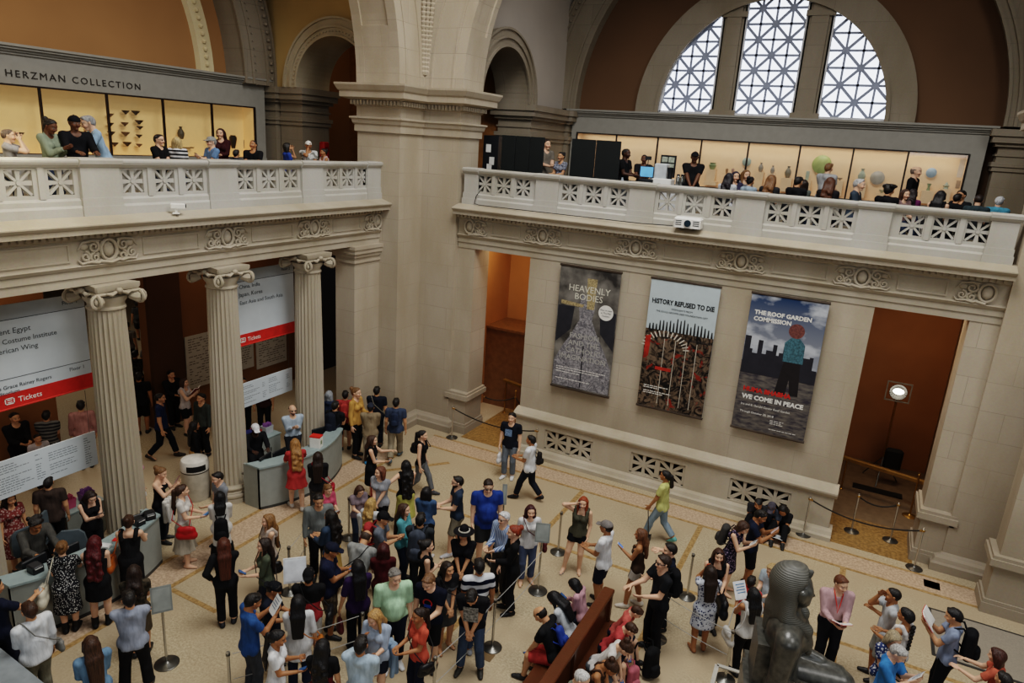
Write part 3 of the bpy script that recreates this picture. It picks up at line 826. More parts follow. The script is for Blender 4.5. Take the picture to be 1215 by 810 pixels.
def nets(F, lo, v):
    S = F < 0
    n = np.array(F.shape) - 1
    C = [(c >> 2 & 1, c >> 1 & 1, c & 1) for c in range(8)]
    cnt = np.zeros(n, np.int8)
    for c in C: cnt += S[c[0]:c[0] + n[0], c[1]:c[1] + n[1], c[2]:c[2] + n[2]]
    I = np.argwhere((cnt > 0) & (cnt < 8))
    if len(I) == 0: return np.zeros((0, 3)), np.zeros((0, 4), int)
    vals = np.stack([F[I[:, 0] + c[0], I[:, 1] + c[1], I[:, 2] + c[2]] for c in C], 1)
    vals = np.clip(vals, -2 * v, 2 * v)
    acc = np.zeros((len(I), 3)); w = np.zeros(len(I))
    Ca = np.array(C, float)
    for e0, e1 in EDGES:
        f0, f1 = vals[:, e0], vals[:, e1]; mk = (f0 < 0) != (f1 < 0)
        t = np.where(mk, f0 / np.where(mk, f0 - f1, 1), 0)
        P = Ca[e0] + t[:, None] * (Ca[e1] - Ca[e0])
        acc += P * mk[:, None]; w += mk
    verts = (I + acc / w[:, None]) * v + lo
    idx = np.full(n, -1, np.int32); idx[I[:, 0], I[:, 1], I[:, 2]] = np.arange(len(I))
    faces = []
    for axn in range(3):
        sl0 = [slice(None)] * 3; sl1 = [slice(None)] * 3; sl0[axn] = slice(0, -1); sl1[axn] = slice(1, None)
        a, b = S[tuple(sl0)], S[tuple(sl1)]
        E = np.argwhere(a != b)
        o1, o2 = (axn + 1) % 3, (axn + 2) % 3
        ok = (E[:, o1] > 0) & (E[:, o2] > 0) & (E[:, o1] < n[o1]) & (E[:, o2] < n[o2])
        E = E[ok]
        def at(d1, d2):
            q = E.copy(); q[:, o1] -= d1; q[:, o2] -= d2
            return idx[q[:, 0], q[:, 1], q[:, 2]]
        q = np.stack([at(1, 1), at(0, 1), at(0, 0), at(1, 0)], 1)
        flip = ~a[E[:, 0], E[:, 1], E[:, 2]]
        q[flip] = q[flip][:, ::-1]
        faces.append(q)
    Q = np.concatenate(faces)
    return verts, Q[(Q >= 0).all(1)]
def surf(prims, v, planes=()): 
    F, lo = field(prims, v, planes); return nets(F, lo, v)
def qmesh(name, vs, fs, paint=None):
    me = bpy.data.meshes.new(name)
    me.vertices.add(len(vs)); me.vertices.foreach_set('co', np.asarray(vs, np.float32).ravel())
    me.loops.add(len(fs) * 4); me.loops.foreach_set('vertex_index', np.asarray(fs, np.int32).ravel())
    me.polygons.add(len(fs)); me.polygons.foreach_set('loop_start', np.arange(0, len(fs) * 4, 4, dtype=np.int32))
    me.polygons.foreach_set('use_smooth', np.ones(len(fs), bool))
    if paint is not None:
        at = me.attributes.new('paint', 'FLOAT_COLOR', 'POINT')
        at.data.foreach_set('color', np.concatenate([paint, np.ones((len(paint), 1))], 1).astype(np.float32).ravel())
    me.update(calc_edges=True); return me
def skinmat():
    m, nt, b = newmat('skin')
    a = N(nt, 'ShaderNodeAttribute', attribute_name='paint')
    tc = N(nt, 'ShaderNodeTexCoord'); no = N(nt, 'ShaderNodeTexNoise'); no.inputs['Scale'].default_value = 14
    L(nt, tc.outputs['Object'], no.inputs['Vector'])
    L(nt, mixc(nt, .12, a.outputs['Color'], no.outputs['Color'], 'SOFT_LIGHT'), b.inputs['Base Color'])
    b.inputs['Roughness'].default_value = .55; b.inputs['Specular IOR Level'].default_value = .3
    return m
SKIN = skinmat()
def hairmat(h):
    key = ('hair', h)
    if key in MATS: return MATS[key]
    m, nt, b = newmat('hair_' + h.strip('#')); c = hexc(h)
    tc = N(nt, 'ShaderNodeTexCoord'); mp = N(nt, 'ShaderNodeMapping'); mp.inputs['Scale'].default_value = (60, 60, 6)
    no = N(nt, 'ShaderNodeTexNoise'); no.inputs['Scale'].default_value = 1.; no.inputs['Detail'].default_value = 3
    L(nt, tc.outputs['Object'], mp.inputs['Vector']); L(nt, mp.outputs[0], no.inputs['Vector'])
    L(nt, mixc(nt, ramp(nt, no.outputs['Fac'], .35, .68), tuple(v * .55 for v in c), tuple(min(1, v * 1.35) for v in c)), b.inputs['Base Color'])
    bp = N(nt, 'ShaderNodeBump'); bp.inputs['Strength'].default_value = .6; bp.inputs['Distance'].default_value = .02
    L(nt, no.outputs['Fac'], bp.inputs['Height']); L(nt, bp.outputs[0], b.inputs['Normal'])
    b.inputs['Roughness'].default_value = .5; b.inputs['Specular IOR Level'].default_value = .35
    MATS[key] = m; return m

# hand template: wrist at origin, fingers +Y, palm faces -Z, thumb on +X
def hand_template(curl):
    pr = [cap((-.022, .02, 0), (-.026, .085, 0), .021, .019, .02, ((0, 0, 1), 1.6)), cap((.018, .02, 0), (.026, .085, 0), .021, .018, .02, ((0, 0, 1), 1.6)),
          cap((0, -.03, 0), (0, .04, 0), .022, .024, .02, ((0, 0, 1), 1.25))]
    for x, ln, r in ((.031, .072, .0092), (.0105, .081, .0095), (-.0105, .075, .009), (-.030, .058, .008)):
        p = V(x, .092, 0); an = 0
        for i, f in enumerate((.45, .32, .23)):
            an += curl * (.6, 1., .75)[i]
            q = p + V(x * .10 * f, ln * f * math.cos(an), -ln * f * math.sin(an))
            pr.append(cap(p, q, r * (1 - .1 * i), r * (.93 - .12 * i), .006)); p = q
    p = V(.03, .028, -.004)
    for i, (dx, dy, dz, r) in enumerate(((.026, .024, -.010, .0125), (.012, .026, -.012 - .01 * curl, .0105), (.002, .022, -.008 - .012 * curl, .009))):
        q = p + V(dx, dy, dz); pr.append(cap(p, q, r, r * .9, .008)); p = q
    return surf(pr, .0052)
HANDS = {'relax': hand_template(.42), 'grip': hand_template(1.0), 'flat': hand_template(.1)}

def rot(axis, deg):
    a = math.radians(deg); c, s = math.cos(a), math.sin(a)
    if axis == 'x': return np.array([[1, 0, 0], [0, c, -s], [0, s, c]])
    if axis == 'y': return np.array([[c, 0, s], [0, 1, 0], [-s, 0, c]])
    return np.array([[c, -s, 0], [s, c, 0], [0, 0, 1]])
def ik(a, c, l1, l2, pole):
    d = c - a; D = np.linalg.norm(d)
    mx = (l1 + l2) * .995
    if D > mx: c = a + d / D * mx; d = c - a; D = mx
    x = (l1 * l1 - l2 * l2 + D * D) / (2 * D); h = math.sqrt(max(l1 * l1 - x * x, 0))
    u = d / D; p = pole - u * (pole @ u); p /= max(np.linalg.norm(p), 1e-6)
    return a + u * x + p * h, c
ARM = {'down': (.150, .03, -.035), 'side': (.175, .02, -.02), 'front': (.05, .19, .12), 'phone': (.03, .19, .20), 'chest': (.03, .13, .2), 'cross': (-.07, .12, .185), 'hip': (.135, .03, .04),
       'ear': (.075, .05, .41), 'face': (.02, .11, .385), 'fwd': (.10, .27, .22), 'desk': (.09, .25, .15), 'out': (.33, .06, .2), 'strap': (.09, .09, .25), 'clasp': (.012, .13, .01),
       'low': (.11, .13, .0), 'lap': (.05, .18, .05), 'knee': (.06, .26, .06), 'read': (.06, .2, .25), 'back': (.14, -.1, -.03), 'raise': (.12, .2, .42), 'railrest': (.1, .24, .22), 'pocket': (.12, .05, -.0), 'wideout': (.3, .17, .22)}
LEG = {'stand': ((.058, -.01, 0), (.058, .025, 0)), 'wide': ((.10, 0, 0), (.09, .02, 0)), 'walk': ((.045, .17, 0), (.045, -.19, .05)), 'walk2': ((.045, -.19, .05), (.045, .17, 0)), 'step': ((.06, .08, 0), (.055, -.07, .0)),
       'sit': ((.08, .27, 0), (.075, .25, 0)), 'sitfwd': ((.09, .36, 0), (.06, .30, 0)), 'ground': ((.10, .36, 0), (.12, .33, 0)), 'together': ((.045, 0, 0), (.045, .015, 0)), 'cross': ((.0, .04, 0), (.04, -.02, 0))}

HOLD = {}
def person(px, py, h, phi, label, top=None, bottom=None, hair=('short', '#1c1512'), skin='#c99a7c', fem=0, arms=('down', 'down'), legs='stand', bend=0, lean=0,
           head=(0, 0), z0=0., seat=None, w=1., shoes='#222222', vox=None, cap_=None, hat=None, glasses=None, extra=(), group=None, at=None, hands=('relax', 'relax'), key=None, beard=None, hw=None):
    """px,py: pixel of the crown of the head, from which the standing place is worked out for a person of height h."""
    s = h
    hz = (.52 * s if seat is None else seat + .055 * s) - (.012 * s if legs in ('walk', 'walk2') else .003 * s)
    if legs == 'ground': hz = .075 * s + (seat or 0)
    # crown position in body space (before yaw)
    B = rot('y', lean) @ rot('x', -bend)
    hip = V(0, 0, hz)
    T = lambda o, f, u: hip + B @ V(o * s, f * s, u * s)
    HB = B @ rot('z', head[0]) @ rot('x', -head[1])
    nk = T(0, .0, .335)
    hc = nk + HB @ (V(0, .012, .082) * s)
    crown = hc + HB @ V(0, -.01, .068) * s
    if at is not None:
        pos = V(at[0], at[1], z0)
        P = pos + V(0, 0, crown[2])
    else:
        P = onz(px, py, z0 + crown[2]); 
    toc = math.atan2(-P[1], -P[0])
    yaw = toc + math.radians(phi)           # direction faced, phi=90 faces picture right
    rz = yaw - PI / 2
    Rz = rot('z', math.degrees(rz))
    if at is None:
        off = Rz @ V(crown[0], crown[1], 0)
        pos = V(P[0] - off[0], P[1] - off[1], z0)
    dist = np.linalg.norm(pos - CP)
    v = vox or (.0145 if dist < 13 else .017 if dist < 18 else .021)
    rnd = random.Random(label)
    # ---- skeleton
    sw = (.100 if fem else .116) * w ** .5
    sh = [T(-sw, 0, .299), T(sw, 0, .299)]
    hj = [hip + V(-.052 * s, 0, -.0), hip + V(.052 * s, 0, 0)]
    if legs not in ('sit', 'sitfwd', 'ground'): hj = [hip + (rot('y', lean) @ V(sg * .052 * s, 0, 0)) for sg in (-1, 1)]
    fl = B @ V(0, 1, 0); fl = (fl, 1.42 if w < 1.15 else 1.25)
    arms3, elb = [], []
    for i, sg in enumerate((-1, 1)):
        t = arms[i]; t = ARM[t] if isinstance(t, str) else t
        tgt = T(sg * t[0], t[1], t[2])
        pole = B @ (V(sg * .35, .3, -1) if arms[i] == 'face' else V(sg * (.9 if arms[i] in ('hip', 'ear', 'out', 'raise') else .35), -.9 if arms[i] not in ('ear', 'raise') else .1, -.5))
        e, wv = ik(sh[i], tgt, .172 * s, .145 * s, pole)
        elb.append(e); arms3.append(wv)
    kn, an = [], []
    for i, sg in enumerate((-1, 1)):
        t = LEG[legs][i] if isinstance(legs, str) else legs[i]
        a = V(sg * t[0] * s, t[1] * s, t[2] * s + .045 * s)
        if seat is not None: a[2] += 0
        k, a = ik(hj[i], a, .243 * s, .233 * s, V(sg * .12, 1, .25 if seat is None and legs != 'ground' else 1.2))
        kn.append(k); an.append(a)
    mw = w if not fem else w * .96
    ar = .9 if fem else 1.0
    # ---- body primitives
    tor = [cap(hip + B @ V(-.04, 0, .012) * s, hip + B @ V(.04, 0, .012) * s, .078 * s * mw, k=.03, flat=fl),
           cap(T(0, 0, .04), T(0, .002, .13), .083 * s * mw, (.068 if fem else .078) * s * mw, k=.03, flat=fl),
           cap(T(-.032, .002, .13), T(-.042, .0, .255), (.052 if fem else .062) * s * mw, (.058 if fem else .07) * s * mw, k=.03, flat=fl),
           cap(T(.032, .002, .13), T(.042, .0, .255), (.052 if fem else .062) * s * mw, (.058 if fem else .07) * s * mw, k=.03, flat=fl)]
    if fem: tor += [cap(T(sg * .042, .04, .225), T(sg * .042, .046, .22), .033 * s * mw, k=.025) for sg in (-1, 1)]
    elif w > 1.1: tor += [cap(T(0, .035, .09), T(0, .03, .14), .085 * s * (w - .1), k=.04)]
    bum = [cap(hip + B @ V(sg * .042 * s, -.026 * s, -.015 * s), hip + B @ V(sg * .042 * s, -.022 * s, .0), .052 * s * mw, k=.03) for sg in (-1, 1)]
    yoke = [cap(sh[0] * .88 + sh[1] * .12, sh[1] * .88 + sh[0] * .12, .033 * s * ar, k=.03), cap(T(0, -.012, .30), T(0, -.006, .335), .05 * s * ar, .033 * s * ar, k=.03)]
    neck = [cap(T(0, -.008, .31), hc + HB @ V(0, -.018, -.03) * s, .034 * s * (.9 if fem else 1.05), .033 * s * (.88 if fem else 1.03), k=.015)]
    upper = [cap(sh[i], elb[i], .034 * s * ar * w ** .5, .0265 * s * ar * w ** .4, k=.022) for i in (0, 1)]
    fore = [cap(elb[i], arms3[i], .0265 * s * ar, .0165 * s * ar, k=.015) for i in (0, 1)]
    thigh = [cap(hj[i], kn[i], .058 * s * mw, .037 * s * w ** .4, k=.03) for i in (0, 1)]
    shin = [cap(kn[i], an[i], .037 * s * w ** .4, .024 * s, k=.02) for i in (0, 1)]
    calf = []
    foot = []
    fdirs = []
    for i, sg in enumerate((-1, 1)):
        sd = an[i] - kn[i]; sd = sd / np.linalg.norm(sd)
        back = V(0, -1, 0) - sd * (V(0, -1, 0) @ sd)
        calf.append(cap(kn[i] * .75 + an[i] * .25 + back * .012 * s, kn[i] * .5 + an[i] * .5 + back * .008 * s, .033 * s, .026 * s, k=.02))
        lift = an[i][2] - .045 * s
        fd = V(sg * .22, 1, -min(.8, lift / (.07 * s) * .6)); fd /= np.linalg.norm(fd); fdirs.append(fd)
        an0 = an[i]
        heel = an0 + V(0, 0, -.022 * s) - fd * .022 * s; toe = an0 + V(0, 0, -.028 * s) + fd * .098 * s
        foot.append([cap(heel, heel * .4 + toe * .6, .0235 * s, .022 * s, k=.015), cap(heel * .4 + toe * .6, toe, .023 * s, .0165 * s, k=.015, flat=(V(0, 0, 1), 1.25)), cap(an0, heel * .7 + toe * .3, .024 * s, .022 * s, k=.02)])
    body = tor + bum + yoke + neck + upper + fore + thigh + shin + calf + foot[0] + foot[1]
    bv, bf = surf(body, v)
    # ---- head with face
    M = lambda x, y, z: hc + HB @ V(x, y, z) * s
    D = lambda x, y, z: HB @ V(x, y, z)
    hp = [cap(M(0, -.016, .012), M(0, .006, .016), .056 * s, .053 * s, k=.02, flat=(D(1, 0, 0), 1.18)),
          cap(M(0, .014, -.02), M(0, .026, -.048), .039 * s, .022 * s, k=.025, flat=(D(1, 0, 0), 1.02)),
          cap(M(0, .052, .006), M(0, .064, -.017), .0062 * s, .0088 * s, k=.008), cap(M(-.008, .058, -.019), M(.008, .058, -.019), .006 * s, k=.006),
          cap(M(-.022, .046, .017), M(.022, .046, .017), .0085 * s, k=.012), cap(M(-.012, .046, -.034), M(.012, .046, -.034), .0075 * s, k=.006),
          cap(M(0, .042, -.056), M(0, .044, -.056), .0105 * s, k=.012),
          cap(M(0, -.02, -.03), M(0, -.022, -.07), .034 * s * (.9 if fem else 1.02), .034 * s * (.9 if fem else 1.03), k=.02)]
    for sg in (-1, 1):
        hp += [cap(M(sg * .052, -.006, .006), M(sg * .049, -.004, -.014), .011 * s, .008 * s, k=.006, flat=(D(1, 0, 0), 1.9)), cap(M(sg * .024, .04, -.016), M(sg * .022, .04, -.02), .016 * s, k=.014)]
        hp.append(dict(cap(M(sg * .021, .059, .003), M(sg * .021, .06, .003), .006 * s), sub=True))
    for sg in (-1, 1): hp.append(cap(M(sg * .0205, .047, .003), M(sg * .0205, .0475, .003), .0085 * s, k=.003))
    hpv = [p for p in hp if not p['sub']]
    F_, lo_ = field(hp, .0078 if dist < 16 else .0095)
    hv, hf = nets(F_, lo_, .0078 if dist < 16 else .0095)
    sc = np.array(hexc(skin)); hcx = np.array(hexc(hair[1] if hair[0] != 'bald' else '#3a2a20'))
    pb = np.tile(sc, (len(bv), 1))
    loc = (hv - hc) @ HB / s
    ph_ = np.tile(sc, (len(hv), 1))
    lips = (np.abs(loc[:, 2] + .0345) < .0075) & (np.abs(loc[:, 0]) < .018) & (loc[:, 1] > .042)
    ph_[lips] = sc * V(.85, .5, .48)
    for sg in (-1, 1):
        e = np.hypot(loc[:, 0] - sg * .0205, (loc[:, 2] - .003) * 1.5) ; fr = loc[:, 1] > .03
        ph_[(e < .0105) & fr] = sc * .62 + .1
        ph_[(e < .0052) & fr] = V(.05, .035, .03)
        br = (np.abs(loc[:, 2] - .0185) < .0045) & (np.abs(loc[:, 0] - sg * .022) < .014) & fr
        ph_[br] = hcx * .5 + sc * .35
    ck = (np.hypot(np.abs(loc[:, 0]) - .03, loc[:, 2] + .018) < .014) & (loc[:, 1] > .025)
    ph_[ck] = ph_[ck] * V(1.08, .93, .92)
    if beard:
        bm_ = (loc[:, 2] < -.022) & (loc[:, 1] > -.002) & (loc[:, 2] > -.075) & ~lips
        ph_[bm_] = np.array(hexc(beard))
    vs, fs, pc = [bv, hv], [bf, hf + len(bv)], [pb, ph_]
    off = len(bv) + len(hv)
    hw_pts = []
    for i, sg in enumerate((-1, 1)):
        tv, tf = HANDS[hands[i]]
        fd = arms3[i] - elb[i]; fd /= np.linalg.norm(fd)
        a = arms[i] if isinstance(arms[i], str) else 'phone'
        if a in ('down', 'side', 'walk', 'back', 'pocket', 'low'): pn = B @ V(-sg, .15, 0)      # palms face the thigh
        elif a in ('phone', 'read', 'front', 'chest', 'face'): pn = B @ V(-sg * .8, -.3, .75)
        elif a in ('ear',): pn = B @ V(-sg, 0, 0)
        else: pn = B @ V(-sg * .3, .1, -1)
        z_ = -(pn - fd * (pn @ fd)); z_ /= max(1e-6, np.linalg.norm(z_))
        x_ = np.cross(fd, z_)
        Hm = np.stack([x_, fd, z_], 1)
        k_ = s / 1.72 * (.93 if fem else 1.0)
        tv2 = tv.copy()
        thumb = np.array([1., 1., 1.])
        # thumb points forwards or inwards: mirror the template for the side on which it falls
        want = B @ V(0, 1, 0) if a in ('down', 'side', 'back', 'pocket', 'low', 'ear') else B @ V(-sg, 0, .3)
        if x_ @ want < 0: tv2[:, 0] *= -1; tf = tf[:, ::-1]
        wv = (tv2 * k_) @ Hm.T + arms3[i]
        vs.append(wv); fs.append(tf + off); pc.append(np.tile(sc * .97, (len(wv), 1))); off += len(wv)
        hw_pts.append((arms3[i] + fd * .085 * k_ - z_ * .02, Hm))
    me = qmesh('person', np.concatenate(vs), np.concatenate(fs), np.concatenate(pc))
    me.materials.append(SKIN)
    o = bpy.data.objects.new('person', me); COL.objects.link(o)
    o.location = pos; o.rotation_euler = (0, 0, rz)
    tag(o, label, 'person', group)
    def child(name, prims, mat, planes=(), vv=None, lab=None):
        q, f = surf(prims, vv or v, planes)
        if len(f) == 0: return None
        m_ = qmesh(name, q, f); m_.materials.append(mat)
        c = bpy.data.objects.new(name, m_); COL.objects.link(c); c.parent = o
        if lab: c['label'] = lab
        return c
    def fab(c):
        if isinstance(c, (tuple, list)):
            return fabric(*c)
        return fabric(c)
    up = B @ V(0, 0, 1)
    # ---- clothing
    necksub = dict(cap(T(0, .03, .335), T(0, .015, .40), .052 * s, .06 * s), sub=True)
    def sleeves(f1, f2, t1, t2):
        r = []
        for i in (0, 1):
            u = elb[i] - sh[i]; un = u / np.linalg.norm(u)
            if f1 <= 1:
                q = sh[i] + u * f1
                r.append(cap(sh[i], q + un * .02, upper[i]['ra'] + t1, upper[i]['ra'] * (1 - f1) + upper[i]['rb'] * f1 + t1 + .006, k=.02, cuts=((q, un),)))
            else:
                r.append(inflate(upper[i], t1)); 
                u2 = arms3[i] - elb[i]; q = elb[i] + u2 * f2; n2 = u2 / np.linalg.norm(u2)
                r.append(cap(elb[i], q + n2 * .02, fore[i]['ra'] + t2, fore[i]['ra'] * (1 - f2) + fore[i]['rb'] * f2 + t2, k=.015, cuts=((q, n2),)))
        return r
    tk, tc_ = (top[0], top[1]) if top else (None, None)
    ext = top[2] if top and len(top) > 2 else {}
    sit = legs in ('sit', 'sitfwd', 'ground')
    if tk:
        hem = ext.get('hem', -.035 if not sit else .0)
        loose = ext.get('loose', 1.)
        g = [inflate(p, .013 + .004 * loose) for p in tor] + [inflate(p, .012) for p in bum]
        hemz = T(0, 0, hem)
        if hem < -.0:       # hanging body of the garment
            g.append(cap(T(0, 0, .12), hemz - up * .02, (.078 if not fem else .07) * s * mw + .016 * loose, (.089 if not fem else .094) * s * mw + .016 * loose, k=.03, flat=(fl[0], 1.22)))
        planes = [(hemz, -up)]
        gg = list(g)
        if tk in ('tee', 'long', 'half', 'shirt', 'jacket'):
            gg += [inflate(p, .014) for p in yoke]
            f = {'tee': (.62, 0), 'half': (1.5, .1), 'long': (1.5, .93), 'shirt': (1.5, .45), 'jacket': (1.5, .95)}[tk]
            thick = .012 if tk != 'jacket' else .019
            gg += sleeves(ext.get('slv', f[0]), f[1], thick, thick)
            gg.append(dict(necksub, ra=(.046 if tk != 'jacket' else .05) * s))
        else:
            # sleeveless: straps over the shoulder, arms and shoulders bare
            for sg in (-1, 1):
                if tk != 'strapless':
                    wd = .022 * s if tk == 'tank' else .012 * s
                    ox = .07 if tk == 'tank' else .055
                    pts = [T(sg * ox, .052, .25), T(sg * (ox + .003), .03, .315), T(sg * (ox + .002), -.012, .338), T(sg * ox, -.05, .29), T(sg * ox * .9, -.055, .25)]
                    gg += [cap(pts[i], pts[i + 1], wd, k=.01) for i in range(4)]
            lim = T(0, 0, {'tank': .262, 'cami': .245, 'strapless': .245}[tk])
            gg = [inflate(p, 0, cuts=tuple(p['cuts']) + ((lim, up),)) if i < len(g) else p for i, p in enumerate(gg)]
        if tk == 'jacket' or 'collar' in ext:
            n = 10
            for i in range(n):
                a0, a1 = math.radians(-150 + 300 * i / n - 90), math.radians(-150 + 300 * (i + 1) / n - 90)
                gg.append(cap(T(.034 * math.cos(a0), -.004 + .034 * math.sin(a0), .338), T(.034 * math.cos(a1), -.004 + .034 * math.sin(a1), .338), .013 * s, k=.01))
        nm = {'tee': 'shirt', 'long': 'shirt', 'half': 'shirt', 'shirt': 'shirt', 'jacket': 'jacket', 'tank': 'tank_top', 'cami': 'tank_top', 'strapless': 'top'}[tk]
        nm = ext.get('name', nm)
        child(nm, gg, fab(tc_), planes)
    bk, bc = (bottom[0], bottom[1]) if bottom else (None, None)
    bx = bottom[2] if bottom and len(bottom) > 2 else {}
    hem_ = ext.get('hem', -.035 if not sit else .0) if tk else .1
    wz = T(0, 0, bx.get('waist', .075 if hem_ > .02 else hem_ + .035))
    if bk in ('trousers', 'jeans', 'shorts', 'leggings', 'capri'):
        th = {'leggings': .008, 'jeans': .013, 'trousers': .017, 'shorts': .018, 'capri': .014}[bk]
        g = [inflate(tor[0], .010), inflate(tor[1], .009)] + [inflate(p, .009) for p in bum]
        for i in (0, 1):
            d1 = kn[i] - hj[i]; n1 = d1 / np.linalg.norm(d1); d2 = an[i] - kn[i]; n2 = d2 / np.linalg.norm(d2)
            if bk == 'shorts':
                fr = bx.get('len', .8); q = hj[i] + d1 * fr
                if fr <= 1:
                    g.append(cap(hj[i], q + n1 * .02, thigh[i]['ra'] + th * .7, thigh[i]['ra'] * (1 - fr) + thigh[i]['rb'] * fr + th + .01, k=.03, cuts=((q, n1),)))
            else:
                fr = .88 if bk != 'capri' else .45; q = kn[i] + d2 * fr
                wide = {'leggings': .0, 'jeans': .006, 'trousers': .014, 'capri': .003}[bk] + bx.get('wide', 0)
                g.append(inflate(thigh[i], th * .8)); 
                g.append(cap(kn[i], q + n2 * .02, shin[i]['ra'] + th, shin[i]['rb'] + .012 + th + wide, k=.02, cuts=((q, n2),)))
                g.append(inflate(calf[i], th * .7, cuts=((q, n2),)))
        if sit or bend > 30:
            g = [dict(p, cuts=tuple(p['cuts']) + ((wz, up),)) for p in g[:2 + len(bum)]] + g[2 + len(bum):]
        child({'shorts': 'shorts', 'leggings': 'leggings'}.get(bk, 'trousers'), g, fab(bc), [] if sit or bend > 30 else [(wz, up)])
    elif bk == 'skirt':
        ln = bx.get('len', .22); fl_ = bx.get('flare', .03)
        a, b_ = T(0, 0, bx.get('waist', .085)), V(T(0, 0, 0)[0] * .4, T(0, 0, 0)[1] * .4, 0) + V(0, 0, hz - ln * s)
        if sit:
            g = [inflate(tor[0], .014), inflate(tor[1], .011)] + [inflate(p, .011) for p in bum]
            for i in (0, 1):
                d1 = kn[i] - hj[i]; n1 = d1 / np.linalg.norm(d1); q = hj[i] + d1 * min(1, ln / .24)
                g.append(cap(hj[i], q, thigh[i]['ra'] + .02, thigh[i]['rb'] + .035, k=.06, cuts=((q - n1 * .01, n1),)))
            child('skirt', g, fab(bc), [(a, up)])
        else:
            dn = (b_ - a) / np.linalg.norm(b_ - a)
            hipm = hip + V(0, -.004, .0)
            fwd = V(0, 1, 0)
            g = [inflate(tor[0], .014), inflate(tor[1], .010, cuts=((a, up),))] + [inflate(p, .012) for p in bum]
            g.append(cap(hipm - up * .02 * s, b_ + dn * .03, .112 * s * mw, (.108 + fl_) * s * mw, k=.03, flat=(fwd, 1.28), cuts=((b_, V(0, 0, -1)),)))
            g += [inflate(p, .012, cuts=((b_, V(0, 0, -1)),)) for p in thigh]
            if bx.get('folds'):
                for i in range(10):
                    an_ = i * 2 * PI / 10; r_ = (.106 + fl_) * s * mw
                    g.append(cap(hipm, b_ + V(r_ * math.cos(an_), r_ / 1.2 * math.sin(an_), 0) + dn * .03, .02, .028, k=.03, cuts=((b_, V(0, 0, -1)),)))
            child('skirt', g, fab(bc), [(a, up)])
    if shoes:
        st = 'low'
        sc_ = shoes
        if isinstance(shoes, tuple): st, sc_ = shoes
        for i in (0, 1):
            if st == 'sandal':
                g = [inflate(p, .004, cuts=((an[i] + V(0, 0, -.036 * s), V(0, 0, 1)),)) for p in foot[i]]
                tp = an[i] + V(0, 0, -.018 * s) + fdirs[i] * .07 * s
                g.append(cap(tp - V(.03 * s, 0, .01 * s), tp + V(.03 * s, 0, -.01 * s), .008, k=.008))
            else:
                hi_ = .012 if st == 'low' else .05
                g = [inflate(p, .0085) for p in foot[i]] + ([cap(an[i], an[i] + (kn[i] - an[i]) * .35, .033 * s, .036 * s, k=.02)] if st == 'boot' else [])
            child('shoe' if st != 'sandal' else 'sandal', g, plain(sc_, .5), [(an[i] + (kn[i] - an[i]) / np.linalg.norm(kn[i] - an[i]) * .012 * s * (1 if st != 'boot' else 6), (kn[i] - an[i]) / np.linalg.norm(kn[i] - an[i]))], .012)
    # ---- hair
    hk, hcol = hair[0], hair[1]
    hm = hairmat(hcol); hvx = .011 if dist < 16 else .014
    skull = lambda t: [cap(M(0, -.018, .014), M(0, .004, .020), .057 * s + t, .053 * s + t, k=.02, flat=(D(1, 0, 0), 1.14))]
    line = lambda c0, tilt: ((M(*c0)), D(0, math.cos(math.radians(tilt)), -math.sin(math.radians(tilt))))
    longl = hair[2] if len(hair) > 2 else .2
    if hk == 'bald':
        child('hair', [p for p in skull(.005)] + [dict(cap(M(0, .0, .06), M(0, -.02, .06), .052 * s), sub=True)], hm, [line((0, -.002, -.0), 20)], hvx)
    elif hk == 'crop':
        child('hair', skull(.004), hm, [line((0, .028, .037), 42)], hvx)
    elif hk in ('short', 'full', 'curly'):
        t = {'short': .0055, 'full': .013, 'curly': .022}[hk]
        g = skull(t) + [cap(M(-.026, .03, .056), M(.022, .034, .059), .013 * s, k=.02), cap(M(0, -.045, -.005), M(0, -.04, -.035), .031 * s, .022 * s, k=.03)]
        for i in range(12): 
            aa = rnd.uniform(0, 2 * PI); rr_ = rnd.uniform(.2, 1); g.append(cap(M(.045 * rr_ * math.cos(aa), -.01 + .05 * rr_ * math.sin(aa), .066 - .03 * rr_ * rr_), M(.045 * rr_ * math.cos(aa) + .012, -.004 + .05 * rr_ * math.sin(aa), .068 - .03 * rr_ * rr_), .010 * s, k=.012))
        if hk == 'curly': g += [cap(M(.055 * math.cos(i) * (.6 + .4 * (i % 2)), -.012 + .05 * math.sin(i * 1.3), .045 + .02 * math.sin(i * 2.1)), M(.055 * math.cos(i), -.012 + .05 * math.sin(i * 1.3), .05), .022 * s, k=.012) for i in range(14)]
        child('hair', g, hm, [line((0, .028, .037), 42)], hvx)
    elif hk in ('long', 'bob', 'wavy', 'pony', 'bun', 'braid', 'afro'):
        g = [inflate(p, 0, cuts=(line((0, .029, .038), 46),)) for p in skull(.010)]
        for sg in (-1, 1):
            if hk in ('long', 'bob', 'wavy'):
                g.append(cap(M(sg * .042, .012, .03), M(sg * .05, -.004, -.03), .018 * s, .019 * s, k=.02))
        dwn = lambda f, z: T(0, -f, .335 - z)
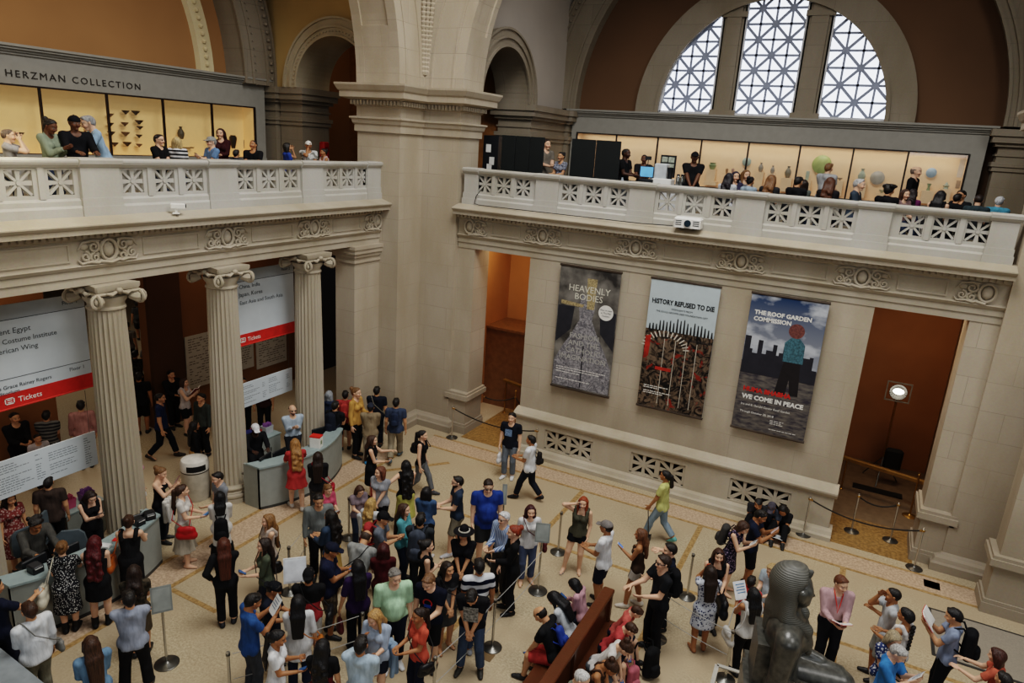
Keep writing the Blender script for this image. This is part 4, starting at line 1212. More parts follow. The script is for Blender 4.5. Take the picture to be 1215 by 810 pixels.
        if hk == 'bob':
            for sg in (-1, 0, 1): g.append(cap(M(sg * .034, -.03, .0), M(sg * .044, -.032 + .012 * abs(sg), -.072), .034 * s, .03 * s, k=.03))
        elif hk in ('long', 'wavy'):
            for sg in (-1, 0, 1):
                g.append(cap(M(sg * .03, -.035, .0), T(sg * .035, -.062, .32), .034 * s, .03 * s, k=.03))
                g.append(cap(T(sg * .035, -.062, .32), T(sg * (.03 if hk == 'long' else .045), -.082, .33 - longl), .032 * s, .022 * s, k=.03, flat=(fl[0], 1.15)))
            if hk == 'wavy':
                for i in range(9): g.append(cap(T(.05 * math.sin(i * 2.4), -.085 + .012 * math.cos(i * 3), .33 - longl * i / 8), T(.05 * math.sin(i * 2.4) + .01, -.085, .32 - longl * i / 8), .024 * s, k=.02))
            for sg in (-1, 1):
                if rnd.random() < .6: g.append(cap(M(sg * .05, -.002, -.03), T(sg * .055, .035, .33 - longl * .6), .018 * s, .014 * s, k=.02))
        elif hk == 'pony':
            g += [cap(M(0, -.07, .03), M(0, -.09, .02), .016 * s, k=.01), cap(M(0, -.088, .02), T(0, -.085, .33 - longl * .5), .022 * s, .028 * s, k=.02), cap(T(0, -.085, .33 - longl * .5), T(0, -.085, .33 - longl), .026 * s, .01 * s, k=.02)]
            g.append(cap(M(0, -.045, -.0), M(0, -.04, -.03), .032 * s, .022 * s, k=.03))
        elif hk == 'braid':
            g.append(cap(M(0, -.045, -.0), M(0, -.04, -.03), .034 * s, .024 * s, k=.03))
            for i in range(9): g.append(cap(T(.006 * (-1) ** i, -.075, .35 - longl * i / 8), T(-.006 * (-1) ** i, -.076, .345 - longl * i / 8), .02 * s * (1 - .04 * i), k=.006))
        elif hk == 'bun':
            g += [cap(M(0, -.045, -.005), M(0, -.04, -.03), .032 * s, .022 * s, k=.03), cap(M(0, -.07, .045), M(0, -.075, .05), .03 * s, k=.008)]
        elif hk == 'afro': g.append(cap(M(0, -.03, .02), M(0, -.02, .04), .075 * s, k=.02, cuts=(line((0, .03, .036), 52),)))
        g.append(dict(cap(M(0, .07, -.02), M(0, .06, -.06), .034 * s), sub=True))
        child('hair', g, hm, (), hvx)
    if cap_:
        g = [cap(M(0, -.014, .018), M(0, .004, .022), .063 * s, .060 * s, k=.02, flat=(D(1, 0, 0), 1.1), cuts=((M(0, 0, .022), D(0, -.12, -1)),))]
        fy = 1 if cap_ != 'back' and not str(cap_).endswith('-back') else -1
        cc = str(cap_).replace('-back', '')
        g.append(cap(M(-.012, .052 * fy, .028), M(.012, .052 * fy, .028), .03 * s, k=.01, flat=(D(0, 0, 1), 5.)))
        g.append(cap(M(-.012, .082 * fy, .022), M(.012, .082 * fy, .022), .03 * s, k=.01, flat=(D(0, 0, 1), 5.)))
        g.append(cap(M(0, -.008, .082), M(0, -.008, .083), .006 * s, k=.004))
        child('cap', g, fabric(cc), (), .010)
    if hat:
        g = [cap(M(0, -.01, .025), M(0, -.008, .06), .063 * s, .052 * s, k=.015, flat=(D(1, 0, 0), 1.05)), cap(M(0, -.008, .03), M(0, -.006, .031), .115 * s, k=.01, flat=(D(0, 0, 1), 12.)), dict(cap(M(0, .05, .118), M(0, -.06, .118), .018 * s), sub=True)]
        child('hat', g, fabric(hat), (), .009)
        child('hat_band', [cap(M(0, -.01, .043), M(0, -.009, .043), .0655 * s, k=.01, flat=(D(1, 0, 0), 1.05), cuts=((M(0, 0, .051), D(0, 0, 1)), (M(0, 0, .037), D(0, 0, -1))))], plain('#b8b2a6'), (), .009)
    if glasses:
        up_ = .05 if glasses == 'up' else .004
        fy = .058 if glasses != 'up' else .045
        g = [cap(M(sg * .021, fy, up_), M(sg * .022, fy, up_), .013 * s, k=.002, flat=(D(0, 1, 0), 3.5)) for sg in (-1, 1)] + [cap(M(-.01, fy + .002, up_ + .004), M(.01, fy + .002, up_ + .004), .004, k=.003)]
        g += [cap(M(sg * .035, fy - .004, up_ + .004), M(sg * .056, .0, up_ + .004), .0035 * s, k=.003) for sg in (-1, 1)]
        child('glasses', g, plain('#17161a' if glasses != 'clear' else '#4a4038', .25), (), .0065)
    o['_s'] = s
    W = lambda p: pos + Rz @ np.asarray(p)
    info = dict(o=o, T=lambda *a: W(T(*a)), hands=[W(hw_pts[0][0]), W(hw_pts[1][0])], Rz=Rz, B=Rz @ B, s=s, pos=pos, rz=rz, sh=[W(sh[0]), W(sh[1])], hd=lambda x, y, z: W(M(x, y, z)), fwd=Rz @ V(0, 1, 0), rgt=Rz @ V(1, 0, 0), kn=[W(kn[0]), W(kn[1])])
    del o['_s']
    if key: HOLD[key] = info
    return info
# ------------------------------------------------------------ exhibition banners
YB = 16.58
def bquad(m, x0, x1, z0, z1, d): m.quad((x0, YB - d, z0), (x1, YB - d, z0), (x1, YB - d, z1), (x0, YB - d, z1)); return m
def bpoly(m, pts, d): m.add([(x, YB - d, z) for x, z in pts], [tuple(range(len(pts)))]); return m
def banner_base(x0, x1, z0, z1, label, mat):
    r = thing('exhibition_banner', label, 'banner', ((x0 + x1) / 2, YB, z0), 0, 'exhibition banners on the stone wall')
    off = lambda mb: mb
    m = MB().box(x0, x1, YB, YB + .02, z0, z1); o = obj('printed_sheet', m, mat); par(o, r)
    for z in (z0, z1): par(obj('hanging_rod', MB().tube([(x0 - .02, YB + .01, z), (x1 + .02, YB + .01, z)], .032, 8), plain('#4a4038', .4, .6)), r)
    for x in (x0 + .1, x1 - .1):
        for z in (z0, z1): 
            o = obj('wall_bracket', MB().box(x - .02, x + .02, YB, YR + .03, z - .015, z + .015), plain('#3a3530', .4, .6)); par(o, r)
    return r
def par(o, r):
    M = o.matrix_basis.copy(); o.parent = r
    o.matrix_basis = Matrix.Translation(-Vector(r.location)) @ M if r.rotation_euler.z == 0 else (Matrix.Translation(r.location) @ Matrix.Rotation(r.rotation_euler.z, 4, 'Z')).inverted() @ M
    return o
def bt(r, body, x, z, size, mat, align='LEFT', sq=1., name='lettering', sp=1., bold=0.):
    o = text(name, body, size, mat, None, TM((x, YB - .006, z), (1, 0, 0), (0, 0, 1)), align, .001, sq, sp, bold); return par(o, r)
WHT = plain('#e8e6e0', .6, noise=.03); BLK = plain('#16161a', .6, noise=.03); RED = plain('#c8281c', .6, noise=.05)
def artmat(kind):
    m, nt, b = newmat('print_' + kind)
    g = N(nt, 'ShaderNodeNewGeometry'); mp = N(nt, 'ShaderNodeMapping'); L(nt, g.outputs['Position'], mp.inputs['Vector'])
    if kind == 'dress':
        n = N(nt, 'ShaderNodeTexNoise'); n.inputs['Scale'].default_value = 2.2; n.inputs['Detail'].default_value = 8; L(nt, mp.outputs[0], n.inputs['Vector'])
        c = mixc(nt, ramp(nt, n.outputs['Fac'], .35, .68), hexc('#2c2a29'), hexc('#7d7973'))
    elif kind == 'gown':
        v = N(nt, 'ShaderNodeTexVoronoi', feature='DISTANCE_TO_EDGE'); v.inputs['Scale'].default_value = 7; L(nt, mp.outputs[0], v.inputs['Vector'])
        n = N(nt, 'ShaderNodeTexNoise'); n.inputs['Scale'].default_value = 8; n.inputs['Detail'].default_value = 6; n.inputs['Distortion'].default_value = 2; L(nt, mp.outputs[0], n.inputs['Vector'])
        c = mixc(nt, ramp(nt, n.outputs['Fac'], .38, .62), hexc('#5f5e64'), hexc('#98969a')); c = mixc(nt, ramp(nt, v.outputs['Distance'], .05, .0), c, hexc('#4c4a50'))
    elif kind == 'paint':
        n = N(nt, 'ShaderNodeTexNoise'); n.inputs['Scale'].default_value = 4.5; n.inputs['Detail'].default_value = 7; n.inputs['Distortion'].default_value = 2.5; L(nt, mp.outputs[0], n.inputs['Vector'])
        n2 = N(nt, 'ShaderNodeTexNoise'); n2.inputs['Scale'].default_value = 3.1; n2.inputs['Detail'].default_value = 5; n2.inputs['Distortion'].default_value = 1.5
        mp2 = N(nt, 'ShaderNodeMapping'); mp2.inputs['Location'].default_value = (5, 3, 9); L(nt, g.outputs['Position'], mp2.inputs['Vector']); L(nt, mp2.outputs[0], n2.inputs['Vector'])
        c = mixc(nt, ramp(nt, n.outputs['Fac'], .42, .62), hexc('#15110f'), hexc('#6b5a4a'))
        c = mixc(nt, ramp(nt, n2.outputs['Fac'], .60, .66), c, hexc('#7a2418')); c = mixc(nt, ramp(nt, n2.outputs['Fac'], .40, .34), c, hexc('#0d0b0a'))
    elif kind == 'sky':
        n = N(nt, 'ShaderNodeTexNoise'); n.inputs['Scale'].default_value = 1.6; n.inputs['Detail'].default_value = 7; mp.inputs['Scale'].default_value = (1, 1, 1.9); L(nt, mp.outputs[0], n.inputs['Vector'])
        sp = N(nt, 'ShaderNodeSeparateXYZ'); L(nt, g.outputs['Position'], sp.inputs[0])
        c = mixc(nt, ramp(nt, sp.outputs[2], 4.0, 5.4), hexc('#8a8f99'), hexc('#1f3557')); c = mixc(nt, ramp(nt, n.outputs['Fac'], .48, .66), c, hexc('#b9bec6'))
    else:
        n = N(nt, 'ShaderNodeTexNoise'); n.inputs['Scale'].default_value = 5; n.inputs['Detail'].default_value = 6; mp.inputs['Scale'].default_value = (1, 1, 3); L(nt, mp.outputs[0], n.inputs['Vector'])
        c = mixc(nt, ramp(nt, n.outputs['Fac'], .35, .7), hexc('#35323a'), hexc('#6d675f'))
    L(nt, c, b.inputs['Base Color']); b.inputs['Roughness'].default_value = .6; b.inputs['Specular IOR Level'].default_value = .2
    return m
Z0, Z1 = 2.15, 5.46
# 1: grey dress
x0, x1 = -7.06, -5.41; xc = (x0 + x1) / 2
r = banner_base(x0, x1, Z0, Z1, 'exhibition banner with grey dress photograph and white round badge', artmat('dress'))
m = MB(); bpoly(m, [(xc - .16, 4.75), (xc + .16, 4.75), (xc + .22, 4.45), (xc + .17, 4.1), (xc + .34, 3.75), (xc + .6, 3.3), (x1 - .03, 2.9), (x1 - .03, Z0 + .06), (x0 + .03, Z0 + .06), (x0 + .03, 2.9), (xc - .6, 3.3), (xc - .34, 3.75), (xc - .17, 4.1), (xc - .22, 4.45)], .003)
par(obj('gown_picture', m, artmat('gown')), r)
m = MB(); bpoly(m, [(x0 + .1, 4.55), (x0 + .75, 4.5), (x0 + .7, 4.42), (x0 + .1, 4.45)], .004); bpoly(m, [(xc - .05, 5.2), (xc + .22, 5.2), (xc + .2, 4.4), (xc, 4.4)], .0035)
par(obj('gold_collar_picture', m, plain('#a5936b', .6, noise=.35, scale=30)), r)
m = MB(); bpoly(m, [(x0 + .02, 4.4), (xc - .34, 4.42), (xc - .4, 3.8), (x0 + .02, 3.4)], .0025); bpoly(m, [(x1 - .02, 4.4), (xc + .36, 4.42), (xc + .42, 3.8), (x1 - .02, 3.4)], .0025); bpoly(m, [(xc - .02, 3.4), (xc + .02, 3.4), (xc + .02, Z0 + .1), (xc - .02, Z0 + .1)], .0045)
par(obj('dark_ground_picture', m, plain('#26272e', .7)), r)
GLD = plain('#d8d4c4', .6)
for t_, z, s in (('HEAVENLY', 4.83, .235), ('BODIES', 4.62, .235)): bt(r, t_, xc + .02, z, s, GLD, 'CENTER')
for t_, z in (('FASHION', 3.58), ('AND THE', 3.38), ('CATHOLIC', 3.18), ('IMAGINATION', 2.98)): bt(r, t_, xc, z, .2, plain('#adaba4', .6), 'CENTER') if 1 else bt(r, t_, xc, z, .215, plain('#bdbab2', .6), 'CENTER')
m = MB(); bpoly(m, [(x1 - .30 + .2 * math.cos(a), 4.38 + .2 * math.sin(a)) for a in np.linspace(0, 2 * PI, 33)[:-1]], .005); par(obj('round_badge', m, WHT), r)
for i, t_ in enumerate(('Also on view', 'at The Met', 'Cloisters')): 
    o = bt(r, t_, x1 - .30, 4.43 - .075 * i, .06, BLK, 'CENTER'); o.matrix_basis = Matrix.Translation((0, -.002, 0)) @ o.matrix_basis
def lines(r, x0, zs, mat, h=.018, d=.006, segs=None, rnd=random.Random(3)):
    m = MB()
    for z, ln in zs:
        x = x0
        while x < x0 + ln:
            w_ = rnd.uniform(.03, .1); bquad(m, x, min(x + w_, x0 + ln), z, z + h, d); x += w_ + .018
    return par(obj('lettering', m, mat), r)
lines(r, x0 + .1, [(2.72, 1.4), (2.66, 1.25), (2.59, .7), (2.4, 1.0)], WHT)
# 2: pale blue top, abstract red and black picture below
x0, x1 = -4.63, -2.96; xc = (x0 + x1) / 2
r = banner_base(x0, x1, Z0, Z1, 'exhibition banner with pale blue top over abstract black and red picture', plain('#b9c6cb', .6, noise=.03))
pts = [(x0, Z0 + .01), (x1, Z0 + .01)]
rr = random.Random(5); up_ = [(x1, 4.15)]
x = x1 - .02
while x > x0 + .05:
    hgt = 4.28 + .16 * math.sin((x - x0) / (x1 - x0) * PI) + rr.uniform(-.02, .12)
    up_ += [(x, 4.2), (x - .02, hgt), (x - .045, hgt), (x - .055, 4.2)]; x -= .085
up_.append((x0, 4.1))
m = MB()
bpoly(m, [(x0, Z0 + .01), (x1, Z0 + .01), (x1, 4.2), (x0, 4.2)], .003)
par(obj('abstract_picture', m, artmat('paint')), r)
m = MB()
for i in range(0, len(up_) - 4, 4):
    q = up_[1 + i:5 + i]
    if len(q) == 4: bpoly(m, q[::-1], .003)
for k in range(3): bquad(m, x0 + .1, x1 - .05, 4.1 - .02 * k - .03, 4.1 - .02 * k - .02, .005)
par(obj('spike_picture', m, BLK), r)
m = MB()
for x in (x0 + .5, x0 + .78, x0 + 1.05, x0 + 1.3): bquad(m, x, x + .012, Z0 + .15, 4.0, .0055)
rr = random.Random(8)
for i in range(16):
    a = PI * (i + .5) / 16; bpoly(m, [(xc - .3 + .45 * math.cos(a), 3.75 + .3 * math.sin(a)), (xc - .3 + .45 * math.cos(a + .06), 3.75 + .3 * math.sin(a + .06)), (xc - .3 + .6 * math.cos(a + .06), 3.75 + .45 * math.sin(a + .06)), (xc - .3 + .6 * math.cos(a), 3.75 + .45 * math.sin(a))], .0055)
par(obj('pale_line_picture', m, plain('#cfc6b8', .6)), r)
m = MB(); bquad(m, x0 + .35, x0 + .75, 3.18, 3.26, .0056); bpoly(m, [(x0 + .02, 4.0), (x0 + .16, 4.05), (x0 + .14, 3.5), (x0 + .02, 3.4)], .0056); par(obj('red_patch_picture', m, plain('#a52a1c', .6, noise=.3)), r)
bt(r, 'HISTORY REFUSED TO DIE', xc, 4.86, .165, BLK, 'CENTER', .78, bold=.006)
bt(r, 'HIGHLIGHTS FROM', xc, 4.74, .06, BLK, 'CENTER'); bt(r, 'THE SOULS GROWN DEEP FOUNDATION GIFT', xc, 4.65, .06, BLK, 'CENTER')
lines(r, x0 + .12, [(2.72, .62), (2.67, .4), (2.58, .7), (2.53, .5)], WHT)
# 3: evening sky, skyline and a dark standing figure
x0, x1 = -2.25, -.6; xc = (x0 + x1) / 2
r = banner_base(x0, x1, Z0, Z1, 'exhibition banner with evening sky, dark skyline and standing figure', artmat('roof'))
m = MB(); bquad(m, x0 + .002, x1 - .002, 3.85, Z1 - .01, .002); par(obj('sky_picture', m, artmat('sky')), r)
m = MB(); x = x0 + .01; rr = random.Random(2)
while x < x1 - .12:
    w_ = rr.uniform(.05, .14); hh = 4.0 + rr.uniform(0, .18) + (.28 if rr.random() < .18 else 0); bquad(m, x, x + w_, 3.84, hh, .003); x += w_
bquad(m, x0 + .01, x1 - .01, 3.55, 3.88, .0032); par(obj('skyline_picture', m, plain('#23232b', .7)), r)
m = MB(); bpoly(m, [(xc + .26 + .17 * math.cos(a), 4.72 + .17 * math.sin(a)) for a in np.linspace(0, 2 * PI, 25)[:-1]], .005); par(obj('figure_head_picture', m, plain('#6b3f3a', .7, noise=.3, scale=30)), r)
m = MB(); bpoly(m, [(xc + .07, 3.98), (xc + .5, 3.98), (xc + .49, 4.42), (xc + .36, 4.56), (xc + .18, 4.56), (xc + .05, 4.42)], .0048); par(obj('figure_torso_picture', m, plain('#3e6470', .7, noise=.35, scale=25)), r)
m = MB(); bpoly(m, [(xc + .0, 3.2), (xc + .24, 3.2), (xc + .27, 3.6), (xc + .33, 3.2), (xc + .52, 3.2), (xc + .46, 3.98), (xc + .1, 3.98)], .0046); par(obj('figure_legs_picture', m, plain('#1b1719', .7)), r)
bt(r, 'THE ROOF GARDEN', x0 + .12, 4.98, .135, WHT, bold=.005); bt(r, 'COMMISSION', x0 + .12, 4.83, .135, WHT, bold=.005)
bt(r, 'HUMA BHABHA', x0 + .14, 3.12, .15, plain('#c4281e', .6), bold=.006); bt(r, 'WE COME IN PEACE', x0 + .14, 2.93, .15, WHT, bold=.006)
bt(r, 'Iris and B. Gerald Cantor Roof Garden', x0 + .14, 2.76, .07, WHT); bt(r, 'Through October 28, 2018', x0 + .14, 2.58, .07, WHT)
lines(r, x0 + .85, [(2.5, .3), (2.46, .25), (2.42, .3), (2.28, .6)], WHT, .012)

# ------------------------------------------------------------ hanging ticket banners and price boards between the columns
XB = -13.05; KB = 13.05 / 12.42
sy_ = lambda y: y * KB
sz_ = lambda z: 8.4 - (8.4 - z) * KB
def xfit(r, body, p0, p1, mat):
    # lettering set between two points seen in the photograph, on the banner plane
    a, c = onx(*p0, XB), onx(*p1, XB)
    o = text('lettering', body, 1., mat, None, Matrix.Identity(4), 'LEFT', .001)
    w_ = max(v.co.x for v in o.data.vertices); k = (c[1] - a[1]) / w_
    o.matrix_basis = TM((XB + .014, a[1], a[2]), (0, 1, 0), (0, 0, 1)) @ Matrix.Diagonal((k, k, 1, 1)); return par(o, r)
def xt(r, body, y, z, size, mat, align='LEFT', sq=1., name='lettering', x=None):
    o = text(name, body, size, mat, None, TM(((XB if x is None else x) + .014, y, z), (0, 1, 0), (0, 0, 1)), align, .001, sq); return par(o, r)
CLOTHW = plain('#cdd6dc', .7, noise=.04, scale=2); STRIP = plain('#a9b0b4', .7, noise=.03); INK = plain('#3a3f45', .7)
def ticket_banner(y0, y1, z0, z1, label, floor_, rows, foot=None):
    y0, y1, z0, z1 = sy_(y0), sy_(y1), sz_(z0), sz_(z1); rows = [(t, sy_(y), sz_(z), s * KB) for t, y, z, s in rows]; foot = None if foot is None else [(t, sy_(y), sz_(z), s * KB) for t, y, z, s in foot]
    r = thing('ticket_banner', label, 'banner', (XB, (y0 + y1) / 2, z0), 0, 'white and red ticket banners between the columns')
    par(obj('cloth_sheet', MB().box(XB - .008, XB + .008, y0, y1, z0, z1), CLOTHW), r)
    par(obj('top_strip', MB().box(XB - .009, XB + .0095, y0, y1, z1 - .26, z1), STRIP), r)
    par(obj('red_strip', MB().box(XB - .012, XB + .0125, y0 - .01, y1 + .01, z0 - .02, z0 + .27), plain('#c92a22', .6, noise=.12, scale=5)), r)
    par(obj('hem_rod', MB().tube([(XB, y0 - .02, z0 - .01), (XB, y1 + .02, z0 - .01)], .022, 8), plain('#d8382c', .5)), r)
    par(obj('printed_rule', MB().box(XB + .009, XB + .011, y0, y1, z1 - .275, z1 - .262), INK), r)
    for y in (y0 + .1, y1 - .1): par(obj('suspension_wire', MB().tube([(XB, y, z1 - .02), (XB, y, 6.1)], .006, 6), plain('#555555', .4, .8)), r)
    xt(r, floor_, y1 - .12, z1 - .17, .1, INK, 'RIGHT')
    for t_, y, z, s in rows: xt(r, t_, y, z, s, INK)
    if foot is not None:
        par(obj('printed_rule', MB().box(XB + .009, XB + .011, y0, y1, z0 + .53, z0 + .542), INK), r)
        xt(r, floor_, y1 - .12, z0 + .40, .1, INK, 'RIGHT')
        for t_, y, z, s in foot: xt(r, t_, y, z, s, INK)
    ty = y0 + .42 if foot is not None else y0 + .12
    m = MB()
    for q in ((0, .16, 0, .018), (0, .16, .1, .118), (0, .018, 0, .118), (.142, .16, 0, .118), (.04, .12, .03, .045), (.04, .12, .07, .085)): m.box(XB + .013, XB + .015, ty + q[0], ty + q[1], z0 + .07 + q[2], z0 + .07 + q[3])
    par(obj('ticket_emblem', m, WHT), r)
    xt(r, 'Tickets', ty + .22, z0 + .075, .14, WHT)
    return r
TB1 = ticket_banner(5.5, 7.4, 3.55, 5.32, 'white and red ticket banner nearest the left edge, lettered Egypt', 'Floor 1',
              [], [])
for t_, a_, c_ in (('ent Egypt', (-2, 398), (36, 391)), ('Costume Institute', (2, 409), (67, 396)), ('erican Wing', (-2, 421), (45, 412)), ('e Grace Rainey Rogers', (-2, 464), (61, 450)), ('ditorium', (-2, 471), (23, 465))): xfit(TB1, t_, a_, c_, INK)
TB2 = ticket_banner(10.74, 12.55, 3.53, 5.27, 'white and red ticket banner lettered China, India, Japan, Korea', 'Floor 2',
              [])
for t_, a_, c_ in (('China, India', (283, 343), (308, 339)), ('Japan, Korea', (283, 352.5), (311, 348)), ('East Asia and South Asia', (284, 362), (335, 353))): xfit(TB2, t_, a_, c_, INK)
def price_board(y0, y1, z0, z1, label):
    y0, y1, z0, z1 = sy_(y0), sy_(y1), sz_(z0), sz_(z1)
    r = thing('price_board', label, 'board', (XB, (y0 + y1) / 2, z0), 0, 'white ticket price boards')
    par(obj('board_panel', MB().box(XB - .015, XB + .012, y0, y1, z0, z1), CLOTHW), r)
    m = MB(); rr = random.Random(4)
    W_ = y1 - y0
    for cfrac, wfrac in ((.04, .36), (.42, .08), (.54, .28), (.88, .07)):
        z = z1 - .1
        while z > z0 + .06:
            if rr.random() < .82:
                y = y0 + W_ * cfrac; e = y + W_ * wfrac * rr.uniform(.5, 1)
                while y < e: w_ = rr.uniform(.03, .09); m.box(XB + .012, XB + .0135, y, min(e, y + w_), z, z + .016); y += w_ + .015
            z -= .048
    par(obj('lettering', m, plain('#7f878d', .6)), r)
    for y in (y0 + .1, y1 - .1): par(obj('suspension_wire', MB().tube([(XB, y, z1 - .02), (XB, y, sz_(3.54) - .05)], .005, 6), plain('#555555', .4, .8)), r)
price_board(5.45, 7.34, 1.97, 2.65, 'white price board of small print hanging at the left edge'); price_board(10.74, 12.43, 2.0, 2.6, 'white price board of small print between the two far columns')
def wall_board(y0, y1, z0, z1, label, red=False):
    r = thing('information_sign', label, 'board', (-16.98, (y0 + y1) / 2, z0), 0, 'printed boards on the brown wall')
    x = -16.98
    par(obj('board_panel', MB().box(x, x + .03, y0, y1, z0, z1), plain('#b7aea0', .6, noise=.04)), r)
    m = MB(); rr = random.Random(int(y0 * 10))
    z = z1 - .12
    while z > z0 + .1:
        y = y0 + .1
        while y < y1 - .15:
            w_ = rr.uniform(.05, .14)
            if rr.random() < .7: m.box(x + .03, x + .032, y, min(y1 - .08, y + w_), z, z + .025)
            y += w_ + .03
        z -= .075
    par(obj('lettering', m, plain('#6a5f55', .6)), r)
wall_board(12.85, 14.05, .85, 2.45, 'tall printed board on the brown wall behind the column with the bin')
wall_board(14.3, 15.33, .95, 2.5, 'small printed board on the brown wall beneath the China banner, near its column'); wall_board(15.45, 16.75, .8, 2.4, 'wide printed board on the brown wall beneath the China banner')

# ------------------------------------------------------------ ticket desks
DTOP = plain('#8b9b9b', .35, noise=.06); DBODY = plain('#8c918c', .5, noise=.05); DIN = plain('#6f6a60', .6)
def desk(y0, y1, label, bulge=.5, xf=-11.3, depth=.5):
    r = thing('ticket_desk', label, 'desk', (xf - depth / 2, (y0 + y1) / 2, 0), 0, 'grey curved ticket desks')
    n = 20; ys = np.linspace(y0, y1, n)
    fx = lambda y: xf + bulge * max(0., math.sin(PI * min(1, max(0, (y - y0) / (y1 - y0))))) ** .9
    m = MB(); m.loft([[(fx(y), y, 0), (fx(y), y, 1.02), (fx(y) - .06, y, 1.02), (fx(y) - .06, y, 0)] for y in ys], True, True)
    par(obj('front_panel', m, DBODY), r)
    m = MB(); m.loft([[(fx(y) + .03, y, 1.02), (fx(y) + .03, y, 1.06), (fx(y) - .4, y, 1.06), (fx(y) - .4, y, 1.02)] for y in np.linspace(y0 - .02, y1 + .02, n)], True, True)
    par(obj('counter_top', m, DTOP), r)
    m = MB(); m.loft([[(fx(y) - .07, y, .70), (fx(y) - .07, y, .74), (fx(y) - .64, y, .74), (fx(y) - .64, y, .70)] for y in np.linspace(y0 + .04, y1 - .04, n)], True, True)
    par(obj('work_top', m, DIN), r)
    for y in (y0, y1 - .05):
        par(obj('end_panel', MB().box(xf - depth, xf + .005, y, y + .05, 0, 1.02), DBODY), r)
    par(obj('kick_plate', MB().loft([[(fx(y) + .006, y, 0), (fx(y) + .006, y, .07), (fx(y) - .02, y, .07), (fx(y) - .02, y, 0)] for y in ys], True, True), plain('#3c3d3b', .5)), r)
    return fx
FX1 = desk(5.05, 7.72, 'curved grey ticket desk at left edge below the Egypt banner', .36, -11.28); FX2 = desk(10.2, 12.95, 'curved grey ticket desk between the two far columns', .44, -11.25)
# counter in the near corner
a = onz(0, 768, 1.06); c = onz(52, 810, 1.06)
d = (c - a)[:2]; d /= np.linalg.norm(d); nrm = np.array([-d[1], d[0]]); 
if nrm @ (np.array([a[0], a[1]])) < 0: pass
q = [a[:2] - d * 1.2, a[:2] + d * 2.2]
nv = np.array([d[1], -d[0]])
if nv @ np.array([0, 1]) > 0: nv = -nv
r = thing('information_counter', 'grey counter corner in the near left corner of the hall', 'counter', (*q[0], 0))
pl = [tuple(q[0]), tuple(q[1]), tuple(q[1] + nv * 1.0), tuple(q[0] + nv * 1.0)]
par(obj('counter_top', MB().prism(pl, 1.02, 1.06, lambda u, v, o: (u, v, o)), plain('#7f868a', .4)), r)
pl2 = [tuple(q[0] + d * .1 + nv * .08), tuple(q[1] - d * .1 + nv * .08), tuple(q[1] - d * .1 + nv * .9), tuple(q[0] + d * .1 + nv * .9)]
par(obj('counter_body', MB().prism(pl2, 0, 1.02, lambda u, v, o: (u, v, o)), DBODY), r)

PLB = plain('#1d1f22', .4, noise=.05); SCR = plain('#2a3a4a', .2, noise=.05, emit=.15)
def monitor(x, y, z, rz, label, w_=.42, h_=.28):
    r = thing('monitor', label, 'monitor', (x, y, z), rz)
    for nm, mb, mt in (('display_housing', MB().rbox(-w_ / 2, w_ / 2, -.02, .025, .12, .12 + h_, .012), PLB), ('screen', MB().box(-w_ / 2 + .015, w_ / 2 - .015, -.024, -.0205, .135, .105 + h_), SCR), ('neck', MB().box(-.03, .03, .0, .03, .015, .2), PLB), ('monitor_base', MB().rbox(-.11, .11, -.08, .08, 0, .018, .008), PLB)):
        obj(nm, mb, mt, r)
    return r
monitor(-11.62, 5.62, .742, -PI / 2 + .1, 'black monitor at near end of the left ticket desk'); monitor(-11.5, 6.1, .742, -PI / 2 + .0, 'black monitor in front of the curly haired clerk')
monitor(-11.5, 7.35, .742, -PI / 2 - .3, 'black monitor beside column on the left ticket desk'); monitor(-11.5, 10.62, .742, -PI / 2 + .2, 'black monitor before the white capped clerk on the far ticket desk'); monitor(-11.45, 11.0, .742, -PI / 2 + .05, 'second black monitor before the white capped clerk, nearer the bald clerk')
monitor(-11.6, 12.5, .742, -PI / 2 - .3, 'black monitor at the far end of the far ticket desk')
def printer(x, y, z, rz, label):
    r = thing('receipt_printer', label, 'printer', (x, y, z), rz)
    obj('printer_body', MB().rbox(-.09, .09, -.11, .11, 0, .13, .02), PLB, r); obj('paper_slot', MB().box(-.06, .06, -.115, -.108, .09, .1), plain('#d8d8d4'), r)
printer(-11.32, 5.48, 1.062, PI / 2, 'black ticket printer at near end of left desk'); printer(-11.28, 7.3, 1.062, PI / 2, 'black ticket printer at column end of left desk, nearer the monitor'); printer(-11.3, 7.55, 1.062, PI / 2 - .4, 'black ticket printer at very end of left desk by the column')
def leaflets(x, y, z, rz, c1, label, n=5):
    r = thing('leaflet_stack', label, 'leaflets', (x, y, z), rz)
    m = MB(); 
    for i in range(n): m.box(-.11 + .004 * (i % 2), .11 + .004 * (i % 2), -.06, .06, .008 * i, .008 * i + .006)
    obj('leaflet_pages', m, plain('#dfe0de'), r); obj('leaflet_cover', MB().box(-.11, .11, -.06, .06, .008 * n, .008 * n + .004), plain(c1), r)
leaflets(-11.02, 6.75, 1.062, .5, '#c8241e', 'stack of red leaflets on left ticket desk'); leaflets(-11.08, 6.5, 1.062, .4, '#d9dcde', 'stack of white leaflets beside the red stack'); leaflets(-11.05, 7.0, 1.062, .4, '#2c3a7a', 'stack of dark blue leaflets on left ticket desk')
r = thing('leaflet_box', 'white box with red top standing on the far ticket desk', 'box', (-11.0, 11.75, 1.062), .3)
obj('box_body', MB().rbox(-.13, .13, -.1, .1, 0, .26, .01), WHT, r); obj('box_lid', MB().box(-.13, .13, -.1, .1, .262, .29), RED, r); obj('printed_mark', MB().box(.131, .133, -.04, .04, .08, .18), plain('#7a8a6a'), r)
CHG = plain('#4c565c', .6)
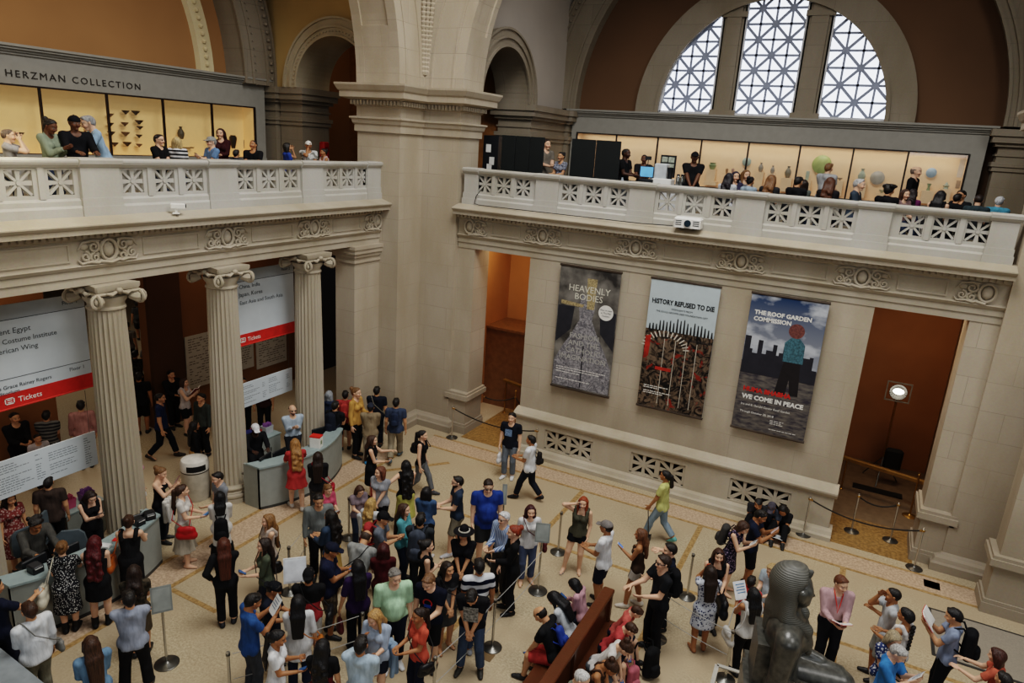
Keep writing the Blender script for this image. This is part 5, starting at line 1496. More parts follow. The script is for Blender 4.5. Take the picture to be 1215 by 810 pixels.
def office_chair(x, y, rz, label, mat=CHG):
    r = thing('office_chair', label, 'chair', (x, y, 0), rz, 'grey clerks chairs behind the ticket desks')
    obj('seat', MB().rbox(-.25, .25, -.24, .26, .44, .53, .05), mat, r)
    m = MB(); m.loft([[(w_ * math.cos(a), -.27 - .03 * math.cos(z * 3) + (.03 if s else 0), .6 + z) for a, s in ((0, 0), (PI, 0))] + [(-w_, -.22, .6 + z), (w_, -.22, .6 + z)] for z, w_ in ((0, .18), (.06, .23), (.3, .25), (.45, .22), (.52, .14))], True, True)
    obj('backrest', m, mat, r, True)
    obj('back_support', MB().tube([(0, -.1, .42), (0, -.3, .46), (0, -.29, .7)], .02, 6), PLB, r)
    obj('gas_stem', MB().tube([(0, 0, .08), (0, 0, .44)], .03, 8), PLB, r)
    for k in range(5):
        a = k * 2 * PI / 5
        l = obj('leg', MB().tube([(0, 0, .1), (.26 * math.cos(a), .26 * math.sin(a), .06)], [.028, .018], 6), PLB, r)
        obj('castor', MB().sphere((.27 * math.cos(a), .27 * math.sin(a), .03), .03, 5), PLB, l)
    return r
office_chair(-12.45, 6.05, -1.57, 'grey office chair under the curly haired clerk'); office_chair(-13.2, 6.45, 2.2, 'empty grey office chair turned away behind the left ticket desk'); office_chair(-12.15, 6.62, .8, 'empty grey office chair close behind the left ticket desk counter'); 
office_chair(-12.5, 11.2, -1.57, 'grey office chair with blue jacket, under the white capped clerk')
m = MB(); m.loft([[(-12.79 + dx, 11.2 + .30 * math.cos(a), z + .05 * math.sin(3 * a)) for a in np.linspace(0, 2 * PI, 17)[:-1] for dx in (.09 * math.sin(a),)] for z in (.55, .8, 1.05, 1.14)], True, True)
tag(obj('jacket', m, fabric('#2a2c66'), None, True), 'blue jacket draped over the back of a clerk chair', 'jacket')
def cabinet(x, y, rz, label, items):
    r = thing('low_cabinet', label, 'cabinet', (x, y, 0), rz)
    obj('carcass', MB().rbox(-.4, .4, -.25, .25, 0, .76, .01), DIN, r); obj('top', MB().box(-.42, .42, -.27, .27, .76, .79), DTOP, r)
    for s in (-1, 1):
        dr = obj('door', MB().box(s * .2 - .19, s * .2 + .19, -.265, -.25, .05, .74), DBODY, r); obj('handle', MB().box(s * .06 - .01, s * .06 + .01, -.28, -.265, .4, .5), PLB, dr)
    for i, (dx, c1, lb) in enumerate(items):
        b_ = thing('leaflet_basket', lb, 'basket', (x + dx * math.cos(rz), y + dx * math.sin(rz), .79), rz)
        m = MB(); m.loft([[(-.13 * k, -.1 * k, z), (.13 * k, -.1 * k, z), (.13 * k, .1 * k, z), (-.13 * k, .1 * k, z)] for k, z in ((.85, 0), (1, .2), (.94, .2), (.8, .02))], True, True)
        obj('basket_shell', m, plain(c1, .4), b_); m = MB(); rr = random.Random(i)
        for k in range(7): m.obox((-.09 + .03 * k, rr.uniform(-.03, .03), .16), (.003, 0, .001), (0, .07, 0), (0.004, 0, .1))
        obj('leaflet_bundle', m, plain(('#c45a78', '#8a5aa0', '#b8403a')[i % 3]), b_)
cabinet(-13.35, 7.4, PI / 2, 'low grey cabinet beside the column behind left desk', [(-.2, '#b05070', 'pink basket of leaflets on low cabinet'), (.18, '#7a4a8a', 'purple basket of leaflets on low cabinet')])
cabinet(-13.0, 11.9, PI / 2, 'low grey cabinet behind the far ticket desk', [(-.18, '#a8463c', 'red basket of leaflets behind the bald clerk'), (.2, '#b9bcc0', 'clear grey basket of leaflets behind the bald clerk')])
# waste bin
r = thing('waste_bin', 'round stone coloured waste bin with domed lid beside the column', 'bin', (-12.9, 9.82, 0))
BINM = plain('#b3ab9c', .5)
m = MB().lathe((0, 0, 0), [(.29, 0), (.3, .02), (.3, .7), (.29, .705)], 28); obj('bin_body', m, BINM, r, True)
m = MB().lathe((0, 0, 0), [(.30, .72), (.31, .73), (.31, .9), (.28, .97), (.15, 1.02), (.0, 1.03)], 28); obj('bin_lid', m, plain('#cfcbc2', .4), r, True)
m = MB(); m.loft([[(.315 * math.cos(a), .315 * math.sin(a), z) for a in np.linspace(-1.25, .15, 10)] for z in (.76, .9)], closed=False); obj('bin_opening', m, plain('#0c0c0c', .8), r)
obj('rim_band', MB().lathe((0, 0, 0), [(.302, .70), (.306, .70), (.306, .72), (.302, .72)], 28), plain('#3a3630'), r)

# ------------------------------------------------------------ stanchions, signs and ropes
CHR = plain('#b9b8b2', .22, .9, noise=.03); BRS = plain('#a27b3e', .3, .85, noise=.05); DKM = plain('#5b5a56', .3, .8)
ST = {}
def stanchion(px, py, label, h_=.98, brass=False, rope=False, at=None, head=True):
    p = onz(px, py, 0) if at is None else V(*at, 0)
    r = thing('stanchion', label, 'stanchion', (p[0], p[1], 0), 0, 'chrome queue posts')
    mt = BRS if brass else CHR
    obj('base', MB().lathe((0, 0, 0), [(.17, 0), (.17, .012), (.16, .02), (.06, .035), (.035, .06)], 24), DKM if not brass else BRS, r, True)
    obj('post', MB().lathe((0, 0, 0), [(.024, .03), (.024, h_ - .06), (.03, h_ - .055), (.03, h_ - .005), (.0, h_)] if not rope else [(.022, .03), (.022, h_ - .1), (.034, h_ - .095), (.034, h_ - .04), (.02, h_ - .03), (.026, h_ - .01), (.0, h_)], 14), mt, r, True)
    if rope: obj('collar', MB().lathe((0, 0, 0), [(.036, h_ - .09), (.04, h_ - .085), (.04, h_ - .05), (.036, h_ - .045)], 12), BRS, r)
    elif head: obj('belt_head', MB().lathe((0, 0, 0), [(.033, h_ - .06), (.034, h_ - .055), (.034, h_ - .02), (.03, h_ - .015)], 12), DKM, r)
    ST[label] = p; return p
S1 = stanchion(662, 655, 'chrome queue post beneath the elbow of the red haired caller')
S2 = stanchion(584, 768, 'chrome queue post beside the striped shirt and black shirt pair')
S3 = stanchion(780, 758, 'chrome queue post under the hand of the person in sunglasses')
S4 = stanchion(860, 806, 'chrome queue post beside the person in white quilted vest')
S5 = stanchion(414, 638, 'chrome queue post between the grey jumper and the blonde girls')
S6 = stanchion(344, 702, 'chrome queue post beside the person in the olive shirt')
S7 = stanchion(274, 838, 'chrome queue post at bottom edge beside the blue tee')
S8 = stanchion(362, 676, 'chrome queue post behind the black crossbody bag')
S9 = stanchion(430, 786, 'chrome queue post between purple top and pale blue blouse')
S10 = stanchion(815, 708, 'chrome queue post behind the person shading their eyes')
S11 = stanchion(514, 842, 'chrome queue post at bottom edge beside the denim jacket')
def cord(a, b_, label, sag=.03, z=.93, rad=.006, two=True):
    pts = lambda zz: [tuple(V(*(a[:2] + (b_ - a)[:2] * t_), zz - sag * 4 * t_ * (1 - t_))) for t_ in np.linspace(.03, .97, 9)]
    m = MB().tube(pts(z), rad, 5)
    if two: m.tube(pts(z - .45), rad, 5)
    tag(obj('queue_cord', m, plain('#9a9a96', .5), None, True), label, 'cord', 'thin grey queue cords between the posts')
cord(S11, S2, 'thin grey queue cord crossing before the black shirt and jeans'); cord(S2, onz(640, 702, 0), 'thin grey queue cord before the person in black with red hair bun')
cord(S3, S4, 'thin grey queue cord behind the blue and white floral dress'); cord(S7, S9, 'thin grey queue cord across the lower left of the queue'); cord(S6, S8, 'short thin grey queue cord beside the olive shirt')
def sign_stand(px, py, label, h_=1.15, w_=.28, hh=.36, tilt=20, col='#6f736f', faceang=None, at=None):
    p = onz(px, py, 0) if at is None else V(*at, 0)
    ang = math.atan2(-p[1], -p[0]) + PI / 2 if faceang is None else faceang
    r = thing('sign_stand', label, 'sign', (p[0], p[1], 0), ang, 'queue signs on chrome posts')
    obj('base', MB().lathe((0, 0, 0), [(.19, 0), (.19, .012), (.17, .022), (.06, .035), (.03, .06)], 24), DKM, r, True)
    obj('post', MB().lathe((0, 0, 0), [(.02, .03), (.02, h_ + .05), (0, h_ + .06)], 12), CHR, r, True)
    t_ = math.radians(tilt); c, s = math.cos(t_), math.sin(t_)
    m = MB(); m.obox((0, -.035, h_ + hh / 2 - .02), (w_ / 2, 0, 0), (0, .008 * c, -.008 * s * 0), (0, s * hh / 2, c * hh / 2))
    obj('sign_plate', m, plain(col, .4), r)
    m = MB(); m.obox((0, -.046, h_ + hh / 2 - .02), (w_ / 2 - .025, 0, 0), (0, .002, 0), (0, s * (hh / 2 - .03), c * (hh / 2 - .03)))
    obj('sign_sheet', m, plain('#7f837f', .6) if col != '#d9dde0' else plain('#dfe3e8', .6), r)
sign_stand(638, 701, 'grey queue sign on chrome post in open floor beside white top'); sign_stand(198, 787, 'grey queue sign on chrome post beside the person with folded arms', 1.05, .3, .4)
sign_stand(352, 762, 'white printed queue sign held up beside the black capped person', 1.25, .36, .42, 12, '#d9dde0'); sign_stand(594, 655, 'narrow grey queue sign on post behind the tall person in blue', 1.2, .1, .42)
def rope(a, b_, za, zb, sag, label, r_=.018):
    pts = [tuple(V(*(a[:2] + (b_ - a)[:2] * t_), za + (zb - za) * t_ - sag * 4 * t_ * (1 - t_))) for t_ in np.linspace(0.02, .98, 15)]
    rt = thing('barrier_rope', label, 'rope', pts[0], 0, 'black barrier ropes')
    par(obj('rope', MB().tube(pts, r_, 8), plain('#15130f', .6), None, True), rt)
    m = MB(); 
    for i in (0, -1): m.sphere(pts[i], .028, 5)
    par(obj('end_fitting', m, BRS, None, True), rt)
R1 = stanchion(953, 634, 'rope post at the near left of the right doorway barrier', 1., rope=True); R2 = stanchion(1010, 630, 'rope post within the right doorway, farther left', 1., rope=True)
R3 = stanchion(1056, 641, 'rope post within the right doorway, in the middle', 1., rope=True); R4 = stanchion(1096, 674, 'rope post before the right stone pier', 1., rope=True, at=(2.08, 16.2)); R5 = stanchion(1079, 612, 'brass rope post deepest in the right doorway', 1.2, brass=True, rope=True)
rope(R1, R4, .93, .93, .22, 'long black rope sagging across the front of the right doorway'); rope(R2, R3, .93, .93, .14, 'short black rope inside the right doorway')
R6 = stanchion(538, 514, 'rope post at the foot of the corner pier', 1., rope=True, at=(-9.88, 16.15)); R7 = stanchion(657, 556, 'rope post with brass top by the first star grille', 1., rope=True, at=(-7.15, 16.1)); 
rope(R6, R7, .93, .93, .2, 'black rope across the front of the left doorway')
R8 = stanchion(0, 0, 'brass rope post in the left doorway beside the handrail', 1.25, brass=True, rope=True, at=(-8.75, 17.9)); rope(V(-9.56, 17.35, 0), R8, 1.0, 1.0, .12, 'black rope from the door jamb to the brass post'); rope(R8, V(-8.12, 17.4, 0), 1.0, .95, .08, 'short black rope from the brass post to the banner wall')
def handrail(p, q, z, label, posts=(0.1, .9), r_=.05):
    p, q = V(*p), V(*q); rt = thing('brass_handrail', label, 'handrail', (*p, 0))
    m = MB(); dd = (q - p) / np.linalg.norm(q - p); nn = V(-dd[1], dd[0]) * .07
    m.loft([[(*(c - nn), z - .05), (*(c + nn), z - .05), (*(c + nn), z + .03), (*(c + nn * .4), z + .05), (*(c - nn * .4), z + .05), (*(c - nn), z + .03)] for c in (p, q)], True, True)
    par(obj('rail', m, plain('#8d6a35', .35, .5)), rt)
    for f in posts: 
        c = p + (q - p) * f; par(obj('post', MB().lathe((c[0], c[1], 0), [(.06, 0), (.06, .02), (.025, .04), (.025, z - .05)], 10), BRS), rt)
handrail((-9.65, 18.85), (-8.75, 18.6), 1.1, 'brass topped handrail inside the left doorway', (.08, .92)); handrail((.3, 19.5), (2.48, 19.0), .9, 'brass topped handrail crossing the right doorway', (.06, .93))
par_m = MB().box(.7, 1.9, 19.75, 20.05, 0, .03); tag(obj('floor_grating', par_m, plain('#14110e', .7)), 'dark flat grating on the floor behind the brass handrail', 'grating')
# floodlight on a stand in the right doorway, with a dark bag hanging from it
fl_ = ony(1066, 465, 20.6)
r = thing('floodlight', 'glowing floodlight on tall stand inside the right doorway', 'floodlight', (fl_[0], fl_[1], 0))
z = fl_[2]
obj('lamp_frame', MB().box(-.3, .3, -.03, .03, -.27 + z, -.24 + z).box(-.3, .3, -.03, .03, .24 + z, .27 + z).box(-.3, -.27, -.03, .03, -.24 + z, .24 + z).box(.27, .3, -.03, .03, -.24 + z, .24 + z), plain('#8a8880', .4, .5), r)
obj('reflector', MB().lathe((0, 0, 0), [(0.01, 0), (.1, .02), (.2, .1), (.22, .16), (.21, .17), (.1, .06), (.01, .04)], 18), plain('#3b3936', .4, .6), r).matrix_basis = Matrix.Translation((0, .14, z)) @ Matrix.Rotation(PI / 2, 4, 'X')
obj('bulb', MB().sphere((-.0, -.02, z + .02), .1, 8, 1.35, .6, .8), plain('#fff6e4', .3, emit=14), r, True)
obj('stand_pole', MB().tube([(0, .05, .4), (0, .05, z - .2)], .028, 8), BRS, r)
for k in range(3):
    a = k * 2 * PI / 3 + .4; obj('stand_leg', MB().tube([(0, .05, .75), (.5 * math.cos(a), .05 + .5 * math.sin(a), .015)], .016, 6), DKM, r)
m = MB().rbox(-.22, .22, -.1, .1, .55, 1.1, .06); tag(obj('equipment_bag', m, plain('#0d0c0c', .8), None, True, loc=(fl_[0] + .22, fl_[1] - .15, 0)), 'black equipment bag hanging on floodlight stand', 'bag')
# long bench --------------------------------------------------------------
WOOD = stone('bench_wood', '#56301a', joints=0, dirt=.5, rough=.4)
bx, by0, by1 = -2.98, 6.9, 10.32
r = thing('wooden_bench', 'long double sided dark wooden bench with tall shared back', 'bench', (bx, (by0 + by1) / 2, 0))
par(obj('backrest', MB().box(bx - .04, bx + .04, by0, by1, .3, 1.0), WOOD), r); par(obj('back_cap', MB().rbox(bx - .1, bx + .1, by0 - .03, by1 + .03, 1.0, 1.06, .015), WOOD), r)
for s in (-1, 1): par(obj('seat', MB().box(min(bx + s * .04, bx + s * .56), max(bx + s * .04, bx + s * .56), by0, by1, .40, .45), WOOD), r)
for y in (by0 + .02, 8.6, by1 - .08): par(obj('end_support', MB().box(bx - .5, bx + .5, y, y + .06, 0, .4).box(bx - .09, bx + .09, y - .01, y + .07, .4, 1.0), WOOD), r)
# grey floor mat
r = thing('floor_mat', 'large grey floor mat with dark border before the right pier', 'mat', (4.2, 13.95, 0))
par(obj('mat_border', MB().box(2.28, 6.5, 13.15, 14.76, 0, .008), plain('#2c2a28', .8)), r); par(obj('mat_field', MB().box(2.34, 6.44, 13.21, 14.70, .008, .013), plain('#8b8274', .9, noise=.08, scale=40)), r)
tag(obj('floor_drain', MB().box(-4.62, -4.42, 8.75, 8.95, 0, .006), plain('#6b5539', .7)), 'small square brown plate set in the floor', 'floor plate')

# ------------------------------------------------------------ colossal seated statue
def statue():
    p0 = CP + ray(945, 668) / (ray(945, 668) @ CFW) * 8.35
    rz_ = math.radians(12) - PI / 2     # faces picture right
    hgt = p0[2] - .92
    k = hgt / 3.1
    S = lambda x, y, z: V(x, y, z) * k
    X = V(1, 0, 0); Y = V(0, 1, 0)
    pr = []
    C_ = lambda a, b_, r0, r1=None, kk=.06, fl=None, cuts=(): pr.append(cap(S(*a), S(*b_), r0 * k, None if r1 is None else r1 * k, kk * k, fl, cuts))
    # torso, shoulders, arms
    C_((-.1, 0, 1.45), (.1, 0, 1.45), .30, .30, .1, (Y, 1.15)); C_((-.06, 0, 1.5), (-.12, .02, 2.15), .26, .30, .1, (Y, 1.2)); C_((.06, 0, 1.5), (.12, .02, 2.15), .26, .30, .1, (Y, 1.2))
    C_((-.42, 0, 2.27), (.42, 0, 2.27), .15, .15, .1)
    C_((0, 0, 2.3), (0, .02, 2.55), .16, .15, .06)
    for s in (-1, 1):
        C_((s * .5, -.01, 2.24), (s * .53, -.06, 1.62), .155, .125, .05); C_((s * .53, -.06, 1.6), (s * .36, .62, 1.50), .12, .075, .05); C_((s * .36, .62, 1.49), (s * .33, .86, 1.46), .075, .06, .03, (V(0, 0, 1), 1.7))
        C_((s * .24, .0, 1.28), (s * .25, .88, 1.28), .24, .19, .06); C_((s * .25, .9, 1.26), (s * .22, .86, .22), .17, .11, .06); C_((s * .22, .84, .1), (s * .22, 1.15, .07), .1, .08, .05)
        C_((s * .15, .22, 2.12), (s * .16, .24, 2.08), .13, .12, .08)
    # head and face
    C_((0, .02, 2.78), (0, .06, 2.80), .19, .19, .05, (X, 1.05)); C_((0, .12, 2.66), (0, .15, 2.60), .13, .09, .06)
    C_((0, .22, 2.76), (0, .27, 2.69), .022, .032, .02); C_((-.05, .225, 2.615), (.05, .225, 2.615), .022, None, .02); C_((-.1, .2, 2.80), (.1, .2, 2.80), .025, None, .03)
    for s in (-1, 1): C_((s * .245, .10, 2.82), (s * .24, .10, 2.71), .05, .035, .015); C_((s * .12, .12, 2.78), (s * .1, .14, 2.66), .13, .1, .05)
    head_v = surf(pr, .024)
    # nemes cloth: dome, flared sides behind the ears, lappets on the chest, tail behind
    pr.clear()
    C_((0, -.03, 2.84), (0, .02, 2.86), .255, .245, .05, (X, .98), ((S(0, .07, 2.8), V(0, .93, -.36)),))
    C_((0, -.07, 2.75), (0, -.09, 2.45), .24, .22, .08, (Y, 1.25))
    for s in (-1, 1):
        C_((s * .12, -.03, 2.78), (s * .24, -.03, 2.42), .12, .11, .08, (Y, 1.15)); C_((s * .25, .04, 2.40), (s * .19, .24, 2.28), .085, .085, .05); C_((s * .19, .24, 2.28), (s * .17, .31, 1.98), .085, .07, .04, (Y, 1.5))
    C_((0, -.2, 2.45), (0, -.2, 2.1), .09, .07, .05); C_((-.17, .12, 2.935), (.17, .12, 2.935), .035, None, .03)
    C_((0, .18, 2.93), (0, .2, 3.02), .03, .035, .02)
    nem_v = surf(pr, .022)
    pr.clear()
    blk = MB(); blk.box(-.48 * k, .48 * k, -.36 * k, .42 * k, .0, 1.3 * k); blk.box(-.3 * k, .3 * k, -.32 * k, -.14 * k, 1.3 * k, 2.0 * k); blk.box(-.52 * k, .52 * k, .42 * k, 1.32 * k, -.0, .06 * k); blk.box(-.3 * k, .3 * k, -.4 * k, -.36 * k, 0, 1.3 * k)
    m_, nt, b = newmat('dark_granite')
    g = N(nt, 'ShaderNodeNewGeometry'); n = N(nt, 'ShaderNodeTexNoise'); n.inputs['Scale'].default_value = 14; n.inputs['Detail'].default_value = 6; L(nt, g.outputs['Position'], n.inputs['Vector'])
    L(nt, mixc(nt, ramp(nt, n.outputs['Fac'], .35, .7), hexc('#2f2f2c'), hexc('#504f49')), b.inputs['Base Color']); b.inputs['Roughness'].default_value = .3; b.inputs['Specular IOR Level'].default_value = .5
    m2, nt, b = newmat('dark_granite_pleats')
    tc = N(nt, 'ShaderNodeTexCoord'); wv = N(nt, 'ShaderNodeTexWave', bands_direction='Z'); wv.inputs['Scale'].default_value = 15; wv.inputs['Distortion'].default_value = .5; L(nt, tc.outputs['Object'], wv.inputs['Vector'])
    L(nt, mixc(nt, wv.outputs['Fac'], hexc('#45443f'), hexc('#53524b')), b.inputs['Base Color']); b.inputs['Roughness'].default_value = .5
    bp = N(nt, 'ShaderNodeBump'); bp.inputs['Strength'].default_value = .45; bp.inputs['Distance'].default_value = .008; L(nt, wv.outputs['Fac'], bp.inputs['Height']); L(nt, bp.outputs[0], b.inputs['Normal'])
    r = thing('pharaoh_statue', 'colossal dark stone seated pharaoh statue with striped headcloth, on pedestal', 'statue', (p0[0], p0[1], .92), rz_)
    obj('body', qmesh('body', *head_v), m_, r); obj('headcloth', qmesh('headcloth', *nem_v), m2, r); obj('throne', blk, m_, r)
    pd = thing('pedestal', 'low grey stone pedestal under the pharaoh statue', 'pedestal', (p0[0], p0[1], 0), rz_)
    obj('pedestal_block', MB().rbox(-.6, .6, -.6, 1.4, 0.12, .918, .02), LIMEG, pd); obj('pedestal_plinth', MB().rbox(-.66, .66, -.66, 1.46, 0, .12, .02), LIMEG, pd)
    return p0
SP = statue()
a = onz(851, 788, 1.0); 
rt = thing('guard_rail', 'low pale metal guard rail beside the statue pedestal', 'railing', (a[0], a[1], 0))
b0 = onz(844, 815, 1.0); b1 = onz(900, 804, 1.0)
RL = plain('#b9b6ae', .4, .3)
d0 = (b0 - a) / np.linalg.norm(b0 - a); d1 = (b1 - a) / np.linalg.norm(b1 - a)
for q, nm in ((a + d0 * 2.2, 'rail'), (a + d1 * .62, 'rail')):
    m = MB(); dd = (q - a); dd /= np.linalg.norm(dd); nn = V(-dd[1], dd[0], 0) * .03
    m.loft([[tuple(c - nn + V(0, 0, -.02)), tuple(c + nn + V(0, 0, -.02)), tuple(c + nn), tuple(c - nn)] for c in (a, q)], True, True); par(obj(nm, m, RL), rt)
for q in (a, a + d1 * .6, a + d0 * 1.1, a + d0 * 2.15): par(obj('rail_post', MB().box(q[0] - .02, q[0] + .02, q[1] - .02, q[1] + .02, 0, .98), RL), rt)

# ------------------------------------------------------------ display cases in the galleries
def glassmat():
    m, nt, b = newmat('case_glass')
    out = nt.nodes['Material Output']; tr = N(nt, 'ShaderNodeBsdfTransparent'); gl = N(nt, 'ShaderNodeBsdfGlossy'); gl.inputs['Roughness'].default_value = .03
    mx = N(nt, 'ShaderNodeMixShader'); mx.inputs[0].default_value = .05; L(nt, tr.outputs[0], mx.inputs[1]); L(nt, gl.outputs[0], mx.inputs[2]); L(nt, mx.outputs[0], out.inputs['Surface'])
    nt.nodes.remove(b); return m
GLASS = glassmat()
def case(axis, plane, a0, a1, g0, g1, muls, zb, zt, zf, zc, depth, lining, label, sg):
    # sg: direction from the glass into the case
    r = thing('display_case', label, 'display case', (plane, (a0 + a1) / 2, ZF) if axis == 'y' else ((a0 + a1) / 2, plane, ZF))
    def B_(m, u0, u1, o0, o1, z0, z1):
        p0, p1 = sorted((plane + sg * o0, plane + sg * o1))
        return m.box(p0, p1, u0, u1, z0, z1) if axis == 'y' else m.box(u0, u1, p0, p1, z0, z1)
    m = MB(); B_(m, a0, a1, 0, depth, ZF, zb); B_(m, a0, a1, -.04, 0, ZF, ZF + .15); B_(m, a0, a1, -.03, 0, zb - .06, zb); par(obj('case_base', m, CASEG), r)
    m = MB(); B_(m, a0, a1, 0, depth, zt, zf); B_(m, a0, g0, 0, depth, zb, zt); B_(m, g1, a1, 0, depth, zb, zt); par(obj('case_frame', m, CASEG), r)
    m = MB()
    hh_ = (zc - zf) / 4
    for o, z0, z1 in ((.05, zf, zf + hh_), (.1, zf + hh_, zf + 2 * hh_), (.17, zf + 2 * hh_, zf + 3 * hh_), (.22, zf + 3 * hh_, zc)): B_(m, a0 - o * .8, a1 + o * .8, -o, depth, z0, z1)
    par(obj('cornice', m, CASEG), r)
    m = MB(); B_(m, g0, g1, depth - .06, depth - .03, zb, zt); B_(m, g0, g1, .05, depth - .06, zb - .01, zb + .02); B_(m, g0, g0 + .02, .05, depth - .06, zb, zt); B_(m, g1 - .02, g1, .05, depth - .06, zb, zt); par(obj('case_lining', m, lining), r)
    ed = [g0] + muls + [g1]
    DK = plain('#1f150e', .5)
    m = MB(); B_(m, g0 - .02, g1 + .02, -.02, .03, zt - .02, zt + .02); B_(m, g0 - .02, g1 + .02, -.02, .03, zb - .02, zb + .02); par(obj('glazing_frame', m, DK), r)
    for u in ed: m = MB(); B_(m, u - .025, u + .025, -.025, .03, zb, zt); par(obj('mullion', m, DK), r)
    for u, v_ in zip(ed[:-1], ed[1:]): m = MB(); B_(m, u + .025, v_ - .025, .0, .008, zb + .02, zt - .02); par(obj('glass_pane', m, GLASS), r)
    return r
LINL = plain('#f0c684', .8, noise=.02, emit=.2); LINR = plain('#e0bf98', .8, noise=.02, emit=.06)  # slight glow put into the lining material, adding to the case lamps
rc = case('y', -17.4, -4, 16.55, -3.8, 16.14, [0.3, 1.9, 3.5, 5.1, 6.7, 8.28, 9.87, 11.46, 13.01, 14.57], 7.45, 8.93, 9.57, 9.78, .55, LINL, 'long grey display case with warm lit glass, along the left gallery wall', -1)
for z, body, a_, s in ((9.10, 'STANLEY HERZMAN COLLECTION', 12.4, .21),):
    o = text('lettering', body, s, plain('#2a2622', .6), None, TM((-17.385, a_, z), (0, 1, 0), (0, 0, 1)), 'RIGHT', .004, 1.12, 1.3); par(o, rc)
case('x', 23.9, -10.2, 2.3, -9.98, 1.93, [-8.5, -7.03, -5.56, -4.06, -2.52, -1.02, .43], 7.4, 8.9, 9.46, 9.68, .45, LINR, 'long grey display case with pale lit glass, below the arched window', 1)
al = area_later = []
def pot(name, label, P, prof, mat, n=16):
    r = MB().lathe((0, 0, 0), prof, n); o = obj(name, r, mat, None, True, loc=tuple(P)); tag(o, label, name.replace('_', ' ')); return o
BOWL = [(.015, 0), (.03, .005), (.035, .02), (.08, .06), (.105, .1), (.10, .1), (.07, .06), (.0, .03)]
VASE = [(.05, 0), (.06, .01), (.09, .1), (.10, .17), (.07, .25), (.035, .3), (.04, .34), (.055, .36), (.045, .36), (.0, .3)]
URN = [(.06, 0), (.07, .02), (.1, .15), (.14, .34), (.135, .42), (.09, .46), (.1, .48), (.0, .47)]
DKP = plain('#33261a', .5); BRP = plain('#6a4a2c', .5)
xs_ = -17.72
grid = [(131, 136), (149, 133), (161, 134), (131, 147), (148, 147), (165, 145), (166, 151), (132, 158), (149, 159), (165, 161), (136, 171), (151, 171), (165, 172)]
rows_ = {}
for i, (px, py) in enumerate(grid):
    P = onx(px, py, xs_); col_ = ('nearest the dark mullion', 'in the middle column', 'in the far column')[0 if px < 140 else 1 if px < 156 else 2]
    row_ = ('top', 'second', 'third', 'fourth')[0 if py < 140 else 1 if py < 150 else 2 if py < 165 else 3]
    if (px, py) == (166, 151): row_ = 'second, just under another bowl'
    k = .82 + .12 * (i % 3)
    o = pot('bowl', 'small dark bowl %s, %s row of bowl case' % (col_, row_), P - V(0, 0, .05), [(r_ * k, z_ * k) for r_, z_ in BOWL], DKP if i % 4 else BRP, 12)
    o['group'] = 'small bowls on the lit case wall'
    mm_ = MB(); mm_.box(-.17, .0, -.02, .02, -.012, -.001); b_ = obj('wall_peg', mm_, plain('#b9a070'), o)
pot('bowl', 'wide dark bowl on stand behind the person in grey shirt', onx(20, 160, xs_) - V(0, 0, .06), [(r_ * 1.5, z_ * 1.2) for r_, z_ in BOWL], DKP); 
def plinth_at(P, w_, axis_d=.12, mat=None, label='pale display block', top=None):
    r = MB().box(P[0] - w_, P[0] + w_, P[1] - axis_d, P[1] + axis_d, 7.42 if mat is None else 7.47, P[2]); o = obj('display_block', r, mat or LINR); tag(o, label, 'display block'); return o
def put(name, px, py, plane, axis, prof, mat, label, k=1., block=True, zb=7.47):
    P = onx(px, py, plane) if axis == 'x' else ony(px, py, plane)
    if P[2] < zb: P[2] = zb
    elif block and P[2] > zb + .04:
        w_ = .16 * k; pb = MB().box(P[0] - w_, P[0] + w_, P[1] - w_, P[1] + w_, zb, P[2]); tag(obj('display_block', pb, LINL if axis == 'x' else LINR), 'pale display block under the ' + label[:60], 'display block')
    return pot(name, label, P, [(r_ * k, z_ * k) for r_, z_ in prof], mat)
put('vase', 102, 166, xs_, 'x', VASE, plain('#9a6a3a', .5), 'small brown vase between black hoodie and blue shirt', .7); o = put('vase', 215, 165, xs_, 'x', VASE, plain('#57503f', .5), 'ornate grey vase above the striped blonde person', .95)
put('urn', 277, 176, xs_, 'x', URN, plain('#2b261e', .4), 'tall dark urn in the last bay of the left case', .8); put('dish', 216, 176, xs_, 'x', [(.05, 0), (.3, .02), (.33, .05), (.31, .05), (.0, .025)], plain('#a98f60', .6), 'long low pale dish behind the striped blonde person', 1.)
for px, py, h_, lb in ((294, 145, .55, 'upper pale text panel at the end of left case'), (294, 171, .25, 'lower small picture panel at the end of left case')):
    P = onx(px, py, -17.885); tag(obj('text_panel', MB().box(P[0], P[0] + .02, P[1] - .16, P[1] + .16, P[2] - h_ / 2, P[2] + h_ / 2), plain('#cfc9b8' if h_ > .3 else '#8a7a5a')), lb, 'text panel')
yc_ = 24.1
GRN = plain('#7e8f6a', .4); CEL = plain('#9aa592', .4); GRYP = plain('#8c867a', .4)
put('jar', 845, 201, yc_, 'y', [(.07, 0), (.1, .06), (.14, .16), (.09, .2), (.12, .24), (.0, .2)], GRN, 'green ceramic jar on the upper block beside black apron', .9); put('bowl', 844, 215, yc_, 'y', BOWL, GRYP, 'grey lidded bowl on the lower shelf beneath the green jar', 1.2)
put('jar', 862, 206, yc_, 'y', URN, plain('#9a7a5a', .4), 'small brown jar in the third bay, left one', .35); put('jar', 869, 206, yc_, 'y', URN, plain('#b09080', .4), 'small pinkish jar in the third bay, right one', .35)
put('bottle', 902, 204, yc_, 'y', VASE, GRYP, 'slender grey bottle on high block, left of two', .8); put('bottle', 916, 206, yc_, 'y', VASE, GRYP, 'slender grey bottle on high block, right of two', .7); put('bowl', 898, 216, yc_, 'y', BOWL, plain('#a08a60', .4), 'low tan bowl beneath the pair of grey bottles', 1.0)
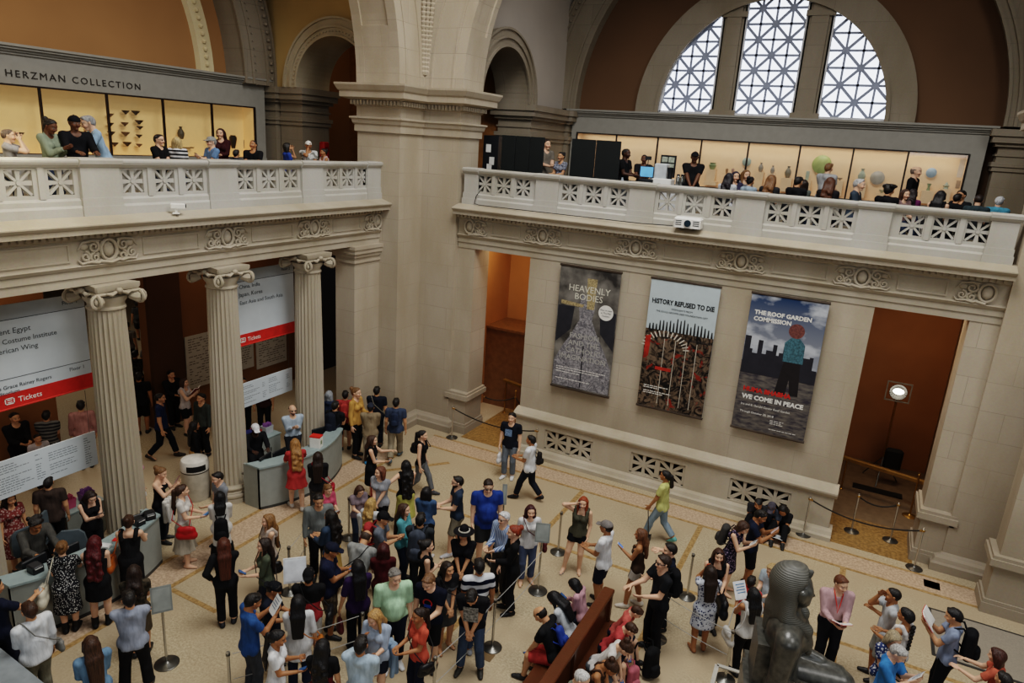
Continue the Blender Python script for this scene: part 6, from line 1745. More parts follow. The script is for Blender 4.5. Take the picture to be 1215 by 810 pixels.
put('vase', 934, 211, yc_, 'y', VASE, plain('#75705f', .4), 'ornate dark vase at the right of the bottle bay', 1.0); put('vase', 957, 214, yc_, 'y', [(.06, 0), (.06, .3), (.045, .32), (0, .3)], CEL, 'straight pale green vase below the large green plate', .9)
put('vase', 1021, 216, yc_, 'y', VASE, CEL, 'pale green bottle vase behind the grey haired diner', 1.1); put('jar', 1046, 229, yc_, 'y', BOWL, CEL, 'small pale green bowl below the round stand plate', .9); put('vase', 1101, 226, yc_, 'y', [(.05, 0), (.03, .1), (.06, .2), (.0, .19)], GRN, 'green goblet below the blue plate', 1.); put('figurine', 1122, 224, yc_, 'y', [(.08, 0), (.06, .05), (.1, .1), (.05, .14), (.02, .2), (0, .21)], CEL, 'small pale green figurine in the last bay', .9); put('jar', 996, 214, yc_, 'y', BOWL, GRYP, 'small grey dish right of the standing child', .8)
def plate(px, py, r_, mat, label):
    P = ony(px, py, 24.2); m = MB().lathe((0, 0, 0), [(.0, .03), (r_ * .6, .03), (r_, .0), (r_, .012), (r_ * .6, .045), (.0, .045)], 28)
    o = obj('plate', m, mat, None, True); o.matrix_basis = Matrix.Translation(tuple(P)) @ Matrix.Rotation(PI / 2 - .1, 4, 'X'); tag(o, label, 'plate')
    b_ = obj('plate_hook', MB().box(P[0] - .02, P[0] + .02, P[1] + .02, 24.288, P[2] - .03, P[2] + .03), BRP, None); par2(b_, o)
def par2(c, o):
    c.parent = o; c.matrix_parent_inverse = o.matrix_basis.inverted(); return c
plate(886, 192, .14, plain('#8fa095', .3), 'small grey green plate beside a mullion'); plate(975, 195, .28, plain('#8d9a5a', .3), 'large olive green plate standing in the case'); plate(1041, 211, .2, plain('#9c978a', .3), 'round grey plate on a stand in the case'); plate(1105, 205, .14, plain('#8aa0ae', .3), 'small pale blue plate high in the last bay')
for px, py, h_, lb in ((1142, 200, .5, 'tall pale text panel in the last bay of right case'), (1139, 219, .22, 'small picture panel below the tall text panel')):
    P = ony(px, py, 24.28); tag(obj('text_panel', MB().box(P[0] - .1, P[0] + .1, P[1], P[1] + .02, P[2] - h_ / 2, P[2] + h_ / 2), plain('#cfc5b6' if h_ > .3 else '#a08a70')), lb, 'text panel')

# ------------------------------------------------------------ cafe on the right balcony
def screen(px0, px1, pyt0, pyt1, y, label, n):
    a, c = ony(px0, pyt0, y), ony(px1, pyt1, y); zt = (a[2] + c[2]) / 2
    r = thing('folding_screen', label, 'screen', ((a[0] + c[0]) / 2, y, ZF), 0, 'black folding screens on the balcony')
    for i in range(n):
        x0_, x1_ = a[0] + (c[0] - a[0]) * i / n, a[0] + (c[0] - a[0]) * (i + 1) / n
        par(obj('screen_panel', MB().rbox(x0_ + .01, x1_ - .01, y - .03, y + .03, ZF + .06, zt, .01), plain('#0f1415', .75, noise=.08)), r)
        par(obj('screen_foot', MB().box((x0_ + x1_) / 2 - .03, (x0_ + x1_) / 2 + .03, y - .2, y + .2, ZF, ZF + .06), PLB), r)
screen(596, 647, 162, 161, 17.75, 'wide black folding screen nearest the corner pier', 3); screen(679, 738, 165, 167, 17.75, 'two panel black folding screen left of the cafe counter', 2)
a, c = ony(574, 160, 18.3), ony(592, 160, 18.3)
r = thing('notice_cabinet', 'tall dark cabinet with white notices taped on it', 'cabinet', ((a[0] + c[0]) / 2, 18.3, ZF))
par(obj('cabinet_body', MB().rbox(a[0], c[0], 18.3, 18.8, ZF, a[2], .01), PLB), r)
for k, (u, z) in enumerate(((.35, 1.5), (.6, 1.15), (.45, .95))): par(obj('taped_notice', MB().box(a[0] + u * (c[0] - a[0]) - .07, a[0] + u * (c[0] - a[0]) + .09, 18.29, 18.298, ZF + z, ZF + z + .22), WHT), r)
a, c = ony(760, 205, 18.7), ony(826, 208, 18.7); zt = ZF + .92
r = thing('cafe_counter', 'grey topped cafe counter with white front on the right balcony', 'counter', ((a[0] + c[0]) / 2, 19.1, ZF))
par(obj('counter_body', MB().box(a[0] + .05, c[0] - .05, 18.75, 19.4, ZF, zt), plain('#c7c9cb', .5)), r); par(obj('counter_top', MB().rbox(a[0], c[0], 18.7, 19.45, zt, zt + .05, .01), plain('#84888c', .4)), r)
zt += .05
def at_px(px, y): P = ony(px, 200, y); return P[0]
x = at_px(768, 19.0)
r = thing('cash_register', 'black cash register with bright blue screen on the cafe counter', 'register', (x, 19.0, zt), .2)
obj('register_body', MB().rbox(-.2, .2, -.1, .2, 0, .12, .02), PLB, r); obj('touch_screen', MB().rbox(-.19, .19, -.06, -.02, .16, .46, .015), PLB, r); obj('screen_glass', MB().box(-.17, .17, -.066, -.061, .18, .44), plain('#5a9bd0', .3, emit=.7), r); obj('screen_arm', MB().box(-.03, .03, -.03, .03, .1, .2), PLB, r)
obj('customer_display', MB().rbox(-.08, .08, .02, .06, .62, .72, .01).box(-.012, .012, .03, .05, .12, .62), PLB, r)
x = at_px(790, 19.25)
r = thing('coffee_machine', 'white boxy coffee machine beside the cash register', 'coffee machine', (x - .05, 19.2, zt), 0)
obj('machine_body', MB().rbox(-.3, .3, -.2, .2, 0, .16, .02), WHT, r); obj('machine_top', MB().rbox(-.22, .12, -.15, .2, .16, .55, .03), plain('#c4cace', .4), r); obj('grinder', MB().lathe((.2, 0, .16), [(.07, 0), (.07, .15), (.1, .3), (.0, .31)], 12), PLB, r)
x = at_px(793, 19.8)
r = thing('menu_board', 'black framed board of food photographs behind the coffee machine', 'menu board', (x, 19.7, ZF), 0)
obj('board_frame', MB().box(-.22, .22, 0, .03, 1.15, 1.75), BLK, r); m = MB()
for i in range(3):
    for j in range(2): m.box(-.18 + .19 * j, -.02 + .19 * j, -.005, 0, 1.2 + .18 * i, 1.34 + .18 * i)
obj('food_pictures', m, plain('#a8b0a0', .5, noise=.4, scale=12), r); obj('board_post', MB().box(-.02, .02, .0, .04, 0, 1.15).box(-.2, .2, -.15, .2, 0, .03), PLB, r)
for i, px in enumerate((806, 811, 816)):
    x = at_px(px, 18.95); r = thing('thermos_flask', 'steel thermos flask at counter end, %s of three' % ('nearest the coffee machine', 'middle', 'nearest the apron')[i], 'flask', (x, 18.95, zt), 0, 'steel flasks on the cafe counter')
    obj('flask_body', MB().lathe((0, 0, 0), [(.055, 0), (.06, .01), (.06, .22), (.045, .26)], 12), CHR, r, True); obj('flask_cap', MB().lathe((0, 0, 0), [(.045, .26), (.045, .31), (.0, .32)], 12), PLB, r)
P = ony(739, 207, 18.4); tag(pot('water_bottle', 'clear grey bottle at the right edge of the second black screen', V(P[0], 18.4, ZF + .8), [(.045, 0), (.05, .02), (.05, .2), (.02, .27), (.022, .3), (0, .3)], plain('#b9c3cc', .2)), 'clear grey bottle at the right edge of the second black screen', 'bottle')
rs_ = MB().rbox(P[0] - .35, P[0] + .35, 18.2, 18.65, ZF, ZF + .8, .02); tag(obj('serving_cart', rs_, plain('#3a3d40', .5)), 'low dark serving cart under the clear bottle', 'cart')
# projector and cameras on the cornices
P = ony(817, 262, 16.42)
r = thing('projector', 'white projector with dark lens on the right cornice ledge', 'projector', (P[0], 16.42, 6.74), .05)
obj('projector_body', MB().rbox(-.31, .31, -.19, .19, .03, .27, .04), WHT, r); obj('lens', MB().tube([(.02, -.17, .14), (.02, -.22, .14)], .08, 14), plain('#1c2a34', .2), r)
m = MB(); 
for s in (-.19, .21):
    for k in range(3): m.box(s - .07, s + .07, -.196, -.19, .09 + .045 * k, .11 + .045 * k)
obj('vent_grille', m, plain('#33363a'), r)
for s in (-.16, .16): obj('foot', MB().lathe((s, -.08, 0), [(.025, 0), (.02, .03)], 8), PLB, r); obj('foot', MB().lathe((s, .1, 0), [(.025, 0), (.02, .03)], 8), PLB, r)
def seccam(P, rz, label):
    r = thing('security_camera', label, 'camera', P, rz)
    obj('camera_body', MB().rbox(-.05, .05, -.16, .1, .1, .19, .015), WHT, r); obj('camera_lens', MB().tube([(0, -.15, .145), (0, -.175, .145)], .035, 10), PLB, r); obj('mount', MB().box(-.02, .02, -.02, .02, 0, .1).box(-.12, .06, -.06, .06, 0, .02), WHT, r)
seccam((-11.86, 9.0, 6.7), 2.4, 'white security camera on the left cornice ledge'); P = onx(312, 96, -17.4); seccam((-17.45, 16.3, 9.76), 2.2, 'white security camera on top of the left display case')
tag(obj('power_cable', MB().tube([(-9.62, 16.62, 7.1), (-9.72, 16.6, 6.95), (-9.75, 16.58, 6.76), (-9.6, 16.55, 6.735), (-8.9, 16.52, 6.735), (-5.0, 16.45, 6.74), (-4.1, 16.46, 6.78)], .012, 6), PLB, None, True), 'thin black cable running along the right cornice ledge', 'cable')
P = onx(392, 170, -15.2)
r = thing('fire_hose_cabinet', 'narrow red cabinet on gallery pier behind the white capped visitor', 'cabinet', (-16.1, 17.75, ZF), PI / 2); obj('cabinet_box', MB().rbox(-.14, .14, -.1, .1, .75, 1.45, .03), plain('#a8201c', .5), r); obj('cabinet_label', MB().box(-.08, .08, -.106, -.1, 1.15, 1.3), plain('#7a1815'), r)
def cafe_chair(x, y, rz, label):
    r = thing('cafe_chair', label, 'chair', (x, y, ZF), rz, 'dark cafe chairs on the right balcony')
    obj('seat', MB().rbox(-.2, .2, -.2, .2, .42, .45, .03), PLB, r); obj('backrest', MB().rbox(-.2, .2, -.23, -.2, .58, .85, .01), PLB, r)
    for sx in (-1, 1):
        obj('leg', MB().tube([(sx * .18, .18, 0), (sx * .17, .17, .42)], .012, 6), CHR, r); obj('leg', MB().tube([(sx * .18, -.24, 0), (sx * .17, -.2, .42), (sx * .17, -.22, .85)], .012, 6), CHR, r)
    return r
# ------------------------------------------------------------ things people carry
def place(o, I, P, R=None):
    M = Matrix([list(r) for r in (I['B'] if R is None else R)]).to_4x4(); M.translation = Vector(tuple(P)); o.matrix_basis = M
    if o.parent is None and 'items' in I: I['items'].append(o)
    return o
def tagm(name, me, mat, label, cat, smooth=True):
    o = obj(name, me, mat, None, smooth); return tag(o, label, cat)
_seen = set()
def smesh(name, prims, v=.014, planes=()): return qmesh(name, *surf(prims, v, planes))
YF = V(0, 1, 0); XF = V(1, 0, 0); ZFV = V(0, 0, 1)
def backpack(I, col, label, k=1., up=.2, side=0):
    s = I['s']; r = thing('backpack', label, 'backpack'); place(r, I, I['T'](side, -.085, up))
    k *= s / 1.7
    pr = [cap((-.07 * k, -.09 * k, -.17 * k), (-.06 * k, -.08 * k, .17 * k), .085 * k, .075 * k, .03), cap((.07 * k, -.09 * k, -.17 * k), (.06 * k, -.08 * k, .17 * k), .085 * k, .075 * k, .03), cap((0, -.09 * k, -.17 * k), (0, -.08 * k, .19 * k), .1 * k, .09 * k, .03)]
    obj('bag_body', smesh('bag_body', pr, .016), fabric(col), r)
    obj('front_pocket', smesh('front_pocket', [cap((-.05 * k, -.18 * k, -.14 * k), (.05 * k, -.18 * k, -.14 * k), .055 * k), cap((-.05 * k, -.175 * k, -.05 * k), (.05 * k, -.175 * k, -.05 * k), .045 * k, k=.06), cap((0, -.18 * k, -.14 * k), (0, -.175 * k, -.05 * k), .06 * k, k=.05)], .014), fabric(col), r)
    for sg in (-1, 1):
        m = MB().tube([(sg * .07 * k, -.02 * k, .17 * k), (sg * .1 * k, .04 * k, .275 * k), (sg * .11 * k, .15 * k, .235 * k), (sg * .125 * k, .19 * k, .08 * k), (sg * .15 * k, .1 * k, -.08 * k), (sg * .12 * k, -.02 * k, -.16 * k)], .016 * k, 6)
        obj('shoulder_strap', m, fabric(col), r, True)
    return r
def sidebag(I, side, col, label, drop=.0, k=1., strap=True, name='shoulder_bag', cross=True, fwd=.02, out=.185):
    s = I['s']; r = thing(name, label, 'bag'); P0 = V(side * out * s, fwd * s, drop * s); place(r, I, I['T'](side * out, fwd, drop)); kk = k * s / 1.7
    g = [cap((0, -.09 * kk, -.05 * kk), (0, .09 * kk, -.05 * kk), .075 * kk, None, .03, (XF, 1.5)), cap((0, -.08 * kk, .04 * kk), (0, .08 * kk, .04 * kk), .06 * kk, None, .04, (XF, 1.5))]
    obj('bag_body', smesh('bag_body', g, .012), plain(col, .5), r)
    obj('bag_flap', smesh('bag_flap', [cap((side * .015, -.07 * kk, .05 * kk), (side * .015, .07 * kk, .05 * kk), .055 * kk, None, .03, (XF, 1.4)), cap((side * .02, 0, 0), (side * .02, 0, .05 * kk), .06 * kk, None, .03, (XF, 1.7))], .012), plain(col, .45), r)
    if strap:
        ts = -side if cross else side
        pts = [(side * out, fwd + .03, drop + .06), (side * .1 if cross else side * .13, .1, .12 if cross else .2), (ts * .03 if cross else side * .1, .105, .22), (ts * .075, .045, .335), (ts * .075, -.03, .345), (ts * .03 if cross else side * .1, -.085, .24), (side * .1 if cross else side * .13, -.09, .12), (side * out, fwd - .03, drop + .06)]
        m = MB().tube([tuple(V(*p) * s - P0) for p in pts], .009, 6); obj('bag_strap', m, plain(col, .6), r, True)
    return r
def phone(I, hand, label, col='#1b1d22', col2='#33507a'):
    P = I['hands'][hand]; hd = I['hd'](0, .05, 0); d = hd - P; d /= np.linalg.norm(d)
    r = thing('mobile_phone', label, 'phone', tuple(P))
    x = np.cross(d, V(0, 0, 1)); x /= np.linalg.norm(x); y = np.cross(d, x); R = np.stack([x, -y, d], 1)
    place(r, I, P + d * .012, R)
    obj('phone_body', MB().rbox(-.037, .037, -.072, .072, -.005, .004, .004), plain(col, .3), r); obj('phone_screen', MB().box(-.033, .033, -.064, .064, .0042, .0052), plain(col2, .2, emit=.25), r); return r
def sheet(I, P, label, w_=.21, h_=.28, col='#e4e4e0', tilt=None, name='paper_sheet', cat='paper', inkc='#6f7f92'):
    hd = I['hd'](0, .05, 0); d = hd - P; d /= np.linalg.norm(d)
    x = np.cross(d, V(0, 0, 1)); x /= np.linalg.norm(x); y = np.cross(d, x); R = np.stack([x, -y, d], 1)
    r = thing(name, label, cat); place(r, I, P + d * .02, R)
    m = MB(); n = 6
    m.loft([[(-w_ / 2 + w_ * i / n, -h_ / 2 + h_ * j, .012 * math.sin(PI * i / n)) for i in range(n + 1)] for j in (0, 1)], closed=False)
    m.loft([[(-w_ / 2 + w_ * i / n, -h_ / 2 + h_ * j, .012 * math.sin(PI * i / n) - .003) for i in range(n + 1)] for j in (0, 1)], closed=False)
    obj('sheet', m, plain(col, .6), r, True)
    m = MB(); 
    for i in range(4): m.box(-w_ * .36, w_ * (.36 - .08 * (i % 2)), h_ * (.3 - .15 * i), h_ * (.3 - .15 * i) + h_ * .05, .0125, .014)
    obj('printed_marks', m, plain(inkc, .6), r); return r
def book(I, P, label, col='#b01f1c', w_=.16, h_=.24, t_=.02):
    hd = I['hd'](0, .05, 0); d = hd - P; d /= np.linalg.norm(d)
    x = np.cross(d, V(0, 0, 1)); x /= np.linalg.norm(x); y = np.cross(d, x); R = np.stack([x, -y, d], 1)
    r = thing('book', label, 'book'); place(r, I, P + d * .02, R)
    m = MB(); m.obox((-w_ / 2, 0, .02), (w_ / 2, 0, -.02), (0, h_ / 2, 0), (.0, 0, .003)); m.obox((w_ / 2, 0, .02), (w_ / 2, 0, .02), (0, h_ / 2, 0), (.0, 0, .003)); obj('cover', m, plain(col, .5), r)
    m = MB(); m.obox((-w_ / 2, 0, .032), (w_ / 2 - .008, 0, -.018), (0, h_ / 2 - .008, 0), (0, 0, .008)); m.obox((w_ / 2, 0, .032), (w_ / 2 - .008, 0, .018), (0, h_ / 2 - .008, 0), (0, 0, .008)); obj('pages', m, WHT, r); return r
def carried(I, hand, label, col='#d8d8d4', k=1., name='carrier_bag', cat='bag'):
    P = I['hands'][hand]; r = thing(name, label, cat); place(r, I, P, I['Rz'])
    kk = k
    obj('bag_body', smesh('bag_body', [cap((0, -.08 * kk, -.34 * kk), (0, .08 * kk, -.34 * kk), .07 * kk, None, .04, (XF, 1.4)), cap((0, -.07 * kk, -.2 * kk), (0, .07 * kk, -.2 * kk), .05 * kk, None, .08, (XF, 1.4)), cap((0, 0, -.34 * kk), (0, 0, -.15 * kk), .08 * kk, .03, .08, (XF, 1.4))], .014), plain(col, .5), r)
    for sg in (-1, 1): obj('bag_handle', MB().tube([(0, sg * .05 * kk, -.15 * kk), (0, sg * .04 * kk, -.03), (0, 0, 0.015), (0, -sg * .01, -.02)], .007, 5), plain(col, .5), r)
    return r
def drape(I, P, label, col, name='folded_jacket', cat='jacket', k=1., pat=None):
    r = thing(name, label, cat); place(r, I, P, I['Rz'])
    rr = random.Random(label); g = []
    for i in range(6):
        x = -.1 + .04 * i; g.append(cap((x * k, .03 * k * math.sin(i * 2), .04 * k), (x * .8 * k + rr.uniform(-.02, .02), .05 * k * math.cos(i * 1.7), -.34 * k - rr.uniform(0, .12) * k), .045 * k, .038 * k, .02))
    obj('cloth_folds', smesh('cloth_folds', g, .014), fabric(col) if not pat else fabric(col, *pat), r)
    obj('sleeve', smesh('sleeve', [cap((.12 * k, .05 * k, -.02 * k), (.15 * k, .09 * k, -.36 * k), .045 * k, .03 * k)], .014), fabric(col), r); return r
def hb(a, b_): return (a + b_) / 2
B1 = '#17120f'; BR = '#3a2416'; DB = '#241710'; RD = '#7c3216'; BL = '#a57d4a'; GY = '#8d8b88'; LB = '#6b4a2a'
LT = '#d7a98c'; MD = '#bd8a66'; TN = '#a06c48'; DK = '#5a3825'; VD = '#3f271b'
NV = '#171d33'; JN = '#27344d'; BK = '#131316'; KH = '#9a8c6d'; WH = '#dcdcdc'

PLACED = []; ALLP = []
_person0 = person
def free(x, y, r=.52, z0=0.):
    return sum(max(0, r - math.hypot(x - a, y - c)) for a, c, z in PLACED if abs(z - z0) < .5)
def person(px, py, h, phi, label, *a, **k):
    z0 = k.get('z0', 0.)
    if k.get('at') is None:
        best = None
        for dh in (0, -.03, .03, -.06, .06, -.09, .09, -.12, .12):
            for dx in (0, -4, 4, -8, 8):
                P = onz(px + dx, py, z0 + (h + dh) * .99)
                c_ = free(P[0], P[1]) * 10 + abs(dh) * 6 + abs(dx) * .05
                if best is None or c_ < best[0]: best = (c_, h + dh, px + dx)
        h, px = best[1], best[2]
    I = _person0(px, py, h, phi, label, *a, **k)
    PLACED.append((I['pos'][0], I['pos'][1], z0)); I['items'] = []; I['fixed'] = (k.get('at') is not None and z0 == 0.); I['z0'] = z0; I['seated'] = k.get('seat') is not None or 'sit' in a
    if 'ground' in a: I['fixed'] = True
    ALLP.append(I); return I
# ------------------------------------------------------------ people around the left ticket desk
person(52, 622, 1.74, 20, 'person with curly dark hair in grey jacket seated behind the left ticket desk', ('jacket', '#4c4a45'), ('trousers', BK), ('curly', B1), TN, seat=.585, legs='sit', bend=12, arms=('fwd', 'fwd'), head=(0, 18), at=(-12.45, 6.05))
I = person(119, 592, 1.62, 25, 'person with long dark hair and black top working behind the left ticket desk', ('tank', BK), ('trousers', BK), ('wavy', DB, .2), LT, 1, ('phone', 'phone'), head=(0, 30), at=(-12.25, 7.0)); sheet(I, hb(*I['hands']), 'small white paper held by the clerk in black', .12, .16)
I = person(70, 641, 1.66, 168, 'person in black and white patterned dress with white tote at left ticket desk', ('tee', ('#1d1d22', 'dots', '#c9c9c6'), dict(name='dress')), ('skirt', ('#1d1d22', 'dots', '#c9c9c6'), dict(len=.26, flare=.03)), ('bun', LB), LT, 1, ('front', 'desk'), 'together', 6, shoes=('boot', '#101012')); sidebag(I, -1, '#cfc8b4', 'white tote bag on shoulder of person in patterned dress', -.03, 1.5, True, 'tote_bag', False, -.02)
person(103, 637, 1.68, 166, 'person with long dark red hair and short black dress at left ticket desk', ('tank', BK, dict(name='dress')), ('skirt', BK, dict(len=.18, flare=.02)), ('wavy', '#4a1013', .26), LT, 1, ('desk', 'front'), 'stand', 4, shoes=('boot', '#101012'))
I = person(152, 612, 1.7, 165, 'person in sleeveless black dress with orange shoulder bag at left ticket desk', ('tank', BK, dict(name='dress')), ('skirt', BK, dict(len=.36, flare=.02)), ('bun', BR), LT, 1, ('chest', 'desk'), 'stand', 6); sidebag(I, -1, '#a8561f', 'orange leather bag on shoulder of person in black dress', -.02, 1.25, True, 'shoulder_bag', False)
carried(I, 0, 'blue plastic carrier bag hanging beside the orange leather bag', '#23489a', .8)
person(158, 672, 1.64, 172, 'person in olive brown tunic with dark curly hair standing before left desk', ('tee', ('#4b4030', 'camo', '#2d281d'), dict(name='dress')), ('skirt', '#5a4c38', dict(len=.22, flare=.02)), ('wavy', DB, .12), MD, 1, ('front', 'front'))
person(152, 703, 1.74, 172, 'person in grey blue tee and black trousers with folded arms', ('tee', '#8f98ab'), ('trousers', BK), ('short', B1), MD, 0, ('cross', 'cross'), 'wide', shoes='#26262a', head=(20, 0))
I = person(34, 716, 1.76, 205, 'person in loose white shirt and khaki trousers with crossed strap', ('long', '#d6dade', dict(loose=2.)), ('trousers', '#777462'), ('short', BR), MD, 0, ('front', 'down'), 'stand'); sidebag(I, 1, '#6b6a66', 'small grey crossbody bag behind loose white shirt', -.03, .8)
I = person(107, 757, 1.66, 190, 'person in pale blue denim jacket with long brown hair at bottom left', ('jacket', '#5d86a8'), ('jeans', JN), ('long', BR, .26), LT, 1, ('front', 'front'))
I = person(-9, 690, 1.75, 120, 'person in dark navy at left edge reaching out with one hand', ('tee', NV), ('trousers', NV), ('short', B1), MD, 0, ('down', 'fwd')); sheet(I, I['hands'][1], 'crumpled white paper in hand at the left edge', .12, .12)
I = person(183, 556, 1.68, 65, 'person in black strapless top and jeans reading a pink leaflet', ('strapless', BK), ('jeans', '#1c2433'), ('bun', LB), LT, 1, ('read', 'read'), 'stand', head=(0, 18)); sheet(I, hb(*I['hands']) + V(0, 0, .05), 'pink leaflet read by person in strapless top', .15, .2, '#d8a7ad'); drape(I, I['T'](.17, .16, .12), 'white jumper draped over arm of person in strapless top', '#d0ccc4', 'draped_jumper', 'jumper')
person(160, 533, 1.6, 100, 'person in pink top mostly hidden behind the second nearest column', ('tee', '#c98a96'), ('shorts', '#d8d4d0'), ('long', BR), LT, 1)
I = person(219, 576, 1.73, 75, 'person with tablet, white top, beige skirt and red lanyard', ('tee', '#d4cdc4', dict(hem=.06, slv=.5)), ('skirt', '#a89c88', dict(len=.30, flare=.05, folds=1)), ('pony', BR, .2), LT, 1, ('front', 'front'), 'stand', shoes=('sandal', '#7a5a3a'), head=(25, 0)); r = sheet(I, hb(*I['hands']) + I['fwd'] * .05, 'tablet with bright blue screen held by person in beige skirt', .19, .25, '#4a86c4', name='tablet', cat='tablet', inkc='#7fb0e0'); sidebag(I, 1, '#a3181b', 'red cloth bag at hip of person with tablet', -.02, 1.2, True, 'shoulder_bag', True, .06, .13)
person(257, 561, 1.69, -65, 'person in grey tee with black hair talking beside the column base', ('tee', '#7d828a'), ('jeans', BK), ('short', B1), LT, 0, ('front', 'down'), head=(0, 12))
I = person(252, 584, 1.6, 178, 'person with long black hair in flowing white robe over long black skirt', ('half', '#d5d2cc', dict(hem=-.24, loose=2., name='robe')), ('skirt', BK, dict(len=.44, flare=.05, waist=-.2)), ('long', '#0e0d10', .09), LT, 1, ('front', 'front')); backpack(I, '#121216', 'small black backpack worn over a flowing white robe', .95, .06)
person(268, 640, 1.68, 180, 'person with long reddish brown hair in black jacket and black trousers', ('jacket', '#17171a'), ('jeans', '#131316'), ('long', '#4a2416', .24), LT, 1, ('hip', 'cross'), 'stand', shoes='#202024')
I = person(311, 639, 1.66, -85, 'person in olive shirt with long dark hair holding a phone, facing left', ('half', '#4b5340'), ('jeans', '#1e2638'), ('long', DB, .22), LT, 1, ('front', 'front'), 'stand'); phone(I, 1, 'phone held by person in olive shirt'); sidebag(I, -1, '#1a1718', 'dark shoulder bag at back of person in olive shirt', -.02, .9, True, 'shoulder_bag', True, -.06)
I = person(338, 609, 1.66, -75, 'person with long fair hair, white vest and jeans, facing left', ('tank', '#b9a595', dict(hem=.0)), ('jeans', '#1f2a3e'), ('long', '#7a5530', .24), LT, 1, ('clasp', 'clasp'), 'stand'); sidebag(I, -1, '#121214', 'black crossbody bag on person with long fair hair', -.06, 1.15)
person(378, 588, 1.8, 8, 'person in grey henley shirt and black trousers facing the camera', ('long', '#6d7270'), ('trousers', BK), ('short', B1), MD, 0, ('down', 'down'), head=(0, 14))
person(393, 605, 1.6, -130, 'person in denim jacket and yellow skirt with dark wavy hair', ('jacket', '#2c4058'), ('skirt', '#c79a2e', dict(len=.38, flare=.05)), ('wavy', B1, .2), MD, 1, ('front', 'front'))
I = person(392, 648, 1.8, 80, 'person in navy polo and dark cap with pale emblem, holding a phone', ('tee', '#171d38'), ('shorts', ('#6b5b44', 'camo', '#3f3626'), dict(len=.98)), ('crop', B1), TN, 0, ('phone', 'phone'), 'stand', w=1.15, cap_='#151a2e', head=(0, 18)); phone(I, 1, 'phone held by person in navy polo and cap')
I = person(432, 633, 1.76, 150, 'stooping balding person in grey shirt with black shoulder bag', ('tee', '#8d8f8c'), ('trousers', '#5d5a52'), ('bald', '#3d2f26'), MD, 0, ('front', 'front'), 'stand', 22, w=1.1, head=(0, 25)); sidebag(I, -1, '#111113', 'black bag slung across back of balding person in grey', -.02, 1.5, True, 'shoulder_bag', True, -.06)
person(336, 686, 1.66, 70, 'person in dark navy shirt looking down beside white printed queue sign', ('half', '#141b2b'), ('trousers', BK), ('short', B1), TN, 0, ('front', 'front'), head=(0, 22), cap_='#101218-back')
I = person(364, 676, 1.7, 172, 'person in black cap, black and red shirt and white shorts', ('tee', ('#a01d22', 'split', '#141416', 1.16)), ('shorts', '#c9c9c9', dict(len=.95)), ('short', B1), TN, 0, ('front', 'front'), cap_='#101013-back'); sidebag(I, 1, '#131315', 'black bag at hip of person in black and red shirt', -.02, 1.25)
I = person(300, 706, 1.8, 105, 'person in bright blue tee and grey jeans reading papers', ('tee', '#1d4f8e'), ('jeans', '#3d4148'), ('short', B1), TN, 0, ('read', 'read'), head=(0, 22)); sheet(I, hb(*I['hands']) + V(0, 0, .03), 'white papers read by person in bright blue tee')
I = person(352, 708, 1.68, 175, 'person in loose white tunic and jeans with long black hair', ('half', '#d2d4d6', dict(hem=-.14, loose=2.2, name='tunic')), ('jeans', '#18243c'), ('long', '#0e0d10', .2), MD, 1, ('front', 'down')); sidebag(I, 1, '#9a5a22', 'tan crossbody bag on person in white tunic', -.03, .9)
I = person(330, 749, 1.66, 75, 'person in white tee with black ponytail by the bottom edge', ('tee', '#dfe0e2'), ('jeans', '#6b6d70'), ('pony', '#120f10', .24), TN, 1, ('phone', 'front'), head=(0, 10)); phone(I, 1, 'phone held by person in white tee with ponytail')
person(382, 761, 1.64, 165, 'person with long black hair in black and red by the bottom edge', ('tee', ('#6e1418', 'split', '#151517', 1.1)), ('jeans', BK), ('wavy', '#0f0d0e', .26), MD, 1, ('front', 'down'))
I = person(430, 678, 1.7, -165, 'person in purple top and dark trousers with long black hair', ('half', '#2d1744', dict(slv=.9)), ('trousers', '#14151e'), ('long', '#0f0e12', .2), MD, 1, ('side', 'front')); carried(I, 0, 'dark red and black bag hanging from hand of person in purple', '#4a1216', .9, 'handbag')
I = person(428, 757, 1.76, 160, 'person in light blue shirt with hand raised, cut by bottom edge', ('shirt', '#a9c3d6', dict(slv=.9)), ('trousers', NV), ('short', B1), TN, 0, ('face', 'front'))
person(443, 726, 1.66, -25, 'person with blond hair in pale blue blouse looking down', ('half', '#a3b6cf', dict(loose=2.)), ('shorts', '#1b2233', dict(len=.6)), ('long', '#a87e4c', .14), LT, 1, ('front', 'low'), head=(-20, 18))
# ------------------------------------------------------------ far ticket desk and the doorway beyond
person(319, 515, 1.74, 15, 'person with white cap and dark top seated behind the far ticket desk', ('long', '#15151a'), ('trousers', BK), ('crop', B1), VD, seat=.585, legs='sit', arms=('fwd', 'fwd'), bend=8, cap_='#e4e4e6', at=(-12.48, 11.2), head=(0, 10))
person(350, 485, 1.78, 15, 'bald bearded person in pale blue shirt standing behind the far ticket desk', ('long', '#a9bccd', dict(hem=.04)), ('trousers', '#2a2c33'), ('bald', '#3a2a20'), LT, 0, ('chest', 'chest'), at=(-12.05, 12.05), glasses='clear', beard='#3a2a20')
I = person(350, 521, 1.7, -170, 'person in short red dress with long fair hair at far ticket desk', ('tee', '#b51a16', dict(name='dress', slv=.8)), ('skirt', '#b51a16', dict(len=.17, flare=.045, folds=1)), ('wavy', '#94683a', .24), LT, 1, ('desk', 'fwd'), 'step', 6, shoes='#c9c4bd'); carried(I, 1, 'shiny blue bag on the far ticket desk counter', '#2145a0', .5, 'paper_bag')
